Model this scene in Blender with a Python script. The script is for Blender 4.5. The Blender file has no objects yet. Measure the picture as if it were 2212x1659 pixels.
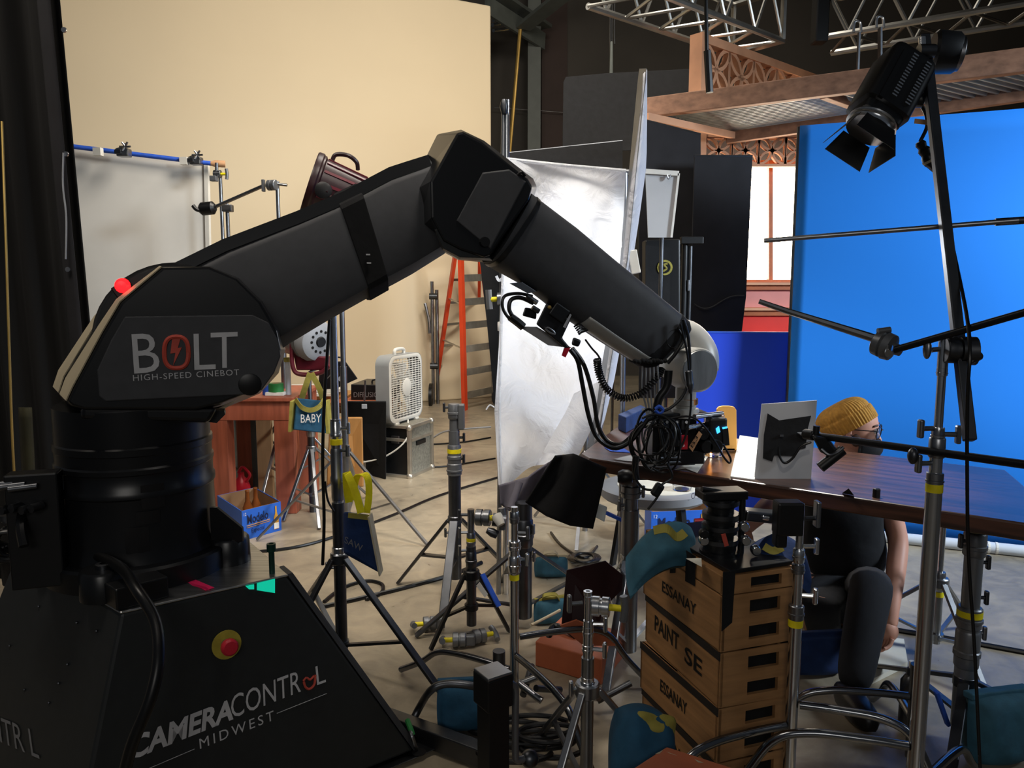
import bpy, bmesh, math, random
from mathutils import Vector as V, Matrix, Quaternion
random.seed(7)
sc = bpy.context.scene
COL = sc.collection
# ------------------------------------------------------------------ camera
F, CX, CY = 1662.0, 1106.0, 829.5
PIT, CAMZ = math.radians(6.85), 1.43
cam = bpy.data.cameras.new('camera'); cam.sensor_fit = 'HORIZONTAL'; cam.sensor_width = 36
cam.lens = F / 2212 * 36; cam.clip_start = .02
co = bpy.data.objects.new('camera', cam); COL.objects.link(co)
co.location = (0, 0, CAMZ); co.rotation_euler = (math.pi / 2 - PIT, 0, 0); sc.camera = co
# ------------------------------------------------------------------ world and lights
sc.view_settings.view_transform = 'Standard'; sc.view_settings.look = 'None'
sc.view_settings.gamma = 1; sc.view_settings.use_curve_mapping = False; sc.view_settings.exposure = 0.0
w = bpy.data.worlds.new('world'); sc.world = w; w.use_nodes = True
w.node_tree.nodes['Background'].inputs[0].default_value = (.75, .85, 1, 1)
w.node_tree.nodes['Background'].inputs[1].default_value = .05

def aim(o, tgt):
    o.rotation_euler = (V(tgt) - o.location).to_track_quat('-Z', 'Y').to_euler()
def area(name, loc, tgt, power, col, sx, sy=None, spread=180):
    l = bpy.data.lights.new(name, 'AREA'); l.energy = power; l.color = col
    l.shape = 'RECTANGLE'; l.size = sx; l.size_y = sy or sx; l.spread = math.radians(spread)
    o = bpy.data.objects.new(name, l); COL.objects.link(o); o.location = loc; aim(o, tgt); return o
def spot(name, loc, tgt, power, col, ang, r=.05, blend=.4):
    l = bpy.data.lights.new(name, 'SPOT'); l.energy = power; l.color = col
    l.spot_size = math.radians(ang); l.spot_blend = blend; l.shadow_soft_size = r
    o = bpy.data.objects.new(name, l); COL.objects.link(o); o.location = loc; aim(o, tgt); return o
# stage lamps, mostly out of view, some of them added fills
area('wall_wash_lamp', (1.0, 5.8, 5.4), (-.9, 9.9, 2.2), 125, (1, .93, .82), 1.2, 1.2)
area('left_wall_fill', (-.5, 5.0, 3.9), (-2.0, 9.2, .9), 110, (1, .93, .82), 1.4, 1.0)  # added fill, evens out the left of the cream wall
area('left_floor_fill', (-2.4, 2.0, 4.9), (-.8, 4.2, .0), 19, (1, .9, .78), 1.6, .8, 80)  # added soft fill for the floor and gear at the left
area('blue_screen_lamp', (5.0, 1.9, 3.0), (2.2, 4.35, 1.2), 76, (.76, .88, 1), .9, .9, 70)
area('front_fill', (-.3, -3.0, 2.9), (-.4, 2.4, 1.3), 30, (1, .96, .9), 2.0, 1.0)  # added fill behind the camera, lifts the dark foreground
spot('silk_lamp', (.40, 4.22, 1.66), (.26, 3.4, 1.34), 66, (.93, .96, 1), 88, .10, 1.0)
spot('table_key_lamp', (.85, 3.75, 3.35), (.95, 2.62, .82), 420, (1, .95, .86), 24, .08, .45)
area('work_light', (.35, 2.0, 4.6), (-.6, 4.2, .3), 17, (1, .92, .82), .8, .8, 56)
area('back_work_light', (3.0, 8.0, 5.2), (1.5, 9.5, 2.0), 28, (1, .9, .75), 1.5, 1.0)

# ------------------------------------------------------------------ pixel helpers: turn a place seen in the picture plus a real distance into a point
CAM = V((0, 0, CAMZ))
def ray(px, py):
    u, v = (px - CX) / F, (CY - py) / F
    return V((u, math.cos(PIT) + v * math.sin(PIT), -math.sin(PIT) + v * math.cos(PIT)))
def P(px, py, Y):
    r = ray(px, py); return CAM + r * (Y / r.y)
def PZ(px, py, z):
    r = ray(px, py); return CAM + r * ((z - CAMZ) / r.z)
def PP(px, py, pt, n):
    r = ray(px, py); return CAM + r * ((V(pt) - CAM).dot(n) / r.dot(n))
def zz(row, Y): return P(CX, row, Y).z
def xx(px, row, Y): return P(px, row, Y).x
def mpx(n, Y): return n * Y / F          # n pixels at distance Y in metres

# ------------------------------------------------------------------ materials
def lin(c): return tuple(((x / 255) / 12.92 if x / 255 <= .04045 else ((x / 255 + .055) / 1.055) ** 2.4) for x in c)
MATS = {}
def mat(name, rgb, rough=.5, metal=0., var=.12, scale=9., bump=0., spec=.5, coat=0., stretch=None, detail=4., emit=None, es=1., trans=0., ior=1.45, sheen=0.):
    m = bpy.data.materials.new(name); m.use_nodes = True; nt = m.node_tree; b = nt.nodes['Principled BSDF']
    c = lin(rgb)
    tc = nt.nodes.new('ShaderNodeTexCoord'); nz = nt.nodes.new('ShaderNodeTexNoise'); rp = nt.nodes.new('ShaderNodeValToRGB')
    nz.inputs['Scale'].default_value = scale; nz.inputs['Detail'].default_value = detail
    src = tc.outputs['Object']
    if stretch:
        mp = nt.nodes.new('ShaderNodeMapping'); mp.inputs['Scale'].default_value = stretch; nt.links.new(src, mp.inputs[0]); src = mp.outputs[0]
    nt.links.new(src, nz.inputs['Vector']); nt.links.new(nz.outputs['Fac'], rp.inputs[0]); nt.links.new(rp.outputs[0], b.inputs['Base Color'])
    e = rp.color_ramp.elements; e[0].position = .3; e[1].position = .7
    e[0].color = (*[max(0, x * (1 - var)) for x in c], 1); e[1].color = (*[min(1, x * (1 + var)) for x in c], 1)
    b.inputs['Roughness'].default_value = rough; b.inputs['Metallic'].default_value = metal
    b.inputs['Specular IOR Level'].default_value = spec; b.inputs['Coat Weight'].default_value = coat
    b.inputs['Transmission Weight'].default_value = trans; b.inputs['IOR'].default_value = ior
    b.inputs['Sheen Weight'].default_value = sheen
    if emit: b.inputs['Emission Color'].default_value = (*lin(emit), 1); b.inputs['Emission Strength'].default_value = es
    if bump:
        bp = nt.nodes.new('ShaderNodeBump'); bp.inputs['Strength'].default_value = bump; bp.inputs['Distance'].default_value = .01
        nt.links.new(nz.outputs['Fac'], bp.inputs['Height']); nt.links.new(bp.outputs[0], b.inputs['Normal'])
    MATS[name] = m; return m
def node_mat(name):
    m = bpy.data.materials.new(name); m.use_nodes = True; MATS[name] = m
    return m, m.node_tree, m.node_tree.nodes['Principled BSDF']

mat('black_paint', (17, 18, 20), .38, 0, .1, 5)
mat('robot_black', (20, 21, 23), .30, 0, .1, 3)
mat('beige_reflection', (196, 182, 152), .45, 0, .06, 8)
mat('robot_cover', (60, 61, 64), .62, 0, .1, 30)
mat('robot_panel', (35, 38, 39), .5, 0, .1, 30)
mat('black_plastic', (16, 16, 18), .42, 0, .15, 14)
mat('black_rubber', (15, 15, 16), .36, 0, .2, 14)
mat('black_cloth', (15, 15, 17), .9, 0, .3, 18, .3)
mat('drape', (13, 12, 11), .95, 0, .35, 4, .2, stretch=(6, 6, .4))
mat('olive_dark', (38, 35, 12), .9, 0, .2, 10)
mat('grey_cloth', (96, 92, 102), .9, 0, .12, 10, .2)
mat('green_lit_bolt', (24, 62, 52), .4, .4, .1, 10)  # green light falling on the bolt, put into its colour
mat('duvetyne', (34, 33, 36), .95, 0, .2, 6, .2)
mat('dimmed_leg_chrome', (128, 130, 134), .2, 1, .1, 6)  # chrome darkened to stand for the dark surroundings it mirrors
mat('chrome', (215, 217, 220), .24, 1, .06, 6)
mat('steel', (150, 152, 156), .34, 1, .2, 9)
mat('dark_steel', (92, 94, 98), .38, 1, .25, 9)
mat('grey_metal', (120, 122, 125), .4, .6, .15, 9)
mat('brushed_aluminium', (185, 186, 186), .34, 1, .22, 6, stretch=(1, 14, 1))
mat('letter_grey', (196, 196, 198), .6, 0, .08, 30)
mat('letter_dim', (120, 120, 122), .6, 0, .1, 30)
mat('letter_red', (196, 78, 62), .6, 0, .08, 30)
mat('letter_white', (235, 232, 225), .6, 0, .05, 30)
mat('ink_black', (16, 15, 14), .7, 0, .2, 20)
mat('ink_navy', (14, 22, 60), .6, 0, .2, 20)
mat('tape_pink', (228, 30, 92), .5, 0, .1, 30)
mat('tape_yellow', (232, 214, 20), .55, 0, .12, 30)
mat('tape_blue', (42, 86, 190), .55, 0, .12, 30)
mat('estop_red', (205, 40, 58), .35, 0, .06, 20)
mat('estop_yellow', (176, 160, 60), .5, 0, .15, 40)
mat('maroon_paint', (92, 28, 38), .35, 0, .15, 8)
mat('maroon_dark', (40, 14, 18), .4, 0, .15, 8)
mat('orange_fibreglass', (214, 70, 34), .45, 0, .1, 6)
mat('ladder_aluminium', (190, 184, 172), .35, .8, .15, 10)
mat('sandbag_blue', (30, 76, 104), .85, 0, .2, 24, .3)
mat('sandbag_teal', (46, 90, 108), .8, 0, .2, 24, .3)
mat('bag_navy', (20, 46, 92), .85, 0, .2, 24, .3)
mat('strap_yellow', (250, 232, 22), .75, 0, .12, 30, .2)
mat('strap_olive', (150, 140, 62), .8, 0, .15, 30, .2)
mat('strap_cream', (190, 178, 150), .8, 0, .12, 30, .2)
mat('white_plastic', (222, 218, 208), .45, 0, .06, 8)
mat('fan_grey', (150, 152, 152), .5, 0, .06, 8)
mat('foam_white', (206, 202, 194), .7, 0, .04, 4)
mat('card_grey', (172, 172, 174), .75, 0, .05, 5)
mat('white_card', (250, 250, 248), .7, 0, .02, 5)
mat('paper', (225, 220, 205), .8, 0, .06, 10)
mat('cardboard', (150, 116, 84), .85, 0, .12, 12)
mat('beer_box_blue', (36, 96, 196), .5, 0, .08, 6)
mat('gold_ink', (206, 150, 50), .5, 0, .1, 20)
mat('apple_box_wood', (166, 122, 78), .55, 0, .22, 5, .1, stretch=(1, 1, 9))
mat('apple_box_dark', (34, 30, 28), .6, 0, .2, 6)
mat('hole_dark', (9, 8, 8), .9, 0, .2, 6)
mat('console_red', (158, 84, 60), .5, 0, .22, 4, .08, stretch=(8, 8, .8))
mat('plywood', (168, 118, 62), .6, 0, .15, 4, .05, stretch=(6, 6, .8))
mat('board_tan', (150, 112, 74), .7, 0, .15, 5, stretch=(6, 6, .8))
mat('beam_wood', (142, 102, 78), .65, 0, .3, 3, .15, stretch=(2, 8, 8))
mat('fret_wood', (208, 152, 116), .6, 0, .12, 5)
mat('truss_metal', (168, 166, 160), .35, .9, .15, 6)
mat('set_pink', (222, 140, 128), .6, 0, .06, 5)
mat('set_red', (226, 40, 22), .55, 0, .06, 5)
mat('set_trim', (176, 92, 40), .5, 0, .12, 8)
mat('pvc', (196, 200, 206), .4, 0, .06, 6)
mat('skin', (205, 150, 128), .5, 0, .08, 12)
mat('shirt_black', (20, 21, 25), .9, 0, .2, 18, .2)
mat('trousers_dark', (22, 23, 28), .9, 0, .2, 18, .2)
mat('beanie_ochre', (176, 128, 54), .9, 0, .2, 60, .3)
mat('glasses_frame', (20, 16, 22), .3, 0, .1, 10)
mat('beard', (84, 62, 50), .8, 0, .2, 40, .3)
mat('robot_wrist', (168, 166, 160), .42, .2, .06, 6)
mat('copper', (190, 130, 80), .3, 1, .1, 10)
mat('amber_card', (240, 178, 88), .6, 0, .06, 6)
mat('blue_display', (20, 60, 120), .3, emit=(60, 170, 255), es=2.2)
mat('green_glow', (20, 160, 140), .4, emit=(20, 235, 190), es=.55)
mat('red_led', (200, 10, 10), .3, emit=(255, 16, 20), es=5)
mat('green_tape', (40, 122, 60), .5, 0, .1, 20)
mat('bottle_brown', (150, 84, 40), .15, 0, .1, 10, trans=.4)
mat('crate_orange', (176, 96, 62), .6, 0, .22, 7, .1)
mat('red_can', (190, 24, 44), .4, 0, .08, 10)
mat('grey_plastic', (150, 152, 156), .5, 0, .08, 8)
mat('case_laminate', (120, 116, 104), .55, 0, .3, 60)
mat('pillar_grey', (76, 80, 76), .6, 0, .15, 5)
mat('brown_panel', (50, 38, 34), .8, 0, .2, 2)
mat('brass', (206, 170, 96), .35, .8, .1, 10)
mat('kraft', (196, 150, 110), .7, 0, .1, 10)
mat('teal_white', (200, 210, 210), .7, 0, .1, 10)

# floor: worn painted stage floor
m, nt, b = node_mat('stage_floor')
tc = nt.nodes.new('ShaderNodeTexCoord'); n1 = nt.nodes.new('ShaderNodeTexNoise'); n1.inputs['Scale'].default_value = .9; n1.inputs['Detail'].default_value = 8; n1.inputs['Roughness'].default_value = .65
n2 = nt.nodes.new('ShaderNodeTexNoise'); n2.inputs['Scale'].default_value = 7; n2.inputs['Detail'].default_value = 6; n2.inputs['Distortion'].default_value = 1.6
mx = nt.nodes.new('ShaderNodeMath'); mx.operation = 'MULTIPLY_ADD'; mx.inputs[1].default_value = .45
rp = nt.nodes.new('ShaderNodeValToRGB'); e = rp.color_ramp.elements
e[0].position = .45; e[1].position = .95; e[0].color = (*lin((104, 96, 84)), 1); e[1].color = (*lin((180, 165, 140)), 1)
nt.links.new(tc.outputs['Object'], n1.inputs['Vector']); nt.links.new(tc.outputs['Object'], n2.inputs['Vector'])
nt.links.new(n2.outputs['Fac'], mx.inputs[0]); nt.links.new(n1.outputs['Fac'], mx.inputs[2]); nt.links.new(mx.outputs[0], rp.inputs[0]); nt.links.new(rp.outputs[0], b.inputs['Base Color'])
rr = nt.nodes.new('ShaderNodeMapRange'); rr.inputs['To Min'].default_value = .2; rr.inputs['To Max'].default_value = .46
nt.links.new(n2.outputs['Fac'], rr.inputs['Value']); nt.links.new(rr.outputs[0], b.inputs['Roughness'])
bp = nt.nodes.new('ShaderNodeBump'); bp.inputs['Strength'].default_value = .4; bp.inputs['Distance'].default_value = .006
nt.links.new(n2.outputs['Fac'], bp.inputs['Height']); nt.links.new(bp.outputs[0], b.inputs['Normal'])
mat('cream_wall', (226, 208, 176), .8, 0, .025, .6)
mat('dark_wall', (58, 54, 49), .85, 0, .2, .8)
mat('blue_screen', (20, 124, 222), .8, 0, .03, .8)
mat('blue_flat', (30, 66, 196), .85, 0, .04, .8)
# walnut table
m, nt, b = node_mat('walnut')
tc = nt.nodes.new('ShaderNodeTexCoord'); mp = nt.nodes.new('ShaderNodeMapping'); mp.inputs['Rotation'].default_value = (0, 0, math.radians(36)); 
mp2 = nt.nodes.new('ShaderNodeMapping'); mp2.inputs['Scale'].default_value = (1.2, 22, 22)
nz = nt.nodes.new('ShaderNodeTexNoise'); nz.inputs['Scale'].default_value = 2.2; nz.inputs['Detail'].default_value = 7; nz.inputs['Distortion'].default_value = .6
rp = nt.nodes.new('ShaderNodeValToRGB'); e = rp.color_ramp.elements; e[0].position = .35; e[1].position = .7
e[0].color = (*lin((46, 30, 24)), 1); e[1].color = (*lin((98, 62, 46)), 1)
nt.links.new(tc.outputs['Object'], mp.inputs[0]); nt.links.new(mp.outputs[0], mp2.inputs[0]); nt.links.new(mp2.outputs[0], nz.inputs['Vector'])
nt.links.new(nz.outputs['Fac'], rp.inputs[0]); nt.links.new(rp.outputs[0], b.inputs['Base Color']); b.inputs['Roughness'].default_value = .34; b.inputs['Coat Weight'].default_value = .5; b.inputs['Coat Roughness'].default_value = .3
# translucent silk
def silk(name, rgb, tr):
    m, nt, b = node_mat(name); b.inputs['Base Color'].default_value = (*lin(rgb), 1); b.inputs['Roughness'].default_value = .8
    t = nt.nodes.new('ShaderNodeBsdfTranslucent'); t.inputs['Color'].default_value = (*lin(rgb), 1)
    ms = nt.nodes.new('ShaderNodeMixShader'); ms.inputs[0].default_value = tr
    nz = nt.nodes.new('ShaderNodeTexNoise'); nz.inputs['Scale'].default_value = 7; nz.inputs['Detail'].default_value = 6; nz.inputs['Distortion'].default_value = 2.0
    bp = nt.nodes.new('ShaderNodeBump'); bp.inputs['Strength'].default_value = .5; bp.inputs['Distance'].default_value = .045
    tc = nt.nodes.new('ShaderNodeTexCoord'); nt.links.new(tc.outputs['Object'], nz.inputs['Vector'])
    nt.links.new(nz.outputs['Fac'], bp.inputs['Height']); nt.links.new(bp.outputs[0], b.inputs['Normal']); nt.links.new(bp.outputs[0], t.inputs['Normal'])
    out = nt.nodes['Material Output']; nt.links.new(b.outputs[0], ms.inputs[1]); nt.links.new(t.outputs[0], ms.inputs[2]); nt.links.new(ms.outputs[0], out.inputs[0])
silk('silk', (242, 244, 248), .5)
silk('frame_cloth', (235, 236, 242), .35)
# glass and beer, corrugated roofing
mat('glass', (250, 250, 250), .03, 0, .01, 5, trans=1., ior=1.45)
mat('beer', (240, 150, 20), .05, 0, .02, 5, trans=.85, ior=1.33)
mat('lens_glass', (220, 230, 235), .05, 0, .01, 5, trans=.95, ior=1.1)
mat('corrugated', (196, 200, 202), .32, .6, .12, 5)
mat('window_lit', (255, 236, 200), .6, emit=(255, 240, 214), es=14)

# ------------------------------------------------------------------ geometry helpers
def basis(a, b):
    z = (b - a).normalized(); h = V((0, 0, 1)) if abs(z.z) < .92 else V((0, 1, 0))
    x = h.cross(z).normalized(); return x, z.cross(x), z
def smooth_path(pts, k=6):
    pts = [V(p) for p in pts]
    if len(pts) < 3: return pts
    out = []
    for i in range(len(pts) - 1):
        p0 = pts[max(i - 1, 0)]; p1 = pts[i]; p2 = pts[i + 1]; p3 = pts[min(i + 2, len(pts) - 1)]
        for j in range(k):
            t = j / k
            out.append(.5 * ((2 * p1) + (p2 - p0) * t + (2 * p0 - 5 * p1 + 4 * p2 - p3) * t * t + (3 * p1 - p0 - 3 * p2 + p3) * t ** 3))
    out.append(pts[-1]); return out
class MB:
    def __init__(s): s.v = []; s.f = []
    def add(s, vs, fs):
        o = len(s.v); s.v += [V(p) for p in vs]; s.f += [tuple(i + o for i in f) for f in fs]; return s
    def hexa(s, q0, q1):          # two quads, bottom and top
        return s.add(list(q0) + list(q1), [(3, 2, 1, 0), (4, 5, 6, 7), (0, 1, 5, 4), (1, 2, 6, 5), (2, 3, 7, 6), (3, 0, 4, 7)])
    def box(s, c, size, x=(1, 0, 0), y=(0, 1, 0)):
        c = V(c); x = V(x).normalized(); y = V(y).normalized(); z = x.cross(y).normalized(); y = z.cross(x)
        hx, hy, hz = x * size[0] / 2, y * size[1] / 2, z * size[2] / 2
        q = [c - hx - hy - hz, c + hx - hy - hz, c + hx + hy - hz, c - hx + hy - hz]
        return s.hexa(q, [p + 2 * hz for p in q])
    def bar(s, a, b, w, t, up=(0, 0, 1)):   # flat bar from a to b
        a = V(a); b = V(b); z = (b - a); L = z.length; z.normalize(); x = V(up).cross(z)
        if x.length < 1e-4: x = V((1, 0, 0)).cross(z)
        return s.box((a + b) / 2, (w, t, L), x.normalized(), z.cross(x.normalized()))
    def loft(s, rings, cap=True, closed=False):
        n = len(rings[0]); vs = [p for r in rings for p in r]; fs = []
        m = len(rings)
        for i in range(m if closed else m - 1):
            j = (i + 1) % m
            for k in range(n): fs.append((i * n + k, i * n + (k + 1) % n, j * n + (k + 1) % n, j * n + k))
        if cap and not closed: fs.append(tuple(range(n - 1, -1, -1))); fs.append(tuple(range((m - 1) * n, m * n)))
        return s.add(vs, fs)
    def prism(s, poly, vec):
        vec = V(vec); return s.loft([[V(p) for p in poly], [V(p) + vec for p in poly]])
    def cyl(s, a, b, r, r2=None, n=14):
        a = V(a); b = V(b); return s.lathe(a, b - a, [(0, r), (1, r if r2 is None else r2)], n)
    def lathe(s, a, axis, prof, n=18):   # profile (t along axis, radius)
        a = V(a); axis = V(axis); x, y, z = basis(a, a + axis); rings = []
        for t, r in prof:
            c = a + axis * t; rings.append([c + (x * math.cos(q) + y * math.sin(q)) * max(r, 1e-5) for q in [2 * math.pi * k / n for k in range(n)]])
        return s.loft(rings)
    def tube(s, pts, r, n=8, k=6, sm=True):
        pts = smooth_path(pts, k) if sm else [V(p) for p in pts]; rings = []; x = None
        for i, p in enumerate(pts):
            a = pts[max(i - 1, 0)]; b = pts[min(i + 1, len(pts) - 1)]; z = (b - a)
            if z.length < 1e-9: continue
            z.normalize()
            if x is None: x, _, _ = basis(a, b)
            x = (x - z * x.dot(z)); x.normalize(); y = z.cross(x)
            rr = r if not callable(r) else r(i / (len(pts) - 1))
            rings.append([p + (x * math.cos(q) + y * math.sin(q)) * rr for q in [2 * math.pi * j / n for j in range(n)]])
        return s.loft(rings)
    def ball(s, c, r, n=14, m=8, sq=None):
        c = V(c); r = r if isinstance(r, (tuple, list, V)) else (r, r, r); rings = []
        for i in range(m + 1):
            ph = -math.pi / 2 + math.pi * i / m; ce, se = math.cos(ph), math.sin(ph)
            ring = []
            for k in range(n):
                q = 2 * math.pi * k / n; cq, sq_ = math.cos(q), math.sin(q)
                f = (lambda t: math.copysign(abs(t) ** sq, t)) if sq else (lambda t: t)
                ring.append(c + V((r[0] * f(ce) * f(cq), r[1] * f(ce) * f(sq_), r[2] * f(se))))
            rings.append(ring)
        return s.loft(rings)
    def grid(s, fn, nu, nv, thick=None):
        vs = [fn(i / nu, j / nv) for j in range(nv + 1) for i in range(nu + 1)]
        fs = [(j * (nu + 1) + i, j * (nu + 1) + i + 1, (j + 1) * (nu + 1) + i + 1, (j + 1) * (nu + 1) + i) for j in range(nv) for i in range(nu)]
        return s.add(vs, fs)
    def build(s, name, material, parent=None, smooth=False, bevel=0, solid=0, sub=0, kind=None, label=None):
        off = root_of(parent).location.copy() if parent else V((0, 0, 0))
        me = bpy.data.meshes.new(name)
        me.from_pydata([tuple(p - off) for p in s.v], [], s.f); me.validate(); me.update()
        bm = bmesh.new(); bm.from_mesh(me); bmesh.ops.recalc_face_normals(bm, faces=bm.faces); bm.to_mesh(me); bm.free()
        me.materials.append(MATS[material] if isinstance(material, str) else material)
        o = bpy.data.objects.new(name, me); COL.objects.link(o)
        if parent: o.parent = parent
        if solid:
            md = o.modifiers.new('solid', 'SOLIDIFY'); md.thickness = solid; md.offset = 0
        if bevel:
            md = o.modifiers.new('bevel', 'BEVEL'); md.width = bevel; md.segments = 2; md.limit_method = 'ANGLE'; md.angle_limit = math.radians(40)
        if sub:
            md = o.modifiers.new('sub', 'SUBSURF'); md.levels = sub; md.render_levels = sub
        if smooth:
            me.polygons.foreach_set('use_smooth', [True] * len(me.polygons))
            if smooth != 'all':
                try: me.set_sharp_from_angle(angle=math.radians(38))
                except Exception: pass
        if kind: o['kind'] = kind
        if label: o['label'] = label
        return o
def root_of(o):
    while o.parent: o = o.parent
    return o
def thing(name, label, cat, loc=(0, 0, 0), group=None):
    o = bpy.data.objects.new(name, None); COL.objects.link(o); o.empty_display_size = .05
    o.location = V(loc); o['label'] = label; o['category'] = cat
    if group: o['group'] = group
    return o
def tag(o, label, cat, group=None):
    o['label'] = label; o['category'] = cat
    if group: o['group'] = group
    return o
def struct(o): o['kind'] = 'structure'; return o
def base(pts):      # footing point of a thing
    pts = [V(p) for p in pts]; return V((sum(p.x for p in pts) / len(pts), sum(p.y for p in pts) / len(pts), min(p.z for p in pts)))
def dup(o, parent=None):
    c = o.copy(); COL.objects.link(c); c.parent = parent
    for ch in list(o.children): dup(ch, c)
    return c
def place(o, loc, rz=0, label=None, rot=None):
    o.location = V(loc); o.rotation_euler = rot if rot else (0, 0, rz)
    if label: o['label'] = label
    return o
def lettering(body, p0, p1, p2, material, parent, name='lettering', bold=0., depth=.0006, shear=0., spacing=1.):
    """text fitted between baseline start p0, baseline end p1 and the cap line above p0 (p2)"""
    cu = bpy.data.curves.new('txt', 'FONT'); cu.body = body; cu.offset = bold; cu.shear = shear; cu.space_character = spacing; cu.resolution_u = 3
    ob = bpy.data.objects.new('txt', cu); COL.objects.link(ob)
    dg = bpy.context.evaluated_depsgraph_get(); me = bpy.data.meshes.new_from_object(ob.evaluated_get(dg))
    bpy.data.objects.remove(ob); p0, p1, p2 = V(p0), V(p1), V(p2)
    xs = [q.co.x for q in me.vertices]; ys = [q.co.y for q in me.vertices]; x0, x1, y1 = min(xs), max(xs), max(ys); y0 = min(0, min(ys)) if body.isupper() else 0
    nrm = (p1 - p0).cross(p2 - p0).normalized() * depth
    mb = MB(); mb.add([p0 + (p1 - p0) * ((q.co.x - x0) / (x1 - x0)) + (p2 - p0) * ((q.co.y - y0) / (y1 - y0)) + nrm for q in me.vertices], [tuple(f.vertices) for f in me.polygons])
    bpy.data.meshes.remove(me); return mb.build(name, material, parent)

# ================================================================== THE SETTING
struct(MB().box((0, 6, -.05), (22, 20, .1)).build('floor', 'stage_floor'))
# cream painted flat wall, running away to the right
WA = V((-.27, 10.4, 0)); WD = V((-1.93, -1, 0)).normalized(); WN = V((.46, -.888, 0)).normalized()
q = [WA, WA + WD * 8.5, WA + WD * 8.5 - WN * .14, WA - WN * .14]
struct(MB().hexa(q, [p + V((0, 0, 5.08)) for p in q]).build('wall_left', 'cream_wall', bevel=.02))
struct(MB().box((3.5, 13.2, 3.5), (11, .2, 7)).build('wall_back', 'dark_wall'))
struct(MB().box((9.0, 8, 3.5), (.2, 11, 7)).build('wall_right', 'dark_wall'))
struct(MB().box((1.5, 8.0, 7.05), (16, 13, .1)).build('ceiling', 'dark_wall'))
Yb = 13.05
struct(MB().prism([P(1170, -40, Yb), P(1225, -40, Yb), P(1225, 640, Yb), P(1170, 640, Yb)], (0, -.05, 0)).build('trim_1', 'brown_panel'))
a, b_ = P(1152, 700, 12.6), P(1152, -60, 12.6)
t = thing('steel_column', 'grey steel building column behind the cream wall end', 'column', (a.x, 12.6, 0))
MB().box((a.x, 12.6, 3.4), (.06, .18, 6.8)).build('web', 'pillar_grey', t)
for s in (-1, 1): MB().box((a.x, 12.6 + s * .1, 3.4), (.2, .02, 6.8)).build('flange', 'pillar_grey', t)
# roof beams at the top
t = thing('roof_beam', 'dark steel roof beam over the end of the cream wall', 'beam', P(1110, 20, 12.2))
MB().bar(P(1050, -25, 11.4), P(1175, 60, 12.6), .3, .05).build('top_flange', 'pillar_grey', t)
MB().bar(P(1050, 10, 11.4), P(1175, 90, 12.6), .05, .25).build('web', 'pillar_grey', t)
MB().bar(P(1130, 60, 12.0), P(1230, -20, 11.0), .25, .05).build('cross_beam', 'pillar_grey', t)
for k, (r0, c) in enumerate(((36, 1066), (46, 1064), (58, 1066))):
    t = tag(MB().cyl(P(c, r0 + 8, 11.6), P(1125, r0 - 6 + k * 4, 12.2), .025, n=10).build('conduit', 'steel', smooth=True), ['upper', 'middle', 'lowest'][k] + ' of three metal conduits under the roof beam', 'conduit', 'conduits by the cream wall')
tag(MB().tube([P(1124, 58, 12.0), P(1112, 200, 12.0), P(1100, 340, 12.0)], .028, sm=False).build('bamboo_pole', 'brass', smooth=True), 'pale thin pole leaning beside the cream wall end', 'pole')
tag(MB().tube([P(1068, 232, 12.9), P(1180, 240, 12.9), P(1340, 252, 12.9)], .006, sm=False).build('wall_wire', 'steel'), 'thin wire running across the dark back wall', 'wire')
# hanging cables over the black flag
for k, (c, r1) in enumerate(((1319, 120), (1323, 110), (1328, 96))):
    tag(MB().tube([P(c, -30, 8.2), P(c - 1, 60, 8.2), P(c, r1, 8.2)], .009).build('hanging_cable', 'black_rubber', smooth=True), ['left', 'middle', 'right'][k] + ' strand of the three cables hanging above the black flag', 'cable', 'cables hanging above the flag')
tag(MB().tube([P(1321, 90, 8.15), P(1320, 200, 8.15), P(1322, 305, 8.15)], lambda t: .012 + .02 * t).build('cable_connector', 'pillar_grey', smooth=True), 'long grey hanging connector in front of the black flag', 'connector')
tag(MB().tube([P(1524, -30, 4.7), P(1526, 60, 4.7), P(1527, 130, 4.7)], .012).build('drop_cable', 'black_rubber', smooth=True), 'black cable dropping from the truss past the fretwork', 'cable')
tag(MB().tube([P(1528, 110, 4.68), P(1533, 200, 4.68)], .022).build('drop_cable_plug', 'black_plastic', smooth=True), 'black plug on the end of the truss cable by the fretwork', 'plug')

# black flags and cloths in the background
def up_to(p, z): return V((p.x, p.y, z))
def flag(poly, Y, label, name='black_flag', m='black_cloth', rod=True, thick=.015, dY=None):
    pts = [P(x, y, Y + (dY[i] if dY else 0)) for i, (x, y) in enumerate(poly)]
    t = thing(name, label, 'flag', base(pts))
    MB().prism(pts, (0, thick, 0)).build('cloth', m, t, bevel=.004)
    pc = V((sum(p.x for p in pts) / len(pts), pts[0].y + thick + .02, 0)); MB().cyl(pc, up_to(pc, max(p.z for p in pts) - .05), .014, n=8).build('support_pole', 'dark_steel', t, smooth=True)
    if rod: MB().tube([p + V((0, thick / 2, 0)) for p in pts[:2]], .009, sm=False).build('frame_rod', 'dark_steel', t, smooth=True)
    return t
flag([(1217, 178), (1222, 166), (1310, 158), (1520, 147), (1520, 320), (1215, 330)], 7.4, 'large black flag hung high behind the white diffusion frame', rod=False)
flag([(1100, 330), (1345, 304), (1345, 640), (1100, 640)], 6.8, 'low black flag right behind the top of the white silk')
flag([(1380, 256), (1514, 290), (1514, 860), (1380, 860)], 5.5, 'tall black flag under the left end of the awning', m='duvetyne')
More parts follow.
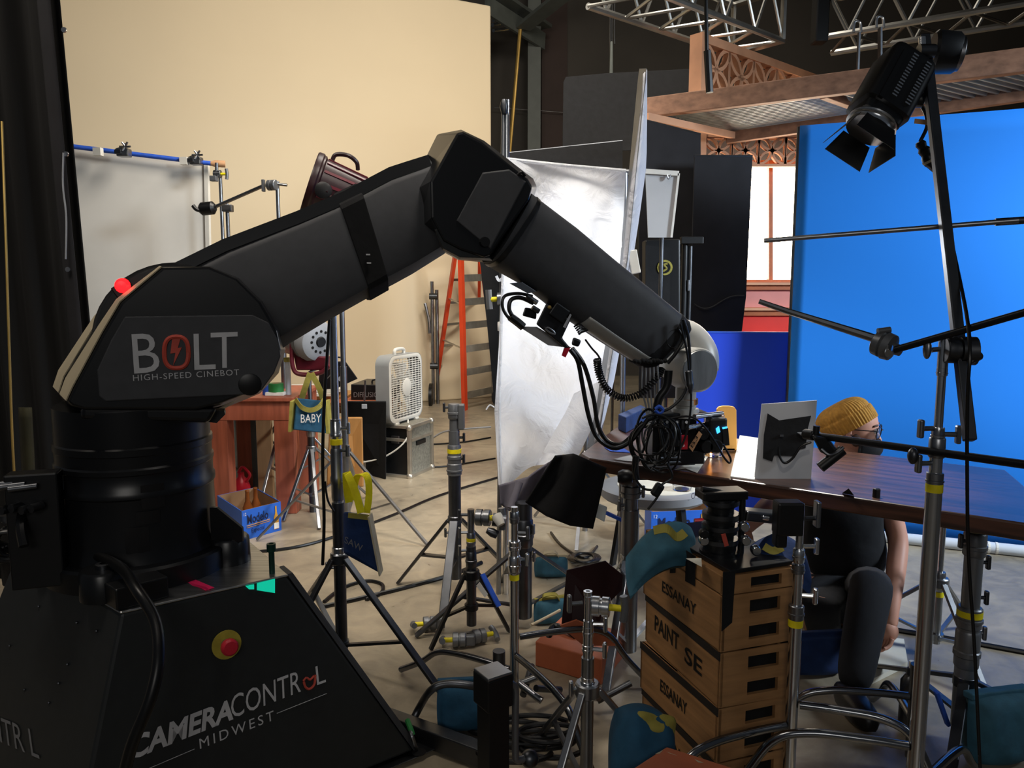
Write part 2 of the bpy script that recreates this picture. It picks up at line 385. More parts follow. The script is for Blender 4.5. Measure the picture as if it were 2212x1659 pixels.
t = flag([(1500, 337), (1626, 337), (1612, 640), (1603, 716), (1490, 716)], 5.3, 'black flag cutting into the bright window', m='duvetyne')
MB().grid(lambda u, v: P(1500 + 108 * u, 655 + 20 * math.sin(u * 5) * (1 - u) - 18 * u + 6 * v, 5.29 - .02 * math.sin(v * math.pi)), 14, 3).build('fold', 'duvetyne', t, smooth=True)
# side support of the flag: black flat panel with a yellow mark
t = thing('speaker_panel', 'black flat case with a yellow oval mark behind the robot forearm', 'case', PZ(1440, 1010, 0))
pts = [P(1394, 518, 4.6), P(1470, 516, 4.6), P(1470, 760, 4.6), P(1394, 760, 4.6)]
MB().prism(pts, (0, .12, 0)).build('body', 'black_paint', t, bevel=.01)
MB().prism([P(1394, 530, 4.59), P(1448, 535, 4.59), P(1445, 740, 4.59), P(1394, 740, 4.59)], (0, -.01, 0)).build('side', 'black_cloth', t)
MB().lathe(P(1436, 578, 4.58), (0, -.006, 0), [(0, .0), (0, .045), (1, .045), (1, .0)], 20).build('emblem_disc', 'strap_olive', t)
MB().lathe(P(1436, 578, 4.574), (0, -.004, 0), [(0, .0), (0, .033), (1, .033), (1, .0)], 20).build('emblem_inner', 'black_paint', t)
MB().tube([P(1442, 570, 4.57), P(1434, 572, 4.57), P(1440, 580, 4.57), P(1432, 586, 4.57)], .006).build('emblem_mark', 'strap_olive', t)
t = thing('flag_stand', 'thin dark stand carrying the black flag beside the window', 'stand', (xx(1490, 700, 4.9), 4.9, 0))
x = xx(1490, 600, 4.9)
MB().cyl((x, 4.9, 0), (x, 4.9, zz(532, 4.9)), .014).build('pole', 'dark_steel', t, smooth=True)
MB().cyl((x - .035, 4.9, 0), (x - .035, 4.9, zz(525, 4.9)), .02).build('back_pole', 'black_paint', t, smooth=True)
MB().box((x, 4.88, zz(520, 4.9)), (.14, .05, .045)).build('head', 'black_plastic', t, bevel=.005)
MB().cyl((x - .012, 4.88, zz(605, 4.9)), (x - .012, 4.88, zz(628, 4.9)), .008).build('latch', 'steel', t)
for k in range(3):
    q = 2.1 * k + .5; MB().bar((x, 4.9, .35), (x + .42 * math.cos(q), 4.9 + .42 * math.sin(q), .012), .022, .012).build('leg', 'dark_steel', t)

# small translucent white panel
t = thing('diffuser_board', 'small pale framed panel hanging right of the tall white frame', 'panel', P(1432, 515, 4.4))
A_ = [(1394, 370), (1466, 375), (1450, 513), (1400, 513)]
MB().prism([P(x, y, 4.4) for x, y in A_], (0, .01, 0)).build('sheet', 'card_grey', t)
MB().cyl((xx(1430, 500, 4.45), 4.45, 0), (xx(1430, 500, 4.45), 4.45, zz(380, 4.45)), .012).build('support_pole', 'dark_steel', t, smooth=True)
for i, wd in ((0, .026), (1, .012)):
    MB().bar(P(*A_[i], 4.395), P(*A_[(i + 1) % 4], 4.395), .016, wd).build('frame_bar', 'foam_white', t)
MB().tube([P(1441, 378, 4.38), P(1444, 386, 4.38), P(1449, 378, 4.38)], .005).build('hook', 'steel', t)

# --------------------------------- taqueria set: wall with lit window, fretwork, awning
Yw = 6.4
def wq(x0, y0, x1, y1, Y=Yw): return [P(x0, y0, Y), P(x1, y0, Y), P(x1, y1, Y), P(x0, y1, Y)]
t = thing('set_wall', 'pink and red set wall with a glowing window behind the blue screen', 'set wall', PZ(1640, 1000, 0) * 0 + V((xx(1660, 700, Yw), Yw, 0)))
MB().prism([P(1500, 624, Yw), P(1800, 624, Yw), P(1800, 668, Yw), P(1500, 668, Yw)], (0, .1, 0)).build('pink_board', 'set_pink', t)
MB().prism([P(1500, 664, Yw - .03), P(1800, 664, Yw - .03), P(1800, 682, Yw - .03), P(1500, 682, Yw - .03)], (0, .1, 0)).build('lower_rail', 'set_trim', t)
MB().bar(P(1500, 668, Yw - .05), P(1800, 668, Yw - .05), .03, .02).build('rail_bead', 'fret_wood', t)
r = P(1500, 682, Yw)
MB().prism([P(1500, 682, Yw), P(1800, 682, Yw), V((P(1800, 682, Yw).x, Yw, 0)), V((r.x, Yw, 0))], (0, .1, 0)).build('red_board', 'set_red', t)
MB().prism(wq(1500, 604, 1800, 626, Yw - .04), (0, .14, 0)).build('window_sill', 'set_trim', t)
MB().bar(P(1560, 613, Yw - .06), P(1800, 613, Yw - .06), .03, .02).build('sill_bead', 'fret_wood', t)
for x0, x1 in ((1560, 1662), (1669, 1800)):
    MB().prism(wq(x0, 358, x1, 605, Yw + .04), (0, .01, 0)).build('window_pane', 'window_lit', t)
MB().prism(wq(1661, 350, 1670, 606, Yw - .02), (0, .06, 0)).build('mullion', 'set_trim', t)
MB().prism(wq(1560, 346, 1800, 360, Yw - .03), (0, .08, 0)).build('window_head', 'set_trim', t)
MB().prism(wq(1500, 270, 1800, 300, Yw + .02), (0, .06, 0)).build('header_board', 'fret_wood', t)
MB().prism(wq(1500, 280, 1800, 345, Yw + .3), (0, .04, 0)).build('header_backing', 'brown_panel', t)
# fretwork of overlapping circles, as real openwork tiles
def fret(t, org, ex, ez, size, n, th, nrm):
    for i in range(n):
        mb = MB(); c = org + ex * size * (i + .5) + ez * size * .5; R = size * .5
        for dx, dz in ((1, 0), (-1, 0), (0, 1), (0, -1)):      # half rings springing from the edge midpoints through the centre
            cc = c + ex * R * dx + ez * R * dz; q0 = math.atan2(-dz, -dx) - math.pi / 2
            def pt(q, rad): return cc + (ex * math.cos(q) + ez * math.sin(q)) * rad
            a = [pt(q0 + math.pi * k / 12, R * 1.07) for k in range(13)]; b = [pt(q0 + math.pi * k / 12, R * .9) for k in range(13)]
            for k in range(12): mb.hexa([a[k], a[k + 1], b[k + 1], b[k]], [p + nrm * th for p in (a[k], a[k + 1], b[k + 1], b[k])])
        mb.build('fretwork_rings', 'fret_wood', t)
        for s in (-1, 1): MB().bar(c + ex * R * s * .98 - ez * R + nrm * th / 2, c + ex * R * s * .98 + ez * R + nrm * th / 2, size * .06, th, up=nrm).build('fretwork_rib', 'fret_wood', t)
        MB().box(c + nrm * th / 2, (size * .14, size * .14, th), ex, ez).build('fretwork_boss', 'fret_wood', t)
def fret_panel(name, label, A, B, h, th, n):
    ex = (B - A); L = ex.length; ex.normalize(); ez = V((0, 0, 1)); nrm = ex.cross(ez)
    t = thing(name, label, 'fretwork', A)
    s = h * .8; n = max(n, int(L / s)); fret(t, A + ez * h * .08, ex, ez, s, n, th, nrm)
    MB().bar(A + ez * (h * .93) + nrm * th / 2, B + ez * (h * .93) + nrm * th / 2, th * 1.6, h * .15).build('top_board', 'fret_wood', t)
    MB().bar(A + ez * (h * .04) + nrm * th / 2, B + ez * (h * .04) + nrm * th / 2, th * 1.6, h * .08).build('bottom_board', 'fret_wood', t)
    MB().box(A - ex * .03 + ez * h * .5 + nrm * th / 2, (.06, h, th * 2.2), ex, ez).build('end_post', 'fret_wood', t)
    return t
A_ = P(1505, 206, 5.95); h0 = P(1505, 78, A_.y).z - A_.z
fret_panel('fretwork_screen', 'carved wooden fretwork screen standing on the awning', A_, A_ + V((1.5, 1.3, 0)), h0, .05, 3)
A_ = P(1520, 362, Yw - .1)
fret_panel('fretwork_frieze', 'carved wooden fretwork frieze above the glowing window', A_, A_ + V((1.3, .0, 0)), P(1520, 288, Yw - .1).z - A_.z, .04, 4)
# awning: near beam, far beam, rafter, corrugated sheets between them
B0, B1 = PZ(1380, 236, 2.79), PZ(2300, 120, 2.79)
n0, n1 = PZ(1405, 256, 2.70), PZ(2330, 160, 2.70)
f0, f1 = PZ(1560, 300, 2.60), PZ(2330, 215, 2.60)
t = thing('awning', 'wooden awning with corrugated metal roofing over the set wall', 'awning', (B0.x, B0.y, 2.5))
MB().bar(B0, B1, .07, .14).build('front_beam', 'beam_wood', t, bevel=.006)
ff0 = P(1570, 298, 6.2); ff1 = P(1720, 276, 5.95); fd = (ff1 - ff0)
MB().bar(ff0, ff0 + fd * 5, .06, .09).build('rear_beam', 'beam_wood', t, bevel=.005)
MB().bar(P(1780, 200, 5.42), P(1885, 238, 5.75), .06, .08).build('rafter', 'beam_wood', t, bevel=.005)
MB().bar(P(1398, 252, 5.62), P(1600, 296, 6.2), .03, .05).build('rake_board', 'fret_wood', t)
def corr(a0, a1, b0, b1, waves, amp, name, along):
    mb = MB()
    def fn(u, v):
        p = (a0 * (1 - u) + a1 * u) * (1 - v) + (b0 * (1 - u) + b1 * u) * v
        s = (u if along == 'u' else v) * waves * 2 * math.pi
        return p + V((0, 0, amp * math.sin(s)))
    nu, nv = (waves * 6, 2) if along == 'u' else (4, waves * 6)
    return mb.grid(fn, nu, nv).build(name, 'corrugated', t, smooth='all', solid=.004)
mid = .42
nm = B0 * (1 - mid) + B1 * mid; fm = ff0 + fd * 2.1
up = V((0, 0, .04))
corr(B0 + up, nm + up, ff0 + up, fm + up, 26, .012, 'roof_sheet', 'v')
corr(nm + up, B1 + up, fm + up, ff0 + fd * 5 + up, 22, .028, 'roof_sheet', 'u')
# --------------------------------- blue screens
S0, S1 = V((1.66, 4.58, 0)), V((3.46, 3.84, 0)); sd = (S1 - S0).normalized(); sn = V((sd.y, -sd.x, 0))
t = thing('blue_screen', 'large bright blue chroma screen filling the right side', 'screen', S0)
def bs(u, v):
    p = S0 + (S1 - S0) * u + V((0, 0, .02 + 2.36 * v)); return p + sn * (-.012 * math.sin(u * 9) * (1 - v) - .006 * math.sin(v * 14 + u * 3))
MB().grid(bs, 30, 24).build('cloth', 'blue_screen', t, smooth='all', solid=.006)
MB().tube([S0 + sn * -.03 + V((0, 0, 2.36)), S1 + sn * -.03 + V((0, 0, 2.36))], .02, sm=False).build('top_bar', 'steel', t, smooth=True)
for p in (S0, S1): MB().cyl(p - sn * .04, p - sn * .04 + V((0, 0, 2.38)), .018).build('post', 'dark_steel', t, smooth=True)
q0, q1 = PZ(1900, 1158, .03), PZ(2330, 1203, .03)
t = thing('weight_pipe', 'grey plastic pipe lying along the foot of the blue screen', 'pipe', (q0.x, q0.y, 0))
MB().cyl(q0, q1, .032, n=16).build('pipe', 'pvc', t, smooth=True)
for k in (.56, .60): c = q0 + (q1 - q0) * k; MB().lathe(c, (q1 - q0).normalized() * .012, [(0, .034), (1, .034)], 16).build('tape_ring', 'white_plastic', t)
t = thing('blue_flat', 'low dark blue flat standing left of the big blue screen', 'flat', (xx(1600, 900, 4.85), 4.85, 0))
q = [V((xx(1478, 900, 4.85), 4.85, 0)), V((xx(1720, 900, 4.75), 4.75, 0))]; zt = zz(717, 4.85)
MB().hexa([q[0], q[1], q[1] + V((0, .03, 0)), q[0] + V((0, .03, 0))], [p + V((0, 0, zt)) for p in (q[0], q[1], q[1] + V((0, .03, 0)), q[0] + V((0, .03, 0)))]).build('panel', 'blue_flat', t)
MB().bar(q[0] + V((0, .015, zt)), q[1] + V((0, .015, zt)), .035, .008).build('top_edge', 'tape_blue', t)
# --------------------------------- lighting trusses
def truss(name, label, A, B, wdt, hgt, n, rr=.024):
    A, B = V(A), V(B); ex = (B - A).normalized(); ey = V((-ex.y, ex.x, 0)).normalized() * wdt; ez = V((0, 0, hgt))
    t = thing(name, label, 'truss', A)
    ch = [V((0, 0, 0)), ey, ez, ez + ey]
    for c in ch: MB().cyl(A + c, B + c, rr, n=8).build('chord', 'truss_metal', t, smooth=True)
    L = (B - A) / n
    for i in range(n):
        p = A + L * i; s = i % 2
        for u, v_ in ((ch[0], ch[1]), (ch[0], ch[2]), (ch[1], ch[3])):
            a, b = (u, v_) if s else (v_, u)
            MB().cyl(p + a, p + L + b, rr * .5, n=6).build('lacing', 'truss_metal', t)
    for u, v_ in ((0, 1), (0, 2), (1, 3), (2, 3)): MB().bar(B + ch[u], B + ch[v_], .08, .02).build('end_plate', 'truss_metal', t)
    return t
c0 = P(1690, 88, 6.2); z_t = c0.z
truss('lighting_truss', 'aluminium truss running back to the left at the top', PZ(1380, -30, z_t), c0, .45, .38, 9)
truss('lighting_truss', 'aluminium truss running to the right above the fixture', P(1770, 82, 6.2), PZ(2420, -28, P(1770, 82, 6.2).z), .45, .42, 9)
tag(MB().box(P(1772, 32, 6.2), (.1, .12, .42)).build('truss_corner_block', 'black_paint', bevel=.01), 'black corner block joining the two trusses', 'block')
for k, (c, r0, r1) in enumerate(((1852, 70, 172), (1901, 60, 160))):
    t = thing('hanger_strap', ('thin ' if k == 0 else 'thick ') + 'dark hanger between the right truss and the awning beam', 'hanger', P(c, r1, 5.4))
    MB().bar(P(c + 4 * (1 - k), r0, 5.4), P(c, r1, 5.4), .025 + .02 * k, .012).build('strap', 'dark_steel', t)
    MB().tube([P(c - 8, r0, 5.4), P(c - 6, r0 - 22, 5.4), P(c + 6, r0 - 22, 5.4), P(c + 8, r0, 5.4)], .009).build('shackle', 'chrome', t, smooth=True)
# --------------------------------- black drape at the left
t = thing('black_drape', 'black stage drape hanging at the left edge', 'curtain', (xx(90, 900, 3.6), 3.6, 0))
e0, e1 = P(128, -60, 3.6), P(212, 840, 3.6); dd = (e0 - e1) / (e0.z - e1.z)
def dr(u, v):
    z = .02 + 3.4 * v; e = e1 + dd * (z - e1.z); x = e.x - (1 - u) * 1.15
    return V((x, 3.6 + .055 * math.sin(u * 46 + 1.5 * math.sin(u * 9)) * (.35 + .65 * (1 - u)) + .03 * math.sin(u * 17), z))
MB().grid(dr, 140, 12).build('cloth', 'drape', t, smooth='all', solid=.006)
MB().grid(lambda u, v: dr(1, v) + V((-.075 * (1 - u) + .002, -.075 + .03 * (1 - u) ** 2, 0)), 4, 12).build('edge_band', 'duvetyne', t, smooth='all', solid=.004)
for r in (65, 333, 582):
    p = P(139 + (r - 65) * .016, r, 3.50); MB().lathe(p, (0, -.006, 0), [(0, .006), (0, .012), (1, .011), (1, .005)], 14).build('grommet', 'chrome', t)
MB().tube([P(137, 330, 3.49), P(136, 400, 3.49), P(143, 470, 3.49), P(142, 560, 3.49)], .004).build('tie_cord', 'grey_plastic', t)
t = thing('pipe_stand', 'thin pale pipe seen in the gap of the black drape', 'pipe', PZ(55, 1180, 0))
MB().tube([P(4, 262, 3.3), P(14, 560, 3.3), P(20, 750, 3.3), P(30, 1010, 3.3), V((P(36, 1090, 3.3).x, 3.3, 0))], .0055).build('pipe', 'brass', t, smooth=True)
MB().grid(lambda u, v: P(40 + 28 * u + 10 * v, 880 + 190 * v, 3.25 - .04 * math.sin(u * math.pi)), 6, 8).build('hanging_cloth', 'olive_dark', t, smooth='all', solid=.004, label='dim olive cloth')

# ================================================================== THE ROBOT
A0 = V((-1.07, 2.15, 0)); RD = V((.95, .31, 0)).normalized(); RN = V((.31, -.95, 0)).normalized()
def RP(px, py, off): return PP(px, py, A0 + RN * off, RN)
rob = thing('camera_robot', 'black motion control robot arm on a pedestal carrying a camera', 'robot arm', (A0.x, A0.y, 0))
# pedestal
PT = .65
N_, R_, B_, L_ = V((-.961, 1.81, 0)), V((-.625, 2.06, 0)), V((-.975, 2.55, 0)), V((-1.5, 2.25, 0))
Nb, Rb, Bb, Lb = V((-1.05, 1.655, 0)), V((-.30, 2.21, 0)), V((-.85, 2.85, 0)), V((-1.78, 2.25, 0))
def coplanar(Tp, Bt, q):     # slide q in plan until the pedestal face through N is flat
    n_ = (V((Tp.x, Tp.y, .644)) - V((N_.x, N_.y, .644))).cross(V((Nb.x, Nb.y, .03)) - V((N_.x, N_.y, .644))).normalized()
    h_ = V((n_.x, n_.y, 0)); d_ = (V((q.x, q.y, .03)) - V((N_.x, N_.y, .644))).dot(n_); return q - h_ * (d_ / h_.dot(n_))
Rb = coplanar(R_, Nb, Rb); Lb = coplanar(L_, Nb, Lb)
def up(p, z): return V((p.x, p.y, z))
ped = MB().hexa([up(p, .03) for p in (Nb, Rb, Bb, Lb)], [up(p, PT - .006) for p in (N_, R_, B_, L_)]).build('pedestal', 'robot_panel', rob, bevel=.008)
cen = (N_ + R_ + B_ + L_) / 4
MB().hexa([up(p + (p - cen) * .01, PT - .006) for p in (N_, R_, B_, L_)], [up(p + (p - cen) * .01, PT) for p in (N_, R_, B_, L_)]).build('top_plate', 'brushed_aluminium', rob, bevel=.003)
# bevelled right edge strip
def front(px, py, o=.002):     # a point on the pedestal front face
    nrm = (up(R_, .644) - up(N_, .644)).cross(up(Nb, .03) - up(N_, .644)).normalized()
    if nrm.y > 0: nrm = -nrm
    return PP(px, py, up(R_, .644) + nrm * o, nrm)
def leftf(px, py, o=.002):
    nrm = (up(L_, .644) - up(N_, .644)).cross(up(Nb, .03) - up(N_, .644)).normalized()
    if nrm.x > 0: nrm = -nrm
    return PP(px, py, up(N_, .644) + nrm * o, nrm)
MB().hexa([up(Rb, .03), up(Rb + V((.012, .02, 0)), .03), up(Rb + V((-.06, .12, 0)), .03), up(Rb + V((-.06, .1, 0)), .03)], [up(R_, PT), up(R_ + V((.012, .012, 0)), PT), up(R_ + V((-.03, .07, 0)), PT), up(R_ + V((-.04, .06, 0)), PT)]).build('edge_strip', 'robot_cover', rob)
MB().hexa([front(415, 1265, .001), front(455, 1276, .001), front(455, 1276, .0), front(415, 1265, 0)], [front(405, 1257, .001), front(445, 1268, .001), front(445, 1268, 0), front(405, 1257, 0)]).build('pink_mark_edge', 'tape_pink', rob)
p = [PZ(x, y, PT + .001) for x, y in ((405, 1256), (421, 1252), (463, 1270), (444, 1276))]
MB().prism(p, (0, 0, .001)).build('pink_tape', 'tape_pink', rob)
for px, py, m_ in ((588, 1238, 'green_lit_bolt'), (253, 1262, 'dark_steel'), (20, 1165, 'dark_steel')):
    q = PZ(px, py, PT) if px > 30 else up(L_, PT) + V((.06, .02, 0))
    bt = MB().lathe(q, (0, 0, .085), [(0, .008), (.72, .008), (.75, .0125), (1, .0125), (1, .007), (.85, .006)], 14).build('levelling_bolt', m_, rob, smooth=True)
# green light on the pedestal front, put in as two glowing patches
for poly in (((530, 1266), (549, 1262), (549, 1273), (538, 1273)), ((555, 1260), (594, 1250), (594, 1281), (555, 1275))):
    MB().prism([front(x, y, .004) for x, y in poly], front(500, 1300, .005) - front(500, 1300, .004)).build('green_light', 'green_glow', rob)
# emergency stop
c = front(489, 1392, .003); fn_ = (up(R_, PT) - up(N_, PT)).cross(up(Nb, 0) - up(N_, PT)).normalized(); fn_ = fn_ if fn_.y < 0 else -fn_
es = MB().lathe(c, fn_ * .004, [(0, .0), (0, .038), (1, .038), (1, .0)], 28).build('stop_collar', 'estop_yellow', rob)
MB().lathe(c + fn_ * .004, fn_ * .016, [(0, .016), (1, .016)], 18).build('stop_shaft', 'grey_metal', es, smooth=True)
MB().lathe(c + fn_ * .02, fn_ * .02, [(0, .015), (.15, .022), (.7, .022), (1, .017), (1.05, .0)], 22).build('stop_button', 'estop_red', es, smooth=True)
# company lettering on the pedestal
lettering('CAMERA', front(278, 1645), front(504, 1554), front(283, 1592), 'letter_grey', rob, bold=.035)
lettering('CONTR', front(500, 1553), front(650, 1494), front(498, 1503), 'letter_grey', rob, bold=.0)
lettering('L', front(685, 1480), front(704, 1473), front(681, 1440), 'letter_grey', rob)
for k in range(1):
    MB().tube([front(656, 1472, .002), front(660, 1484, .002), front(669, 1488, .002), front(679, 1478, .002), front(681, 1458, .002)], .0035, n=6).build('logo_swirl', 'letter_red', rob, smooth=True)
    MB().tube([front(655, 1471, .002), front(662, 1464, .002), front(670, 1468, .002), front(678, 1460, .002)], .003, n=6).build('logo_swirl', 'letter_red', rob, smooth=True)
lettering('MIDWEST', front(432, 1618), front(592, 1555), front(430, 1596), 'letter_grey', rob, bold=.0, spacing=1.35)
for a_, b_ in (((598, 1541), (706, 1498)), ((310, 1665), (420, 1618))):
    MB().bar(front(*a_), front(*b_), .0016, .001).build('logo_rule', 'letter_grey', rob)
# side cover on the left face with the same lettering
lz = V((0, 0, .055))
a_, b_ = up(N_, PT) + V((-.01, 0, 0)), up(L_, PT) + V((.05, -.02, 0))
inn = V((.09, .09, 0))
MB().hexa([a_, a_ + inn, b_ + inn, b_], [a_ + lz, a_ + inn + lz, b_ + inn + lz, b_ + lz]).build('side_ledge', 'black_paint', rob, bevel=.004)
lettering('CONTR L', leftf(-70, 1572), leftf(86, 1640), leftf(-75, 1520), 'letter_dim', rob, bold=.0)
for x, y in ((83, 1310), (165, 1345), (208, 1363), (145, 1435), (105, 1518), (126, 1476), (52, 1490), (20, 1395)):
    q = leftf(x, y, .001); MB().lathe(q, (leftf(x, y, .004) - q), [(0, .0035), (.7, .0035), (1, .002)], 8).build('screw', 'dark_steel', rob)
# column
prof = [(.65, .232), (.66, .232), (.685, .222), (.72, .212), (.76, .205), (.885, .203), (.89, .208), (.905, .208), (.912, .203), (.95, .203), (.953, .206), (.965, .206), (.97, .202), (1.0, .202), (1.003, .205), (1.02, .205), (1.024, .2), (1.12, .2)]
MB().lathe(A0, (0, 0, 1), prof, 48).build('column', 'robot_black', rob, smooth=True)
fl = MB().lathe(A0, (0, 0, 1), [(.65, .25), (.705, .25), (.712, .244), (.712, .2)], 48).build('base_flange', 'robot_black', rob, smooth=True)
for k in range(4):
    q = math.radians(5 + 90 * k); c = A0 + V((math.cos(q), math.sin(q), 0)) * .245
    lug = MB().lathe(up(c, .65), (0, 0, .075), [(0, .06), (.9, .058), (1, .052), (1, .0)], 22).build('lug', 'robot_black', rob, smooth=True)
    MB().lathe(up(c, .724), (0, 0, .014), [(0, .02), (.9, .02), (1, .016), (1, .009), (.4, .008)], 12).build('bolt_head', 'dark_steel', lug, smooth=True)
g = A0 + V((.21, -.02, 0))
MB().prism([up(g, .72), up(g + V((.09, .0, 0)), .72), up(g + V((.09, 0, 0)), .76), up(g + V((.02, 0, 0)), .82), up(g, .82)], (0, .012, 0)).build('gusset', 'robot_black', rob)
for k, (z0, z1, q0) in enumerate(((.86, .925, -62), (.82, .855, -66), (.74, .815, -74))):
    MB().grid(lambda u, v: A0 + V((math.cos(math.radians(q0 + 16 * u)) * .2068, math.sin(math.radians(q0 + 16 * u)) * .2068, z0 + (z1 - z0) * v)), 6, 1).build('tape_patch', 'black_plastic', rob, solid=.001)
# connector plate left of the column
cb = MB().box(A0 + V((-.16, -.215, .82)), (.12, .06, .3), RD, (RN.x, RN.y, 0)).build('connector_box', 'black_paint', rob, bevel=.004)
for k in range(3):
    q = A0 + V((-.19 + .03 * k, -.25, .95 - .004 * k)); MB().cyl(q, q + V((-.06, -.02, -.004)), .008).build('plug', 'dark_steel', cb, smooth=True)
for k in range(4):
    q = A0 + V((-.2 + .025 * k, -.245, .885 + .005 * (k % 2))); MB().cyl(q, q + V((-.01, -.03, 0)), .011).build('socket', 'dark_steel', cb, smooth=True)
jb = MB().box(PZ(150, 1172, .74), (.12, .07, .06), RD, (RN.x, RN.y, 0)).build('junction_box', 'grey_metal', rob, bevel=.006)
q = PZ(140, 1170, .74)
MB().lathe(q + V((0, -.03, 0)), (.06, -.01, -.005), [(0, .018), (.3, .02), (.35, .016), (1, .016)], 14).build('cable_gland', 'dark_steel', jb, smooth=True)
cbl = thing('power_cable', 'fat black cable looping down over the pedestal corner', 'cable', PZ(290, 1659, .3))
MB().tube([q, PZ(210, 1200, .74), PZ(262, 1228, .74), PZ(305, 1268, .73) + V((0, -.02, 0)), P(335, 1340, 1.70), P(343, 1420, 1.64), P(325, 1510, 1.60), P(285, 1610, 1.58), P(262, 1700, 1.58)], .0135, n=10).build('cable', 'black_rubber', cbl, smooth=True)
MB().tube([PZ(100, 1040, .9), PZ(60, 1070, .9), PZ(45, 1130, .85), PZ(52, 1180, .8)], .012).build('upper_cable', 'black_rubber', cbl, smooth=True)
coil = thing('cable_coil', 'tight coil of black cable at the left edge behind the pedestal', 'cable coil', PZ(25, 1170, .72))
for k in range(6):
    c = P(22 + 2 * k, 1158 + 3 * k, 2.0); rr = .03 + .004 * k
    MB().tube([c + V((rr * math.cos(a), .01 * math.sin(3 * a + k) - .006 * k, rr * .8 * math.sin(a))) for a in [2 * math.pi * j / 12 for j in range(13)]], .006).build('loop', 'black_rubber', coil, smooth=True)
MB().lathe(P(15, 1128, 2.0), (0, 0, .02), [(0, .012), (.2, .012), (.3, .018), (1, .018), (1, .01)], 12).build('cap_nut', 'dark_steel', coil, smooth=True)
# shoulder housing
OUT = [(116, 836), (128, 800), (205, 684), (240, 640), (342, 575), (458, 573), (520, 598), (572, 648), (608, 712), (617, 755), (602, 806), (562, 850), (480, 884), (430, 900), (175, 892), (142, 872)]
FRO = [(146, 868), (160, 838), (222, 722), (262, 654), (352, 578), (452, 577), (512, 602), (562, 652), (598, 714), (607, 755), (592, 802), (552, 842), (475, 872), (425, 884), (182, 884), (155, 876)]
sh = MB().loft([[RP(x, y, -.16) for x, y in OUT], [RP(x, y, .205) for x, y in FRO]]).build('shoulder_housing', 'robot_black', rob, bevel=.006)
COV = [(270, 684), (545, 680), (580, 697), (602, 738), (606, 770), (592, 806), (566, 842), (540, 852), (228, 867), (214, 856), (210, 800), (240, 735)]
MB().loft([[RP(x, y, .204) for x, y in COV], [RP(x, y, .211) for x, y in COV]]).build('cover_panel', 'robot_cover', sh, bevel=.003)
MB().lathe(RP(540, 830, .205), RN * .008, [(0, .03), (.8, .03), (1, .026), (1, .0)], 20).build('shadow_disc', 'black_rubber', sh, smooth=True)  # dark shadow blob on the cover, put in as a flat black disc
def rim(i_, t_, o_=.003):
    a_, b_ = RP(*OUT[i_], -.16), RP(*FRO[i_], .205); return a_.lerp(b_, t_) + RN * o_ - RD * o_ + V((0, 0, o_))
for idx, t0, t1 in (((0, 1, 2, 3), (.04, .04, .04, .2), (.46, .42, .40, .42)), ((0, 1, 2, 3, 4), (.56, .54, .62, .66, .3), (.98, .98, .98, .98, .98))):
    MB().loft([[rim(i_, a_), rim(i_, b_), rim(i_, b_, .001), rim(i_, a_, .001)] for i_, a_, b_ in zip(idx, t0, t1)]).build('rim_reflection', 'beige_reflection', sh, smooth=True, label='pale reflection painted along the housing edge')  # reflection on the black housing edge, put in as beige strips
def lp(x, y): return RP(x, y, .2125)
lettering('B', lp(290, 807), lp(346, 803), lp(284, 722), 'letter_grey', sh)
lettering('L', lp(420, 799), lp(466, 797), lp(418, 721), 'letter_grey', sh)
lettering('T', lp(456, 796), lp(514, 793), lp(455, 719), 'letter_grey', sh)
oo = [lp(381 + 26 * math.copysign(abs(math.cos(a)) ** .75, math.cos(a)), 761 + 34 * math.copysign(abs(math.sin(a)) ** .75, math.sin(a))) for a in [2 * math.pi * k / 28 for k in range(29)]]
MB().tube(oo, .006, n=6, sm=False).build('ring_letter', 'letter_red', sh, smooth=True)
MB().prism([lp(x, y) for x, y in ((372, 732), (390, 731), (384, 752), (393, 750), (374, 790), (379, 762), (368, 764))], RN * .001).build('bolt_emblem', 'letter_red', sh)
lettering('HIGH-SPEED CINEBOT', lp(288, 823), lp(517, 810), lp(287, 810), 'letter_grey', sh, spacing=1.15)
MB().loft([[RP(x, y, -.2) for x, y in ((165, 880), (455, 884), (455, 915), (165, 912))], [RP(x, y, .19) for x, y in ((175, 880), (470, 882), (452, 912), (175, 905))]]).build('turret_skirt', 'robot_black', rob, bevel=.01)
MB().prism([RP(x, y, .1) for x, y in ((440, 882), (486, 882), (488, 890), (470, 908), (452, 905))], RN * .05).build('turret_stop', 'black_paint', rob)
# upper arm
c = RP(392, 738, 0)
MB().lathe(c - RN * .14, RN * .2, [(0, .20), (.1, .222), (.9, .222), (1, .21), (1, .0)], 40).build('shoulder_disc', 'robot_black', rob, smooth=True)
TOP = [(335, 592), (480, 521), (640, 460), (740, 418), (800, 386), (840, 365), (880, 352), (925, 338)]
BOT = [(540, 800), (622, 744), (705, 694), (765, 660), (815, 632), (850, 614), (890, 592), (960, 548)]
SEC = ((0, .035), (.10, .085), (.15, .09), (.84, .09), (.88, .082), (1, .03), (1, -.03), (.88, -.085), (.10, -.085), (0, -.04))
def arm_ring(tp, bp, grow=0.):
    t, b = RP(*tp, 0), RP(*bp, 0); ax = (t - b); return [b + ax * (v + (v - .5) * grow) + RN * (o - .03) * (1 + grow) for v, o in SEC]
MB().loft([arm_ring(t_, b_) for t_, b_ in zip(TOP, BOT)]).build('upper_arm', 'robot_cover', rob, smooth=True)
st = MB().loft([arm_ring((722, 426), (797, 643), .06), arm_ring((772, 402), (838, 620), .06)]).build('arm_strap', 'black_cloth', rob, bevel=.003)
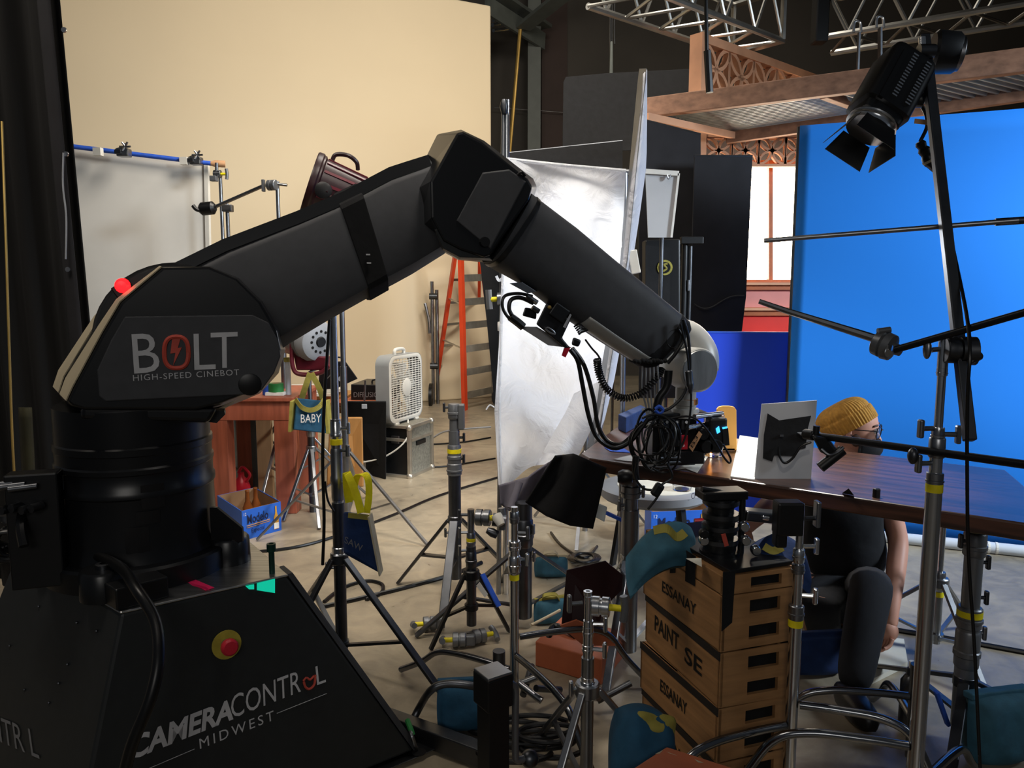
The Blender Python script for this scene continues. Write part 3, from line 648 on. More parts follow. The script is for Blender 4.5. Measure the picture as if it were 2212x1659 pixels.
for x, y in ((795, 550), (797, 568)): MB().box(RP(x, y, .07), (.012, .005, .004), RD, (RN.x, RN.y, 0)).build('strap_tab', 'letter_grey', st)
# dark top cover on the arm
MB().loft([[RP(x, y - 4, o) for x, y, o in ((a[0], a[1], -.1), (a[0], a[1], .04), (a[0] + 8, a[1] + 26, .05), (a[0] + 8, a[1] + 26, -.1))] for a in TOP]).build('arm_top_cover', 'robot_black', rob, smooth=True)
bc = RP(272, 625, .02)
be = MB().box(bc + RN * .03, (.05, .04, .035), (RD + V((0, 0, .6))), (RN.x, RN.y, 0)).build('beacon_bracket', 'black_plastic', rob, bevel=.003)
MB().lathe(RP(266, 617, .06) - RN * .02, RN * .05, [(0, .018), (.6, .02), (1, .012), (1.02, .0)], 16).build('beacon_lamp', 'red_led', be, smooth=True)
# elbow block
EO = [(944, 290), (996, 280), (1046, 304), (1152, 386), (1160, 404), (1150, 438), (1068, 561), (1056, 568), (990, 562), (952, 542), (900, 500), (880, 420)]
EF = [(988, 287), (1000, 285), (1040, 306), (1140, 386), (1150, 404), (1142, 432), (1058, 552), (1046, 556), (996, 540), (958, 520), (932, 470), (930, 392)]
el = MB().loft([[RP(x, y, -.12) for x, y in EO], [RP(x, y, .2) for x, y in EF]]).build('elbow_block', 'robot_black', rob, bevel=.006)
MB().loft([[RP(x, y, .199) for x, y in ((985, 477), (1042, 372), (1100, 365), (1138, 392), (1060, 540))], [RP(x, y, .204) for x, y in ((987, 477), (1043, 375), (1099, 368), (1134, 394), (1059, 536))]]).build('elbow_cover', 'robot_cover', el, bevel=.002)
MB().loft([[RP(x, y, .135) for x, y in ((938, 495), (984, 480), (1058, 545), (1066, 564), (992, 560), (955, 540))], [RP(x, y, .19) for x, y in ((940, 497), (983, 484), (1050, 543), (1058, 558), (994, 556), (958, 537))]]).build('elbow_lower_cover', 'robot_panel', el, bevel=.002)
MB().lathe(RP(1046, 523, .2), RN * .012, [(0, .016), (1, .014), (1, 0)], 16).build('elbow_cap', 'black_rubber', el)
MB().tube([RP(1118, 378, .2), RP(1126, 372, .205), RP(1134, 380, .2)], .004).build('elbow_clip', 'black_plastic', el)
# forearm
FT = [(1136, 418), (1160, 436), (1235, 492), (1320, 562), (1405, 630), (1462, 676), (1482, 702)]
FB = [(1050, 566), (1058, 574), (1130, 614), (1222, 686), (1300, 738), (1370, 782), (1400, 786)]
def fr(tp, bp, w_, g=1., e=.62):
    t, b = RP(*tp, .09), RP(*bp, .09); c = (t + b) / 2; a = (t - b) / 2; s = lambda q: math.copysign(abs(q) ** e, q)
    return [c + a * s(math.cos(q)) * g + RN * w_ * s(math.sin(q)) * g for q in [2 * math.pi * k / 32 for k in range(32)]]
fo = MB().loft([fr(t_, b_, .1 - .006 * i) for i, (t_, b_) in enumerate(zip(FT, FB))]).build('forearm', 'robot_cover', rob, smooth=True)
MB().loft([fr((1150, 428), (1054, 570), .1, 1.012), fr((1156, 434), (1062, 576), .1, 1.012)]).build('seam_ring', 'robot_black', fo, smooth=True)
MB().lathe(RP(1455, 732, .152), RN * .008, [(0, .033), (.6, .036), (1, .03), (.6, .026), (.3, 0)], 24).build('round_cap', 'black_rubber', fo, smooth=True)
for k in range(5):
    t_ = (1474 - k * 3, 690 - k * 1); b_ = (1396 - k * 6, 787 - k * 1)
MB().loft([fr((1462, 676), (1368, 782), .068, 1.02), fr((1478, 694), (1388, 792), .066, 1.04), fr((1484, 704), (1400, 794), .064, .98)]).build('cuff', 'black_cloth', fo, smooth=True)
for k in range(9):
    p = RP(1372 + 8 * k, 780 + 1.5 * math.sin(k * 2), .16); MB().ball(p, (.009, .012, .008), 8, 5).build('cuff_gather', 'black_cloth', fo, smooth='all')
def fsec(k):
    i_ = min(int(k), len(FT) - 2); f_ = k - i_; mixp = lambda L: tuple(L[i_][j_] * (1 - f_) + L[i_ + 1][j_] * f_ for j_ in (0, 1))
    t, b = RP(*mixp(FT), .09), RP(*mixp(FB), .09); return (t + b) / 2, (t - b) / 2, .1 - .006 * k
def fpt(k, q, g=1.012, e=.62):
    c, a, w_ = fsec(k); s_ = lambda v: math.copysign(abs(v) ** e, v); return c + a * s_(math.cos(q)) * g + RN * w_ * s_(math.sin(q)) * g
MB().grid(lambda u, v: fpt(3.25 + 2.2 * u, math.pi * (.70 + .28 * v)), 14, 8).build('lit_underside', 'robot_wrist', fo, smooth='all', solid=.002)  # silk light on the forearm underside, put into a paler skin
# wrist
Yr = 2.62
wc = P(1512, 800, Yr - .08); ax = V((.37, -.93, 0)).normalized()
wr = MB().lathe(wc, -ax * .17, [(0, 0), (0, .070), (.03, .074), (.5, .074), (.75, .066), (1, .05), (1, 0)], 40).build('wrist', 'robot_wrist', rob, smooth=True)
MB().lathe(wc, ax * .003, [(0, .068), (1, .066), (1, 0)], 40).build('wrist_cap', 'brushed_aluminium', wr)
MB().tube([P(1440, 735, Yr + .06), P(1480, 735, Yr + .06), P(1508, 765, Yr + .04), P(1512, 800, Yr + .02)], lambda t: .075 - .012 * t, n=20).build('wrist_knuckle', 'robot_wrist', wr, smooth=True)
q = P(1482, 830, Yr)
MB().lathe(q, V((0, 0, zz(900, Yr) - q.z)), [(0, .035), (.45, .035), (.46, .04), (.62, .04), (.644, .036), (.72, .036), (.74, .045), (1, .05), (1, 0)], 28).build('tool_flange', 'robot_wrist', wr, smooth=True)
MB().lathe(P(1484, 872, Yr), (0, 0, .018), [(0, .0375), (1, .0375)], 28).build('copper_ring', 'copper', wr, smooth=True)
# floor frame under the pedestal
bf = thing('floor_dolly', 'grey steel floor frame with a cut-out corner under the robot', 'dolly', (Rb.x, Rb.y, 0))
MB().hexa([PZ(x, y, .0) for x, y in ((700, 1720), (892, 1640), (955, 1612), (800, 1560))], [PZ(x, y, .02) for x, y in ((700, 1720), (892, 1640), (955, 1612), (800, 1560))]).build('plate', 'dark_steel', bf, bevel=.003)
MB().bar(PZ(830, 1552, .04), PZ(1045, 1632, .04), .05, .06).build('rail', 'dark_steel', bf, bevel=.004)
MB().lathe(PZ(905, 1625, .021), (0, 0, .002), [(0, .0), (0, .022), (1, .022), (1, 0)], 16).build('hole', 'hole_dark', bf)
MB().tube([PZ(882, 1565, .1), PZ(890, 1590, .09), PZ(895, 1605, .06), PZ(900, 1622, .02)], .006).build('ground_wire', 'steel', bf, smooth=True)
MB().tube([PZ(880, 1556, .11), PZ(887, 1574, .1), PZ(891, 1588, .085)], .0085).build('green_sleeve', 'green_tape', bf, smooth=True)

# ================================================================== REUSABLE GRIP GEAR
def knob_T(p, d, parent, r=.011, L=.03, T=.05, m='chrome', name='knob'):
    """a screw with a T handle sticking out of p along d"""
    p = V(p); d = V(d).normalized()
    k = MB().cyl(p, p + d * L, r * .55, n=8)
    k = k.build(name, m, parent, smooth=True)
    MB().box(p + d * (L + .006), (.012, .022 if T < .04 else .016, T), d, V((0, 0, 1)).cross(d) if abs(d.z) < .9 else (1, 0, 0)).build('handle', m, k, bevel=.004)
    return k
def stand(label, x, y, risers, name='light_stand', collars=(), knobs=(), tapes=(), feet=(), hinge=None, low=None, legm='steel', legw=.022, cat='stand', group=None, lean=(0, 0)):
    """risers: (z0,z1,r,mat); collars: (z0,z1,r,mat); knobs: (z, angle, mat); tapes: (z,r); feet: world xy of leg ends"""
    t = thing(name, label, cat, (x, y, 0), group)
    def c(z): return V((x + lean[0] * z, y + lean[1] * z, z))
    for z0, z1, r, m in risers: MB().cyl(c(z0), c(z1), r, n=16).build('riser', m, t, smooth=True)
    for z0, z1, r, m in collars:
        MB().lathe(c(z0), c(z1) - c(z0), [(0, r * .9), (.06, r), (.3, r), (.33, r * 1.1), (.45, r * 1.1), (.48, r), (.94, r), (1, r * .9)], 16).build('collar', m, t, smooth=True)
    for z, q, m in knobs:
        d = V((math.cos(q), math.sin(q), 0)); knob_T(c(z) + d * .012, d, t, m=m, L=.028, T=.045)
    for z, r in tapes: MB().cyl(c(z), c(z + .02), r, n=16).build('tape_band', 'tape_yellow', t, smooth=True)
    for fx in feet:
        f = V((fx[0], fx[1], .008)); a = c(hinge) + (V((f.x, f.y, 0)) - V((x, y, 0))).normalized() * .03
        MB().bar(a, f, legw, .014).build('leg', legm, t, bevel=.003)
        if low is not None:
            mdl = a + (f - a) * .55; b0 = c(low) + (V((f.x, f.y, 0)) - V((x, y, 0))).normalized() * .025
            MB().bar(b0, mdl, legw * .7, .01).build('brace', legm, t)
    if feet:
        MB().lathe(c(hinge - .02), c(hinge + .02) - c(hinge - .02), [(0, .03), (.1, .034), (.9, .034), (1, .03)], 12).build('leg_collar', legm, t, smooth=True)
        if low is not None: MB().lathe(c(low - .012), V((0, 0, .024)), [(0, .028), (1, .028)], 12).build('lower_collar', legm, t, smooth=True)
    return t
def c_leg(t, x, y, z, q, reach=.5, r=.0115, m='dimmed_leg_chrome'):
    d = V((math.cos(q), math.sin(q), 0)); o = V((x, y, z))
    pts = [o + d * .02, o + d * .12 + V((0, 0, .004)), o + d * (reach * .5), o + d * (reach * .66) - V((0, 0, z * .12)), o + d * (reach * .8) - V((0, 0, z * .5)), V((0, 0, .012)) + V((o.x, o.y, 0)) + d * reach]
    return MB().tube(pts, r, n=10).build('leg', m, t, smooth=True)
def grip_head(parent, c, axis, s=1., m='steel', handle=True, up=V((0, 0, 1))):
    """two knurled plates on an axis with a T knob"""
    c = V(c); a = V(axis).normalized() * s
    h = MB().lathe(c - a * .024, a * .048, [(0, .024 * s), (.05, .027 * s), (.42, .027 * s), (.46, .022 * s), (.54, .022 * s), (.58, .027 * s), (.95, .027 * s), (1, .024 * s)], 20).build('grip_head', m, parent, smooth=True)
    if handle:
        MB().cyl(c + a * .024, c + a * .055, .009 * s, n=10).build('handle_stem', 'tape_yellow', h, smooth=True)
        u = up - axis_dot(up, a); u.normalize()
        MB().tube([c + a * .06 - u * .035 * s, c + a * .064, c + a * .06 + u * .035 * s], .011 * s, n=10).build('handle', 'grey_metal', h, smooth=True)
    return h
def axis_dot(u, a):
    an = a.normalized(); return an * u.dot(an)
def pillow(c, ex, ey, sx, sy, sz, sag=0., seed=0):
    """soft bag: inflated rectangle, ex/ey in plane"""
    ex = V(ex).normalized(); ey = V(ey).normalized(); ez = ex.cross(ey).normalized(); c = V(c); rnd = random.Random(seed); ph = rnd.random() * 6
    mb = MB(); n = 14
    for side in (1, -1):
        def fn(u, v):
            a, b = 2 * u - 1, 2 * v - 1
            h = max(0, (1 - a ** 4)) ** .5 * max(0, (1 - b ** 4)) ** .5
            wob = 1 + .12 * math.sin(4 * a + ph) * math.cos(3 * b + ph)
            p = c + ex * sx / 2 * a * (1 - .05 * b * b) + ey * sy / 2 * b * (1 - .05 * a * a) + ez * side * sz / 2 * h * wob
            return p + V((0, 0, -sag * a * a))
        mb.grid(fn, n, n)
    return mb
def weld(o):
    md = o.modifiers.new('weld', 'WELD'); md.merge_threshold = .0008; return o
def sandbag(label, c, ex, ey, sx, sy, sz, m='sandbag_blue', strap='strap_olive', sag=0., seed=1, saddle=True, name='sandbag', trim=True):
    c = V(c); ex = V(ex).normalized(); ey = V(ey).normalized()
    t = thing(name, label, 'sandbag', (c.x, c.y, max(0, c.z - sy / 2 if abs(ey.z) > .5 else c.z - sz / 2)))
    weld(pillow(c, ex, ey, sx, sy, sz, sag, seed).build('bag', m, t, smooth='all'))
    if trim:
        a = c + ey * sy * .47; ez = ex.cross(ey).normalized()
        MB().box(a, (sx * .98, .02, sz * .28), ex, ey).build('top_band', strap, t, bevel=.004)
    return t
def strap(parent, pts, wd, m, th=.003, side=V((0, 0, 1)), name='strap'):
    pts = smooth_path(pts, 6); rings = []
    for i, p in enumerate(pts):
        z = (pts[min(i + 1, len(pts) - 1)] - pts[max(i - 1, 0)]).normalized(); s = (V(side) - z * V(side).dot(z)).normalized(); n = z.cross(s)
        rings.append([p - s * wd / 2 - n * th / 2, p + s * wd / 2 - n * th / 2, p + s * wd / 2 + n * th / 2, p - s * wd / 2 + n * th / 2])
    return MB().loft(rings).build(name, m, parent)
def cable(label, pts, r=.006, m='black_rubber', name='cable', k=6, group=None, n=8):
    return tag(MB().tube(pts, r, n=n, k=k).build(name, m, smooth=True), label, 'cable', group)

# ================================================================== LEFT BACKGROUND
# white foam panel with blue pipe, clamps
Yp = 5.9
t = thing('white_bounce_board', 'tall white bounce board with a blue top pipe by the drape', 'bounce board', (xx(300, 900, Yp), Yp, 0))
c4 = [P(120, 312, 5.75), P(443, 352, 6.05), V((xx(452, 900, 6.05), 6.05, .05)), V((P(120, 312, 5.75).x, 5.75, .05))]
MB().prism(c4, (0, .03, 0)).build('board', 'foam_white', t)
MB().bar(c4[1] + V((.012, 0, 0)), c4[2] + V((.012, 0, 0)), .04, .03).build('edge_bar', 'white_plastic', t)
MB().cyl(P(120, 312, 5.7), P(462, 354, 6.0), .017, n=10).build('top_pipe', 'tape_blue', t, smooth=True)
MB().lathe(P(455, 353, 5.99), (.1, .03, 0), [(0, .015), (.3, .026), (1, .026), (1, .0)], 12).build('pipe_end', 'kraft', t, smooth=True)
for k, (a, b) in enumerate(((212, 328), (398, 348))):
    MB().box(P(a, b, 5.72 + .2 * k), (.055, .045, .055)).build('tape_tab', 'white_plastic', t)
for k, (a, b) in enumerate(((268, 326), (424, 344))):
    Yc = 5.72 + .23 * k
    h = thing('tube_clamp', ('left' if k == 0 else 'right') + ' metal star-knob clamp on the blue pipe of the white board', 'clamp', P(a, b, Yc), 'clamps on the blue pipe')
    MB().box(P(a, b + 4, Yc), (.085, .07, .06)).build('jaw', 'steel', h, bevel=.008)
    MB().box(P(a - 10, b + 3, Yc - .02), (.05, .06, .03)).build('pad', 'dark_steel', h, bevel=.005)
    st_ = MB().lathe(P(a + 2, b - 6, Yc - .02), (0, 0, .035), [(0, .008), (1, .008)], 10).build('screw', 'chrome', h)
    for j in range(6):
        q = j * math.pi / 3; p = P(a + 3, b - 9, Yc - .03); MB().cyl(p, p + V((math.cos(q) * .04, -.01, math.sin(q) * .035)), .007, n=8).build('star_arm', 'steel', h, smooth=True)
    MB().cyl(P(a - 4, b - 8, Yc), P(a - 18, b - 2, Yc), .009).build('lever', 'steel', h, smooth=True)
def far_stand(label, px, top, Y, r=.013, heads=(), feet=True, m='steel'):
    x = xx(px, top + 200, Y); ft = [(x + .5 * math.cos(q), Y + .5 * math.sin(q)) for q in (.4, 2.5, 4.6)]
    z1 = zz(top, Y)
    t = stand(label, x, Y, [(0.05, z1 * .5, r * 1.6, m), (z1 * .5, z1, r, m)], collars=[(z1 * .47, z1 * .53, r * 2, m)], feet=ft, hinge=.6, low=.15)
    return t, x
t, x = far_stand('thin stand holding the right end of the blue pipe', 484, 372, 5.85)
h = grip_head(t, P(470, 376, 5.84), (1, 0, 0), 1.1); MB().cyl(P(468, 352, 5.84), P(468, 372, 5.84), .012).build('spud', 'steel', t, smooth=True)
MB().box(P(462, 386, 5.8), (.05, .05, .04)).build('clamp_jaw', 'grey_metal', t, bevel=.006)
t, x = far_stand('thin stand with a black boom knuckle in front of the white board', 499, 440, 5.5)
MB().box(P(492, 450, 5.48), (.07, .05, .05)).build('clamp_jaw', 'steel', t, bevel=.006)
arm = thing('gobo_boom', 'slanting grip arm with a black knuckle beside the white board', 'grip arm', P(430, 450, 5.4))
MB().cyl(P(462, 448, 5.42), P(572, 400, 5.3), .012, n=10).build('rod', 'steel', arm, smooth=True)
MB().lathe(P(432, 452, 5.42), (.11, -.01, .01), [(0, .03), (.15, .045), (.85, .045), (1, .025)], 18).build('knuckle', 'black_plastic', arm, smooth=True)
MB().tube([P(438, 456, 5.4), P(424, 452, 5.38), P(417, 444, 5.38)], .014).build('handle', 'black_plastic', arm, smooth=True)
t, x = far_stand('thin stand with a T-handle head right of the white board', 606, 392, 5.3)
grip_head(t, P(588, 400, 5.28), (1, -.3, 0), 1.3, 'grey_metal', handle=False)
MB().cyl(P(600, 398, 5.26), P(620, 400, 5.26), .01).build('wing_screw', 'chrome', t, smooth=True)
MB().box(P(569, 401, 5.28), (.02, .03, .08)).build('wing_handle', 'grey_metal', t, bevel=.004)

# maroon spotlight above the arm
def lamp_head(label, a, b, r, Y0, mcan='maroon_dark', mfin='maroon_paint'):
    a, b = V(a), V(b); ax = b - a; L = ax.length; x, y, z = basis(a, b)
    t = thing('spotlight', label, 'lamp', base([a - V((0, 0, r))]))
    MB().lathe(a, ax, [(0, r * .2), (.0, r * 1.02), (.02, r * 1.08), (.12, r * 1.08), (.14, r), (.72, r * .88), (.74, r * .7), (.86, r * .62), (1, r * .55), (1, 0)], 32).build('housing', mcan, t, smooth=True)
    for k in range(14):
        q = 2 * math.pi * k / 14; d = x * math.cos(q) + y * math.sin(q)
        MB().bar(a + ax * .15 + d * r * 1.0, a + ax * .72 + d * r * .9, r * .1, r * .06, up=d).build('fin', mfin, t)
    MB().lathe(a, ax * .1, [(0, r * 1.1), (.2, r * 1.13), (.8, r * 1.13), (1, r * 1.08)], 32).build('front_ring', mcan, t, smooth=True)
    return t, x, y, z
t, x, y, z = lamp_head('maroon finned spotlight rising above the upper arm', P(668, 395, 4.4), P(818, 452, 4.5), mpx(60, 4.4), 4.4)
MB().tube([P(718, 346, 4.3), P(726, 334, 4.3), P(752, 336, 4.3), P(770, 350, 4.32), P(773, 366, 4.35)], .012).build('handle', 'maroon_dark', t, smooth=True)
MB().lathe(P(700, 412, 4.22), (0, -.03, 0), [(0, .045), (.8, .045), (1, .03), (1, .0)], 20).build('pivot', 'black_plastic', t, smooth=True)
MB().bar(P(700, 412, 4.2), P(730, 470, 4.3), .05, .015).build('yoke', 'maroon_dark', t)
xs = xx(735, 600, 4.4)
stand('tall stand of the maroon spotlight behind the arm', xs, 4.42, [(0, 1.0, .02, 'steel'), (1.0, zz(470, 4.4), .015, 'steel')], feet=[(xs + .5, 4.2), (xs - .5, 4.3), (xs, 4.9)], hinge=.5, low=.12)

# second lamp with pale perforated back, on the stand that carries the BABY bag
Yl = 4.9
t = thing('fresnel_lamp', 'maroon lamp with a pale perforated round back under the robot arm', 'lamp', P(672, 800, Yl))
a, b = P(625, 720, Yl + .1), P(690, 738, Yl - .12); ax = (b - a)
MB().lathe(a, ax, [(0, .05), (.1, .13), (.55, .13), (.6, .11), (.66, .135), (.72, .135), (.74, .12), (.78, .128)], 28).build('housing', 'grey_metal', t, smooth=True)
bk = MB().lathe(b - ax * .22, ax * .26, [(0, .135), (.3, .137), (.8, .12), (1, .09), (1.02, 0)], 32).build('back_dish', 'grey_plastic', t, smooth=True)
x, y, z = basis(a, b)
b = b + ax * .041
MB().lathe(b, z * .012, [(0, .035), (1, .03), (1, 0)], 18).build('back_hub', 'black_plastic', bk, smooth=True)
for k in range(12):
    q = 2 * math.pi * k / 12; p = b + (x * math.cos(q) + y * math.sin(q)) * .066; MB().lathe(p, z * .002, [(0, .0095), (1, .0095), (1, 0)], 8).build('vent_hole', 'hole_dark', bk)
MB().prism([P(632, 760, Yl - .1), P(705, 772, Yl - .14), P(708, 800, Yl - .14), P(640, 800, Yl - .1)], (0, .12, 0)).build('ballast_box', 'maroon_paint', t, bevel=.008)
MB().tube([P(630, 742, Yl - .12), P(632, 790, Yl - .13), P(646, 808, Yl - .13), P(690, 806, Yl - .15), P(712, 790, Yl - .16)], .014).build('yoke', 'maroon_paint', t, smooth=True)
xs = xx(672, 950, Yl)
stand('stand of the perforated lamp with the BABY bag hung on it', xs, Yl, [(0, .6, .024, 'dark_steel'), (.6, zz(812, Yl), .014, 'steel')], collars=[(.5, .62, .03, 'steel')], knobs=[(.56, 0, 'chrome')], feet=[tuple(PZ(612, 1128, 0)[:2]), tuple(PZ(690, 1145, 0)[:2]), (xs + .3, Yl + .35)], hinge=.42, low=.12)
MB().tube([P(662, 810, Yl - .1), P(672, 802, Yl - .1), P(690, 796, Yl - .1)], .008).build('coil_hook', 'chrome', t, smooth=True)
# BABY bag
bg = thing('tool_bag', 'blue canvas bag lettered BABY with yellow handles', 'bag', P(668, 935, 4.7))
Yb_ = 4.68
MB().loft([[P(x_, y_, Yb_ - o) for x_, y_, o in ((633 + d, 928, w_), (706 - d, 936, w_), (702 - d, 866, w_ * .5), (640 + d, 860, w_ * .5))] for d, w_ in ((2, -.03), (0, 0), (0, .04), (2, .07))]).build('pouch', 'sandbag_blue', bg, bevel=.006)
strap(bg, [P(638, 862, Yb_ - .04), P(652, 880, Yb_ - .07), P(672, 886, Yb_ - .075), P(690, 878, Yb_ - .07), P(700, 862, Yb_ - .04)], .03, 'strap_olive', name='front_handle')
strap(bg, [P(652, 860, Yb_), P(660, 835, Yb_ - .03), P(670, 806, Yb_ - .04)], .035, 'strap_olive', side=V((1, 0, 0)), name='handle')
strap(bg, [P(698, 862, Yb_), P(688, 835, Yb_ - .03), P(672, 806, Yb_ - .04)], .035, 'strap_olive', side=V((1, 0, 0)), name='handle')
for x0, x1, y0, y1 in ((634, 630, 865, 930), (706, 712, 865, 934)):
    MB().bar(P(x0, y0, Yb_ - .02), P(x1, y1, Yb_ - .02), .1, .016).build('side_gusset', 'strap_olive', bg)
lettering('BABY', P(650, 913, Yb_ - .0735), P(694, 912, Yb_ - .0735), P(650, 895, Yb_ - .0735), 'letter_white', bg, depth=.002)
# console table
Yk = 4.85
t = thing('wooden_console', 'reddish wooden console with an open front behind the robot', 'console', (xx(545, 1100, Yk), Yk, 0))
def zr(r): return zz(r, Yk)
def xr(c): return xx(c, 1000, Yk)
for a_, b_ in ((452, 494), (594, 637)): MB().box(((xr(a_) + xr(b_)) / 2, Yk + .06, zr(868) / 2), (xr(b_) - xr(a_), .12, zr(868))).build('post', 'console_red', t, bevel=.004)
MB().box(((xr(452) + xr(637)) / 2, Yk + .06, (zr(866) + zr(908)) / 2), (xr(640) - xr(450), .13, zr(866) - zr(908))).build('top_rail', 'console_red', t, bevel=.004)
MB().box(((xr(452) + xr(637)) / 2, Yk + .3, zr(862)), (xr(642) - xr(448), .66, .025)).build('top_board', 'console_red', t, bevel=.004)
MB().box(((xr(515) + xr(545)) / 2, Yk + .4, .32), (.1, .04, .64)).build('inner_upright', 'board_tan', t)
MB().box(((xr(545) + xr(600)) / 2, Yk + .55, .34), (.2, .03, .68)).build('back_panel', 'cardboard', t)
MB().box((xr(505), Yk + .5, .34), (.1, .03, .68)).build('dark_panel', 'pillar_grey', t)
for a_, b_ in ((452, 494), (594, 637)): MB().box(((xr(a_) + xr(b_)) / 2, Yk + .55, zr(868) / 2), (xr(b_) - xr(a_), .1, zr(868))).build('rear_post', 'console_red', t, bevel=.004)
zt = zr(862) + .013
t = thing('tape_roll', 'green tape roll lying on the console', 'tape roll', (xr(592), Yk + .08, zt + .022))
MB().lathe((xr(592), Yk + .1, zt + .022), (0, 0, .055), [(0, .025), (0, .048), (1, .048), (1, .025)], 24).build('roll', 'green_tape', t, smooth=True)
MB().lathe((xr(592), Yk + .1, zt + .022), (0, 0, .056), [(0, .021), (0, .026), (1, .026), (1, .021)], 20).build('core', 'cardboard', t, smooth=True)
tag(MB().box((xr(592), Yk + .1, zt + .011), (.12, .09, .022)).build('paper_pad', 'white_plastic', bevel=.003), 'white pad under the green tape roll', 'pad')
tag(MB().lathe((xr(572), Yk + .12, zt), (0, 0, .06), [(0, .0), (0, .035), (1, .035), (1, .018), (.5, .018)], 18).build('tape_roll', 'tape_blue', smooth=True), 'dark blue tape roll on the console beside the green one', 'tape roll')
t = thing('clear_tube', 'clear tube with a yellow cap standing on the console', 'tube', (xr(617), Yk + .12, zt))
MB().cyl((xr(617), Yk + .12, zt), (xr(617), Yk + .12, zr(785)), .018).build('tube', 'pvc', t, smooth=True)
MB().cyl((xr(617), Yk + .12, zr(785)), (xr(617), Yk + .12, zr(776)), .024).build('cap', 'strap_olive', t, smooth=True)
# stack of boards on a bench behind
bn = thing('work_bench', 'low bench behind the console carrying stacked boards', 'bench', (xx(700, 1000, 6.3), 6.3, 0))
zt = zz(872, 6.3)
MB().box((xx(700, 870, 6.3), 6.4, zt - .02), (1.1, .7, .04)).build('top', 'plywood', bn)
for sx_ in (-.5, .5):
    for sy_ in (-.3, .3): MB().bar((xx(700, 870, 6.3) + sx_, 6.4 + sy_, zt - .04), (xx(700, 870, 6.3) + sx_ * 1.05, 6.4 + sy_, 0), .05, .05).build('leg', 'steel', bn)
for k in range(5):
    tag(MB().box((xx(665 + 14 * (k % 3), 860, 6.3), 6.35 - .03 * (k % 2), zt + .012 + .028 * k), (.55 - .03 * k, .4, .024), (1, .08 * (k - 2), 0), (0, 1, 0)).build('loose_board', ['paper', 'board_tan', 'plywood', 'paper', 'foam_white'][k]), ['lowest', 'second', 'third', 'fourth', 'topmost'][k] + ' board of the stack on the work bench', 'board', 'boards on the bench')
for k in range(2):
    tag(MB().box((xx(780, 850, 6.2), 6.1, zt + .015 + .03 * k), (.6 - .1 * k, .35, .026), (1, -.25, 0), (0, 1, 0)).build('plank', 'crate_orange' if k else 'plywood', bevel=.003), ['lower', 'upper'][k] + ' reddish plank lying beside the stacked boards', 'plank')
t = thing('black_hood', 'black trapezoid lamp hood with a wire handle behind the chrome stand', 'lamp hood', P(735, 850, 5.6))
MB().loft([[P(x_, y_, 5.6 + o) for x_, y_ in ((690, 782), (746, 780), (773, 818), (725, 840), (688, 842))] for o in (0, .25)]).build('hood', 'black_paint', t, bevel=.006)
MB().tube([P(712, 782, 5.55), P(718, 772, 5.55), P(738, 773, 5.55), P(744, 782, 5.55)], .006).build('handle', 'black_plastic', t, smooth=True)
MB().lathe(P(737, 818, 5.58), (0, -.02, 0), [(0, .02), (1, .018), (1, 0)], 12).build('knob', 'grey_plastic', t)
MB().tube([P(700, 800, 5.5), P(712, 790, 5.5), P(716, 806, 5.5), P(704, 820, 5.5)], .004).build('wire', 'steel', t)
# black storage box lettered DIFFUSION, black flag and plywood boards
t = thing('black_box', 'black box lettered DIFFUSION behind the fan', 'box', P(795, 905, 6.05))
z0 = zz(900, 6.1)
pts = [P(758, 830, 6.1), P(835, 832, 6.1), P(835, 905, 6.1), P(758, 905, 6.1)]
MB().prism(pts, (.05, .4, 0)).build('body', 'black_paint', t, bevel=.005)
lettering('DIFFUSION', P(764, 858, 6.095), P(827, 858, 6.095), P(764, 847, 6.095), 'letter_dim', t)
MB().tube([P(804, 829, 6.2), P(806, 821, 6.2), P(826, 820, 6.2), P(832, 828, 6.2)], .007).build('handle', 'black_plastic', t, smooth=True)
tag(MB().box(((pts[2].x + pts[3].x) / 2, 6.3, pts[2].z / 2), (.3, .42, pts[2].z)).build('support_crate', 'black_cloth'), 'dark crate carrying the DIFFUSION box', 'crate')
t = thing('leaning_flag', 'tall black flag board leaning in front of the DIFFUSION box', 'flag', PZ(810, 1035, 0))
f0, f1 = PZ(782, 1022, 0), PZ(833, 1036, 0)
MB().hexa([f0, f1, f1 + V((0, .03, 0)), f0 + V((0, .03, 0))], [P(738, 868, 5.9), P(834, 868, 5.75), P(834, 866, 5.79), P(738, 866, 5.94)]).build('board', 'black_cloth', t, bevel=.004)
MB().bar(P(787, 866, 5.7), P(789, 822, 5.72), .012, .008).build('clip_wire', 'steel', t)
MB().box(P(787, 878, 5.68), (.04, .01, .035)).build('clip_plate', 'grey_plastic', t, bevel=.003)
t = thing('plywood_board', 'brown plywood board leaning left of the black flag board', 'board', PZ(760, 1060, 0))
f0, f1 = PZ(705, 1048, 0), PZ(785, 1052, 0)
MB().hexa([f0, f1, f1 + V((0, .02, 0)), f0 + V((0, .02, 0))], [P(712, 902, 5.55), P(783, 902, 5.6), P(783, 900, 5.63), P(712, 900, 5.58)]).build('board', 'plywood', t, bevel=.008)
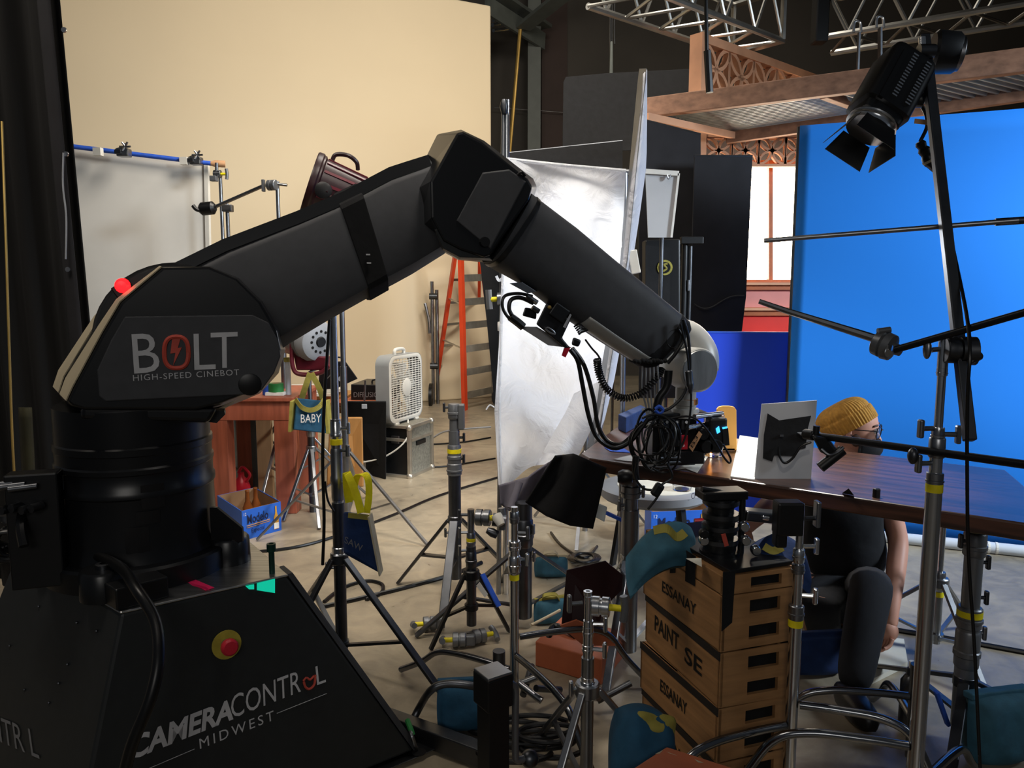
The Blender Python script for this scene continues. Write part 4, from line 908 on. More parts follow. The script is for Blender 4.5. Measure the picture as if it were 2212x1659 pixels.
# road case and box fan, both turned to the right
fd = V((math.cos(math.radians(22)), -math.sin(math.radians(22)), 0)); fd = V((.93, -.37, 0)).normalized()   # facing
fs = V((.37, .93, 0)).normalized()
cz = zz(918, 5.85); cc = PZ(882, 1032, 0) + fs * .17 - fd * .18
t = thing('road_case', 'black road case with aluminium edges under the box fan', 'road case', (cc.x, cc.y, 0))
X_, Y_ = fd, fs; HX, HY = .2, .18
MB().box(cc + V((0, 0, cz / 2)), (HX * 2 - .01, HY * 2 - .01, cz - .01), X_, Y_).build('body', 'case_laminate', t)
MB().box(cc - Y_ * (HY + .001) + V((0, 0, cz / 2)), (HX * 2 - .02, .006, cz - .02), X_, Y_).build('side_panel', 'black_paint', t)
for a_ in (-1, 1):
    for b_ in (-1, 1):
        MB().box(cc + X_ * a_ * HX + Y_ * b_ * HY + V((0, 0, cz / 2)), (.03, .03, cz), X_, Y_).build('edge', 'ladder_aluminium', t, bevel=.004)
        for zc in (.015, cz - .015): MB().ball(cc + X_ * a_ * HX + Y_ * b_ * HY + V((0, 0, zc)), .028, 10, 6).build('corner', 'ladder_aluminium', t, smooth='all')
for zc in (.012, cz * .72, cz - .012):
    for a_ in (-1, 1):
        MB().box(cc + X_ * a_ * HX + V((0, 0, zc)), (.03, HY * 2, .025), X_, Y_).build('edge', 'ladder_aluminium', t, bevel=.004)
        MB().box(cc + Y_ * a_ * HY + V((0, 0, zc)), (HX * 2, .03, .025), X_, Y_).build('edge', 'ladder_aluminium', t, bevel=.004)
MB().box(cc + X_ * HX + V((0, 0, cz * .62)), (.02, .14, .035), X_, Y_).build('handle', 'black_plastic', t, bevel=.004)
for s_ in (-.5, .4): MB().box(cc - Y_ * HY + X_ * HX * s_ + V((0, 0, cz * .72)), (.07, .02, .06), X_, Y_).build('latch', 'steel', t, bevel=.004)
fz = cz; H = zz(772, 5.85) - cz; fc = cc + fd * .02 + V((0, 0, fz + H / 2 + .012))
t = thing('box_fan', 'white box fan standing on the road case', 'fan', (fc.x, fc.y, fz))
def rr_(hw, hh, r, n=5):
    out = []
    for (sx_, sz_, q0) in ((1, 1, 0), (-1, 1, 90), (-1, -1, 180), (1, -1, 270)):
        for k in range(n + 1):
            q = math.radians(q0 + 90 * k / n); out.append((sx_ * (hw - r) + r * math.cos(q), sz_ * (hh - r) + r * math.sin(q)))
    return out
W2, H2 = H / 2, H / 2
def fp(u, z, o): return fc + fs * u + V((0, 0, z)) + fd * o
o_ = rr_(W2, H2, .08); i_ = rr_(W2 - .03, H2 - .03, .07)
MB().loft([[fp(u, z, .05) for u, z in i_], [fp(u, z, .06) for u, z in o_], [fp(u, z, -.06) for u, z in o_], [fp(u, z, -.05) for u, z in i_]], cap=False, closed=True).build('frame', 'fan_grey', t, smooth=True)
MB().loft([[fp(u, z, .062) for u, z in rr_(W2 - .032, H2 - .032, .07)], [fp(u, z, .066) for u, z in rr_(W2 - .02, H2 - .02, .075)], [fp(u, z, .058) for u, z in o_]], cap=False).build('front_rim', 'white_plastic', t, smooth=True)
mb = MB()
for k in range(25):
    z = -H2 + .05 + (H - .1) * k / 24; mb.bar(fp(-W2 + .03, z, .062), fp(W2 - .03, z, .062), .004, .006)
mb.build('front_grille', 'white_plastic', t, kind='stuff')
mb = MB()
for k in range(9):
    u = -W2 + .06 + (W2 * 2 - .12) * k / 8; mb.bar(fp(u, -H2 + .03, .06), fp(u, H2 - .03, .06), .005, .006)
mb.build('grille_uprights', 'white_plastic', t, kind='stuff')
MB().lathe(fp(0, 0, .05), fd * .02, [(0, .07), (.8, .07), (1, .06), (1, 0)], 24).build('grille_hub', 'white_plastic', t, smooth=True)
for k in range(5):
    q = 2 * math.pi * k / 5; u0, z0_ = math.cos(q), math.sin(q); u1, z1_ = math.cos(q + .7), math.sin(q + .7)
    MB().add([fp(.05 * u0, .05 * z0_, .02), fp(.2 * u0, .2 * z0_, .03), fp(.21 * u1, .21 * z1_, -.01), fp(.06 * u1, .06 * z1_, -.01)], [(0, 1, 2, 3)]).build('blade', 'white_plastic', t, solid=.004)
MB().tube([fp(-.07, H2, 0), fp(-.06, H2 + .035, 0), fp(.06, H2 + .035, 0), fp(.07, H2, 0)], .014).build('carry_handle', 'white_plastic', t, smooth=True)
for s_ in (-1, 1): MB().box(fp(s_ * W2 * .6, -H2 - .008, 0), (.05, .14, .016), fs, fd).build('foot', 'white_plastic', t, bevel=.003)
cable('pale fan cord hanging down the side of the road case', [fp(.0, -H2, .07), cc + X_ * .18 - Y_ * .2 + V((0, 0, .3)), cc - Y_ * .24 + V((0, 0, .16)), cc - X_ * .25 - Y_ * .3 + V((0, 0, .1))], .006, 'white_plastic')
# orange step ladder
t = thing('step_ladder', 'orange fibreglass step ladder in front of the cream wall', 'ladder', PZ(1010, 880, 0))
Bt, Bb_ = P(994, 500, 9.15), PZ(1004, 886, 0); Dt, Db = P(1034, 500, 9.5), PZ(1082, 868, 0)
At, Ab = P(990, 505, 9.25), PZ(937, 862, 0); Ct, Cb = P(1036, 505, 9.6), PZ(1034, 836, 0)
for a_, b_ in ((Bt, Bb_), (Dt, Db)): MB().bar(a_, b_, .045, .085).build('front_rail', 'orange_fibreglass', t)
for a_, b_ in ((At, Ab), (Ct, Cb)): MB().bar(a_, b_, .04, .06).build('rear_rail', 'orange_fibreglass', t)
for k in range(7):
    f = .085 + .132 * k; a_, b_ = Bb_.lerp(Bt, f), Db.lerp(Dt, f)
    MB().bar(a_, b_, .03, .085).build('step', 'ladder_aluminium', t)
    a_, b_ = Ab.lerp(At, f), Cb.lerp(Ct, f); MB().bar(a_, b_, .03, .03).build('rear_rung', 'ladder_aluminium', t)
for f in (.35, .6): MB().bar(Bb_.lerp(Bt, f), Ab.lerp(At, f + .04), .02, .012).build('spreader', 'ladder_aluminium', t)
MB().hexa([Bt, Dt, Ct, At], [p + V((0, 0, .05)) for p in (Bt, Dt, Ct, At)]).build('top_cap', 'orange_fibreglass', t)
t = thing('grip_trolley', 'grey upright trolley rack left of the ladder', 'trolley', PZ(935, 872, 0))
q = PZ(936, 872, 0)
for d_ in (0, .06): MB().cyl(q + V((d_, 0, 0)), V((q.x + d_, q.y, zz(608 + 300 * d_, q.y))), .022).build('post', 'steel', t, smooth=True)
for r in (640, 790): MB().lathe(V((q.x - .03, q.y - .03, zz(r, q.y))), (.1, 0, 0), [(0, .04), (1, .04)], 12).build('clamp', 'dark_steel', t, smooth=True)
MB().tube([P(928, 720, q.y), P(926, 690, q.y), P(918, 655, q.y)], .02).build('hook_arm', 'steel', t, smooth=True)
MB().lathe(P(928, 855, q.y - .1), (.04, 0, 0), [(0, .0), (0, .16), (1, .16), (1, 0)], 20).build('wheel', 'black_rubber', t, smooth=True)
t = thing('wheeled_cart', 'dark wheeled cart behind the ladder', 'cart', PZ(1050, 870, 0))
q = PZ(1070, 876, 0) + V((.25, .0, 0))
MB().box(q + V((.1, 0, .32)), (.7, .5, .12)).build('deck', 'black_paint', t, bevel=.01)
MB().box(q + V((.05, .1, .62)), (.55, .45, .45)).build('bin', 'grey_plastic', t, bevel=.03)
MB().box(q + V((.05, .1, .86)), (.6, .5, .06)).build('lid', 'dark_steel', t, bevel=.02)
for s_ in (-.15, .35): MB().lathe(q + V((s_, -.28, .14)), (0, .05, 0), [(0, 0), (0, .14), (1, .14), (1, 0)], 20).build('wheel', 'black_rubber', t, smooth=True)
# beer carton with bottles in front of the console
def carton(label, c0, e1, e2, w_, d_, h_, name='beer_carton'):
    e1 = V(e1).normalized(); e2 = V(e2).normalized(); up_ = V((0, 0, h_)); c0 = V(c0)
    t = thing(name, label, 'carton', c0)
    for a_, b_, nm in ((c0, c0 + e1 * w_, 'front_side'), (c0, c0 + e2 * d_, 'end_side'), (c0 + e2 * d_, c0 + e2 * d_ + e1 * w_, 'back_side'), (c0 + e1 * w_, c0 + e1 * w_ + e2 * d_, 'end_side')):
        k = (b_ - a_).normalized().cross(V((0, 0, 1))) * .004
        MB().hexa([a_, b_, b_ + k, a_ + k], [a_ + up_, b_ + up_, b_ + up_ + k, a_ + up_ + k]).build(nm, 'beer_box_blue', t)
        inn_ = ((c0 + e1 * w_ / 2 + e2 * d_ / 2) - (a_ + b_) / 2).normalized() * .006
        MB().add([a_ + inn_ + V((0, 0, .01)), b_ + inn_ + V((0, 0, .01)), b_ + up_ + inn_, a_ + up_ + inn_], [(0, 1, 2, 3)]).build('lining', 'cardboard', t)
    MB().hexa([c0, c0 + e1 * w_, c0 + e1 * w_ + e2 * d_, c0 + e2 * d_], [p + V((0, 0, .006)) for p in (c0, c0 + e1 * w_, c0 + e1 * w_ + e2 * d_, c0 + e2 * d_)]).build('bottom', 'cardboard', t)
    def on(u, v): return c0 + e1 * w_ * u + up_ * v + (e1.cross(V((0, 0, 1)))) * .006
    s_ = 1 if (on(0, 0) - c0).y < 0 else -1
    def on(u, v): return c0 + e1 * w_ * u + up_ * v + (e1.cross(V((0, 0, 1)))) * .007 * s_
    lettering('Modelo', on(.12, .52), on(.66, .55), on(.12, .82), 'ink_navy', t, bold=.012, depth=.001)
    lettering('12', on(.04, .82), on(.1, .82), on(.04, .92), 'letter_white', t, depth=.001)
    lettering('Especial', on(.22, .2), on(.55, .22), on(.22, .34), 'ink_navy', t, depth=.001)
    MB().bar(on(.1, .46), on(.7, .50), .006, .002).build('gold_line', 'gold_ink', t)
    MB().bar(on(.1, .40), on(.7, .44), .004, .002).build('gold_line', 'gold_ink', t)
    bp_ = [(.80, .1), (.93, .1), (.93, .5), (.9, .6), (.885, .7), (.885, .9), (.845, .9), (.845, .7), (.83, .6), (.80, .5)]
    MB().prism([on(*p) for p in bp_], e1.cross(V((0, 0, 1))) * .001 * s_).build('printed_bottle', 'gold_ink', t)
    MB().prism([on(*p) for p in ((.8, .12), (.93, .12), (.93, .32), (.8, .32))], e1.cross(V((0, 0, 1))) * .002 * s_).build('printed_label', 'letter_white', t)
    return t, c0, e1, e2
c0 = PZ(524, 1168, 0); c1 = PZ(607, 1145, 0); c2 = PZ(472, 1130, 0)
hh = zz(1104, c0.y) - 0
t, _, e1, e2 = carton('blue beer carton with loose bottles on the floor by the console', c0, c1 - c0, c2 - c0, (c1 - c0).length, (c2 - c0).length, hh)
for k, (u, v) in enumerate(((.45, .45), (.7, .5))):
    b = c0 + (c1 - c0) * u + (c2 - c0) * v + V((0, 0, .01))
    tag(MB().lathe(b, (0, 0, 1), [(0, 0), (0, .03), (.12, .03), (.16, .014), (.215, .012), (.22, .014), (.225, .012), (.225, 0)], 14).build('beer_bottle', 'bottle_brown', smooth=True), ('left' if k == 0 else 'right') + ' amber bottle standing in the blue carton by the console', 'bottle', 'bottles in the carton')
t = thing('red_jug', 'small red jug on the floor behind the blue carton', 'jug', PZ(512, 1095, 0) + V((0, .1, 0)))
q = PZ(512, 1090, 0) + V((0, .1, 0))
MB().lathe(q, (0, 0, .2), [(0, 0), (0, .055), (.5, .058), (.75, .04), (.85, .022), (1, .02), (1, 0)], 18).build('body', 'red_can', t, smooth=True)
MB().tube([q + V((.04, -.02, .14)), q + V((.07, -.03, .19)), q + V((.02, -.02, .24)), q + V((-.01, -.02, .2))], .01).build('handle', 'red_can', t, smooth=True)

# ================================================================== SILK, DIFFUSION FRAME, TABLE AND WHAT STANDS ON IT
Ys = 3.4
t = thing('white_silk', 'wrinkled white silk hanging behind the robot forearm', 'diffusion cloth', P(1180, 1045, Ys))
Ledge = [(1098, 344), (1092, 450), (1084, 560), (1082, 640), (1078, 740), (1072, 830), (1068, 890), (1072, 960), (1077, 1050)]
Redge = [(1352, 368), (1348, 450), (1340, 560), (1330, 640), (1322, 740), (1305, 830), (1285, 900), (1252, 965), (1205, 985)]
def interp(L, v):
    f = v * (len(L) - 1); i = min(int(f), len(L) - 2); k = f - i; return (L[i][0] * (1 - k) + L[i + 1][0] * k, L[i][1] * (1 - k) + L[i + 1][1] * k)
rs = random.Random(3); wr_ = [(rs.uniform(-1, 1) * 14, rs.uniform(-1, 1) * 12, rs.random() * 6, rs.uniform(.003, .009)) for _ in range(10)]
def sk(u, v):
    a_, b_ = interp(Ledge, v), interp(Redge, v); x_, y_ = a_[0] * (1 - u) + b_[0] * u, a_[1] * (1 - u) + b_[1] * u
    if v > .97: y_ += 6 * math.sin(u * 9)
    d_ = 1.5 * sum(w_ * math.sin(kx * u + kz * v * 2.2 + ph) for kx, kz, ph, w_ in wr_) + .05 * math.sin(u * 3.1) * v
    d_ += .05 * math.exp(-((u - .62 - .25 * (1 - v)) / .08) ** 2) * max(0, v - .55) * 2
    return P(x_, y_, Ys + d_ + .02 * math.sin(u * 8 + v * 3))
MB().grid(sk, 60, 90).build('cloth', 'silk', t, smooth='all')
FLl, FLr = [(1240, 850), (1222, 890), (1196, 935), (1172, 978)], [(1312, 815), (1296, 880), (1276, 930), (1250, 984)]
MB().grid(lambda u, v: P(*[a_ * (1 - u) + b_ * u for a_, b_ in zip(interp(FLl, v), interp(FLr, v))], Ys - .06 - .07 * math.sin(u * math.pi) * v), 14, 20).build('folded_flap', 'silk', t, smooth='all')
MB().tube([P(1096, 344, Ys), P(1225, 358, Ys), P(1352, 369, Ys)], .008).build('top_hem', 'silk', t, smooth=True)
MB().tube([P(1087, 560, Ys - .03), P(1082, 740, Ys - .035), P(1079, 880, Ys - .035), P(1082, 1048, Ys - .03)], .006).build('side_hem', 'silk', t, smooth=True)
strap(t, [P(1072, 596, Ys), P(1078, 606, Ys), P(1086, 600, Ys)], .012, 'silk', name='tie')
MB().tube([P(1050, 885, Ys), P(1058, 875, Ys), P(1068, 880, Ys)], .003).build('tie', 'silk', t)
# posts of the silk frame
t = thing('silk_stand', 'tall steel frame posts behind the left edge of the silk', 'frame', (xx(1090, 800, Ys + .12), Ys + .12, 0))
x0 = xx(1092, 700, Ys + .12)
MB().cyl((x0, Ys + .12, 0), V((xx(1095, 240, Ys + .12), Ys + .12, zz(216, Ys + .12))), .013).build('post', 'chrome', t, smooth=True)
MB().cyl((x0 - .035, Ys + .12, 0), V((xx(1088, 240, Ys + .12), Ys + .12, zz(246, Ys + .12))), .011).build('post', 'steel', t, smooth=True)
MB().lathe(P(1089, 246, Ys + .1), (0, 0, .06), [(0, .012), (.5, .02), (1, .012)], 12).build('clip', 'dark_steel', t, smooth=True)
MB().cyl(P(1096, 350, Ys + .1), P(1360, 372, Ys + .1), .012).build('crossbar', 'steel', t, smooth=True)
MB().cyl((xx(1350, 700, Ys + .12), Ys + .12, 0), P(1350, 372, Ys + .1), .012).build('post', 'steel', t, smooth=True)
# black upright flag strip with grip handle on its left
t = thing('black_cutter', 'narrow black cutter hanging left of the white silk', 'flag', P(1060, 950, 3.6))
MB().prism([P(x_, y_, 3.62) for x_, y_ in ((1036, 560), (1086, 596), (1082, 880), (1068, 870), (1052, 700))], (0, .015, 0)).build('cloth', 'black_cloth', t)
h = MB().tube([P(1055, 626, 3.5), P(1056, 645, 3.5), P(1058, 668, 3.5)], .014).build('grip_handle', 'grey_metal', t, smooth=True)
MB().cyl(P(1060, 647, 3.5), P(1074, 646, 3.5), .011).build('yellow_stem', 'tape_yellow', t, smooth=True)
MB().lathe(P(1074, 646, 3.5), (.03, 0, 0), [(0, .03), (1, .03)], 14).build('grip_plate', 'steel', t, smooth=True)
MB().lathe(P(1075, 705, 3.48), (.02, 0, 0), [(0, .02), (1, .025)], 12).build('lower_grip_plate', 'white_plastic', t, smooth=True)
# tall white frame seen nearly edge-on
t = thing('diffusion_screen', 'tall white cloth frame seen almost edge on right of the silk', 'diffusion frame', P(1280, 960, 3.3))
MB().loft([[P(1381, 147, 3.35), P(1397, 146, 3.25), P(1396, 170, 3.3), P(1378, 170, 3.4)], [P(1340, 560, 3.35), P(1356, 560, 3.25), P(1356, 566, 3.28), P(1340, 566, 3.38)], [P(1268, 968, 3.35), P(1290, 968, 3.25), P(1290, 972, 3.28), P(1268, 972, 3.38)]]).build('edge_tube', 'grey_metal', t, bevel=.004)
FL = [(1390, 160), (1384, 240), (1372, 330), (1358, 430), (1350, 520), (1342, 600), (1326, 700), (1308, 820), (1282, 962)]
FR = [(1397, 150), (1397, 240), (1396, 330), (1394, 370), (1380, 470), (1362, 590), (1348, 700), (1326, 820), (1292, 962)]
MB().grid(lambda u, v: P(*[a_ * (1 - u) + b_ * u for a_, b_ in zip(interp(FL, v), interp(FR, v))], 3.28 - .07 * math.sin(u * math.pi) + .12 * u), 10, 40).build('cloth', 'frame_cloth', t, smooth='all', solid=.004)
MB().box(P(1369, 566, 3.3), (.04, .03, .1), (1, 0, .2), (0, 1, 0)).build('corner_clip', 'white_plastic', t, bevel=.004)
# lamp behind the silk
t = thing('silk_backlight', 'black lamp head on a stand behind the white silk', 'lamp', (.45, 4.5, 0))
MB().lathe((.41, 4.28, 1.68), (.05, .32, .12), [(0, .12), (.05, .14), (.6, .14), (.8, .1), (1, .08), (1, 0)], 24).build('housing', 'black_paint', t, smooth=True)
MB().cyl((.44, 4.5, 0), (.44, 4.5, 1.62), .016).build('post', 'steel', t, smooth=True)
for q in (.3, 2.4, 4.5): MB().bar((.44, 4.5, .5), (.44 + .4 * math.cos(q), 4.5 + .4 * math.sin(q), .01), .02, .012).build('leg', 'steel', t)
# grey and black cloths under the silk
t = thing('black_drop_cloth', 'black cloth hanging from the table corner below the silk', 'cloth', P(1220, 1135, 2.75))
MB().grid(lambda u, v: P(*[(1 - v) * a_ + v * b_ for a_, b_ in zip(interp([(1200, 985), (1240, 980), (1310, 1010)], u), interp([(1135, 1085), (1180, 1115), (1230, 1135), (1281, 1142)], u))], 2.72 + .05 * math.sin(u * 7 + v)), 24, 18).build('cloth', 'black_cloth', t, smooth='all', solid=.006)
t = thing('grey_drop_cloth', 'grey cloth hanging below the lower left corner of the silk', 'cloth', P(1120, 1095, 3.25))
MB().grid(lambda u, v: P(*[(1 - v) * a_ + v * b_ for a_, b_ in zip(interp([(1078, 1048), (1140, 1030), (1205, 985)], u), interp([(1082, 1090), (1100, 1104), (1150, 1075)], u))], 3.3 + .03 * math.sin(u * 9)), 18, 12).build('cloth', 'grey_cloth', t, smooth='all', solid=.006)
MB().cyl(P(1122, 1042, 3.2), P(1103, 1098, 3.15), .016).build('rolled_edge', 'grey_cloth', t, smooth=True)

# ---------------------------------------------------------------- table
TZ = .82
n0, n1 = PZ(1248, 985, TZ), PZ(2330, 1148, TZ); f0 = PZ(1338, 917, TZ); f1 = n1 + (f0 - n0)
tb = thing('bar_table', 'long dark walnut bar top carried on grip stands', 'table', ((n0.x + f1.x) / 2, (n0.y + f1.y) / 2, 0))
dn = (n1 - n0).normalized(); dw = (f0 - n0).normalized(); kk = .05
top = [n0 + dn * kk, n1, f1, f0 + dn * kk, f0 - dw * kk, n0 + dw * kk]
MB().prism(top, (0, 0, -.05)).build('table_top', 'walnut', tb, bevel=.006)
th_ = lambda x_, y_: PZ(x_, y_, TZ + .0015)
# paper, blue tape, plastic sheet on the table
tag(MB().prism([th_(*p) for p in ((1305, 966), (1350, 970), (1362, 978), (1318, 975))], (0, 0, .001)).build('tape_strip', 'tape_blue'), 'blue tape strip on the table under the cable loop', 'tape')
tag(MB().prism([th_(*p) for p in ((1325, 992), (1360, 984), (1378, 986), (1380, 998), (1350, 996))], (0, 0, .001)).build('plastic_scrap', 'grey_plastic'), 'grey plastic scrap on the left end of the table', 'scrap')
tag(MB().prism([th_(*p) for p in ((1458, 1015), (1512, 985), (1530, 986), (1506, 1022), (1480, 1012))], (0, 0, .001)).build('paper_sheet', 'paper'), 'cream paper sheet under the camera on the table', 'paper')
tag(MB().prism([PZ(x_, y_, TZ + .001) for x_, y_ in ((1335, 928), (1383, 905), (1395, 912), (1352, 936))], (0, 0, .07)).build('navy_block', 'bag_navy', bevel=.004), 'small dark navy block at the far left end of the table', 'block')
# beer glass
g0 = th_(1540, 984); gr, gh = .036, .155
t = thing('beer_glass', 'straight glass of amber beer on the table', 'glass', g0)
MB().lathe(g0, (0, 0, gh), [(0, 0), (0, gr * .92), (.02, gr * .95), (1, gr * 1.05), (1, gr * .99), (.1, gr * .88), (.1, 0)], 32).build('tumbler', 'glass', t, smooth=True)
MB().lathe(g0 + V((0, 0, .018)), (0, 0, gh * .72), [(0, 0), (0, gr * .87), (1, gr * .95), (1, 0)], 32).build('beer', 'beer', t, smooth=True)
t = thing('amber_card', 'rounded amber card standing behind the beer glass', 'card', PZ(1570, 974, TZ))
Ya = PZ(1570, 974, TZ).y
arc = [(1549, 884), (1553, 879), (1562, 877), (1575, 877), (1586, 879), (1591, 886)]
MB().prism([P(x_, y_, Ya) for x_, y_ in arc + [(1592, 974), (1549, 974)]], (0, .012, 0)).build('card', 'amber_card', t, bevel=.002)
MB().box(P(1570, 970, Ya + .02) - V((0, 0, .0)), (.05, .04, .012)).build('stand_block', 'kraft', t)
# blazing white card, grey card with black tape
b0, b1 = PZ(1578, 1030, TZ), PZ(1634, 1034, TZ)
t = thing('white_bounce_card', 'brilliantly lit white card lying flat on the table', 'card', b0)
MB().prism([PZ(x_, y_, TZ + .001) for x_, y_ in ((1578, 1031), (1630, 1038), (1638, 948), (1598, 942))], (0, 0, .004)).build('card', 'white_card', t)
b0, b1 = PZ(1630, 1034, TZ), PZ(1752, 1034, TZ)
t = thing('grey_card', 'pale grey card with torn black tape facing the camera', 'card', b0)
gq = [b0, b1, P(1765, 865, b1.y + .015), P(1646, 873, b0.y + .015)]
MB().prism(gq, (0, .005, 0)).build('card', 'card_grey', t)
gn = (gq[1] - gq[0]).cross(gq[3] - gq[0]).normalized(); gn = gn if gn.y < 0 else -gn
def gp(x_, y_, o=.001): return PP(x_, y_, gq[0] + gn * o, gn)
MB().prism([gp(*p) for p in ((1658, 893), (1683, 908), (1752, 898), (1745, 925), (1740, 968), (1722, 972), (1716, 985), (1672, 984), (1668, 997), (1648, 990), (1650, 940), (1655, 912))], gn * .001).build('black_tape', 'black_cloth', t)
MB().box(gp(1688, 941, .004), (.012, .007, .006)).build('clip', 'steel', t)
tag(MB().prism([gp(*p, .004) for p in ((1720, 934), (1756, 932), (1756, 946), (1735, 944))], gn * .006).build('clamp_paddle', 'grey_plastic', bevel=.002), 'grey clamp paddle gripping the grey card', 'clamp')
cable('short black wire curling below the tape on the grey card', [gp(1683, 965, .01), gp(1684, 985, .012), gp(1695, 1000, .014), gp(1712, 990, .016), gp(1730, 965, .018), gp(1752, 955, .02)], .004)
# black scraps on the near edge
tag(MB().prism([PZ(1820, 1066, TZ + .001), PZ(1845, 1070, TZ + .001), PZ(1834, 1056, TZ + .05)], (0, .004, 0)).build('black_tape_tent', 'black_cloth'), 'small folded black tape on the near table edge', 'tape')
tag(MB().box(PZ(1893, 1067, TZ + .01), (.02, .015, .035), (1, .3, 0), (0, 1, 0)).build('black_peg', 'black_plastic', bevel=.004), 'small black peg on the near table edge', 'peg')

# ---------------------------------------------------------------- camera rig under the wrist
cr = thing('cinema_camera', 'black cinema camera rig hanging from the robot wrist', 'camera', P(1455, 1000, 2.55))
Yc = 2.58; cxn = V((.93, .36, 0)).normalized(); cyn = V((-.36, .93, 0)).normalized()
def cbx(x0, y0, x1, y1, dep, name, m, par=None, Y=Yc, bev=.004):
    a_, b_ = P(x0, y0, Y), P(x1, y1, Y); c = (a_ + b_) / 2
    return MB().box(c + V((0, dep / 2, 0)), (abs(b_.x - a_.x), dep, abs(a_.z - b_.z)), (1, .12, 0), (-.12, 1, 0)).build(name, m, par or cr, bevel=bev)
cbx(1414, 905, 1500, 1006, .12, 'camera_body', 'black_plastic')
cbx(1404, 893, 1530, 901, .14, 'top_plate', 'black_paint')
cbx(1430, 896, 1475, 906, .1, 'top_bracket', 'dark_steel')
cbx(1418, 975, 1520, 1004, .11, 'base_plate', 'black_paint', Y=Yc - .02)
cbx(1408, 918, 1424, 984, .07, 'side_handle', 'black_rubber', Y=Yc - .03)
cbx(1470, 940, 1486, 972, .01, 'red_badge', 'estop_red', Y=Yc - .012)
cbx(1486, 930, 1522, 985, .08, 'lens_mount', 'black_paint', Y=Yc + .02)
cbx(1432, 932, 1468, 966, .02, 'body_screen', 'black_paint', Y=Yc - .03)
cbx(1425, 965, 1440, 995, .02, 'battery_plate', 'dark_steel', Y=Yc - .04)
cbx(1395, 985, 1412, 1004, .03, 'port_block', 'black_plastic', Y=Yc - .03)
for (x0, y0, x1, y1) in ((1484, 925, 1530, 915), (1500, 900, 1560, 893)):
    MB().cyl(P(x0, y0, Yc - .06), P(x1, y1, Yc + .03), .0085).build('rod', 'chrome', cr, smooth=True)
a_ = P(1508, 958, Yc + .05); MB().lathe(a_, V((.05, .13, -.0)), [(0, .036), (.1, .038), (.2, .034), (.4, .037), (.5, .035), (.55, .04), (.9, .041), (1, .038), (1, 0)], 28).build('lens', 'black_rubber', cr, smooth=True)
fm_ = cbx(1532, 903, 1570, 958, .05, 'focus_motor', 'black_plastic', Y=Yc - .02, bev=.008)
MB().prism([P(x_, y_, Yc - .024) for x_, y_ in ((1546, 926), (1553, 920), (1556, 933), (1549, 937))], (0, -.001, 0)).build('motor_display', 'blue_display', fm_)
MB().prism([P(x_, y_, Yc - .024) for x_, y_ in ((1560, 923), (1571, 921), (1571, 925), (1561, 927))], (0, -.001, 0)).build('motor_light', 'blue_display', fm_)
MB().bar(P(1566, 925, Yc - .02), P(1569, 962, Yc - .02), .008, .02).build('motor_lever', 'black_paint', fm_)
for x_, y_, r_ in ((1528, 966, .024), (1548, 965, .026), (1520, 940, .02)):
    MB().lathe(P(x_, y_, Yc - .03), (0, .04, 0), [(0, 0), (0, r_ * .8), (.2, r_), (1, r_)], 18).build('gear', 'black_rubber', cr, smooth=True)
tg = MB().prism([P(x_, y_, Yc - .045) for x_, y_ in ((1488, 966), (1510, 931), (1517, 938), (1496, 976))], (0, .001, 0)).build('paper_tag', 'kraft', cr)
lettering('B3', P(1496, 968, Yc - .0465), P(1509, 945, Yc - .0465), P(1491, 963, Yc - .0465), 'ink_black', cr)
for k in range(10):
    MB().cyl(P(1420 + 7 * k, 912 + (k % 3) * 25, Yc - .004), P(1420 + 7 * k, 912 + (k % 3) * 25, Yc - .012), .005, n=8).build('screw', 'steel', cr)
for y_ in (990, 1000): MB().cyl(P(1425, y_, Yc - .05), P(1520, y_ - 4, Yc + .03), .007).build('base_rod', 'dark_steel', cr, smooth=True)
for k in range(6): cbx(1428 + 11 * k, 908, 1434 + 11 * k, 928, .004, 'cooling_fin', 'dark_steel', Y=Yc - .006, bev=0)
# receiver box bolted under the forearm
rx = thing('wireless_receiver', 'black receiver unit strapped under the robot forearm', 'receiver', RP(1190, 745, .12))
def rp(x_, y_, o=.16): return RP(x_, y_, o)
MB().loft([[rp(x_, y_, o) for x_, y_ in ((1158, 700), (1180, 655), (1232, 692), (1214, 730), (1232, 752), (1220, 752))] for o in (.06, .17)]).build('body', 'black_plastic', rx, bevel=.004)
MB().loft([[rp(x_, y_, o) for x_, y_ in ((1120, 705), (1160, 706), (1236, 752), (1184, 746))] for o in (.05, .13)]).build('pale_tray', 'card_grey', rx, bevel=.002)
MB().loft([[rp(x_, y_, o) for x_, y_ in ((1185, 678), (1203, 652), (1232, 672), (1216, 700))] for o in (.16, .18)]).build('display_block', 'black_paint', rx, bevel=.004)
MB().prism([rp(x_, y_, .182) for x_, y_ in ((1216, 706), (1231, 678), (1234, 680), (1221, 709))], RN * .003).build('grey_strip', 'grey_plastic', rx)
MB().tube([rp(1178, 710, .175), rp(1188, 718, .178), rp(1198, 722, .178), rp(1196, 716, .178), rp(1184, 708, .178), rp(1178, 710, .175)], .003).build('rail_loop', 'steel', rx, smooth=True)
MB().loft([[rp(x_, y_, o) for x_, y_ in ((1238, 728), (1256, 735), (1250, 750), (1234, 745))] for o in (.1, .16)]).build('connector', 'black_rubber', rx, bevel=.006)
MB().loft([[rp(x_, y_, o) for x_, y_ in ((1100, 612), (1128, 609), (1160, 630), (1140, 634))] for o in (.1, .15)]).build('bracket_plate', 'steel', rx, bevel=.002)
MB().loft([[rp(x_, y_, o) for x_, y_ in ((1128, 682), (1134, 664), (1160, 668), (1158, 690))] for o in (.08, .15)]).build('battery', 'black_rubber', rx, bevel=.004)
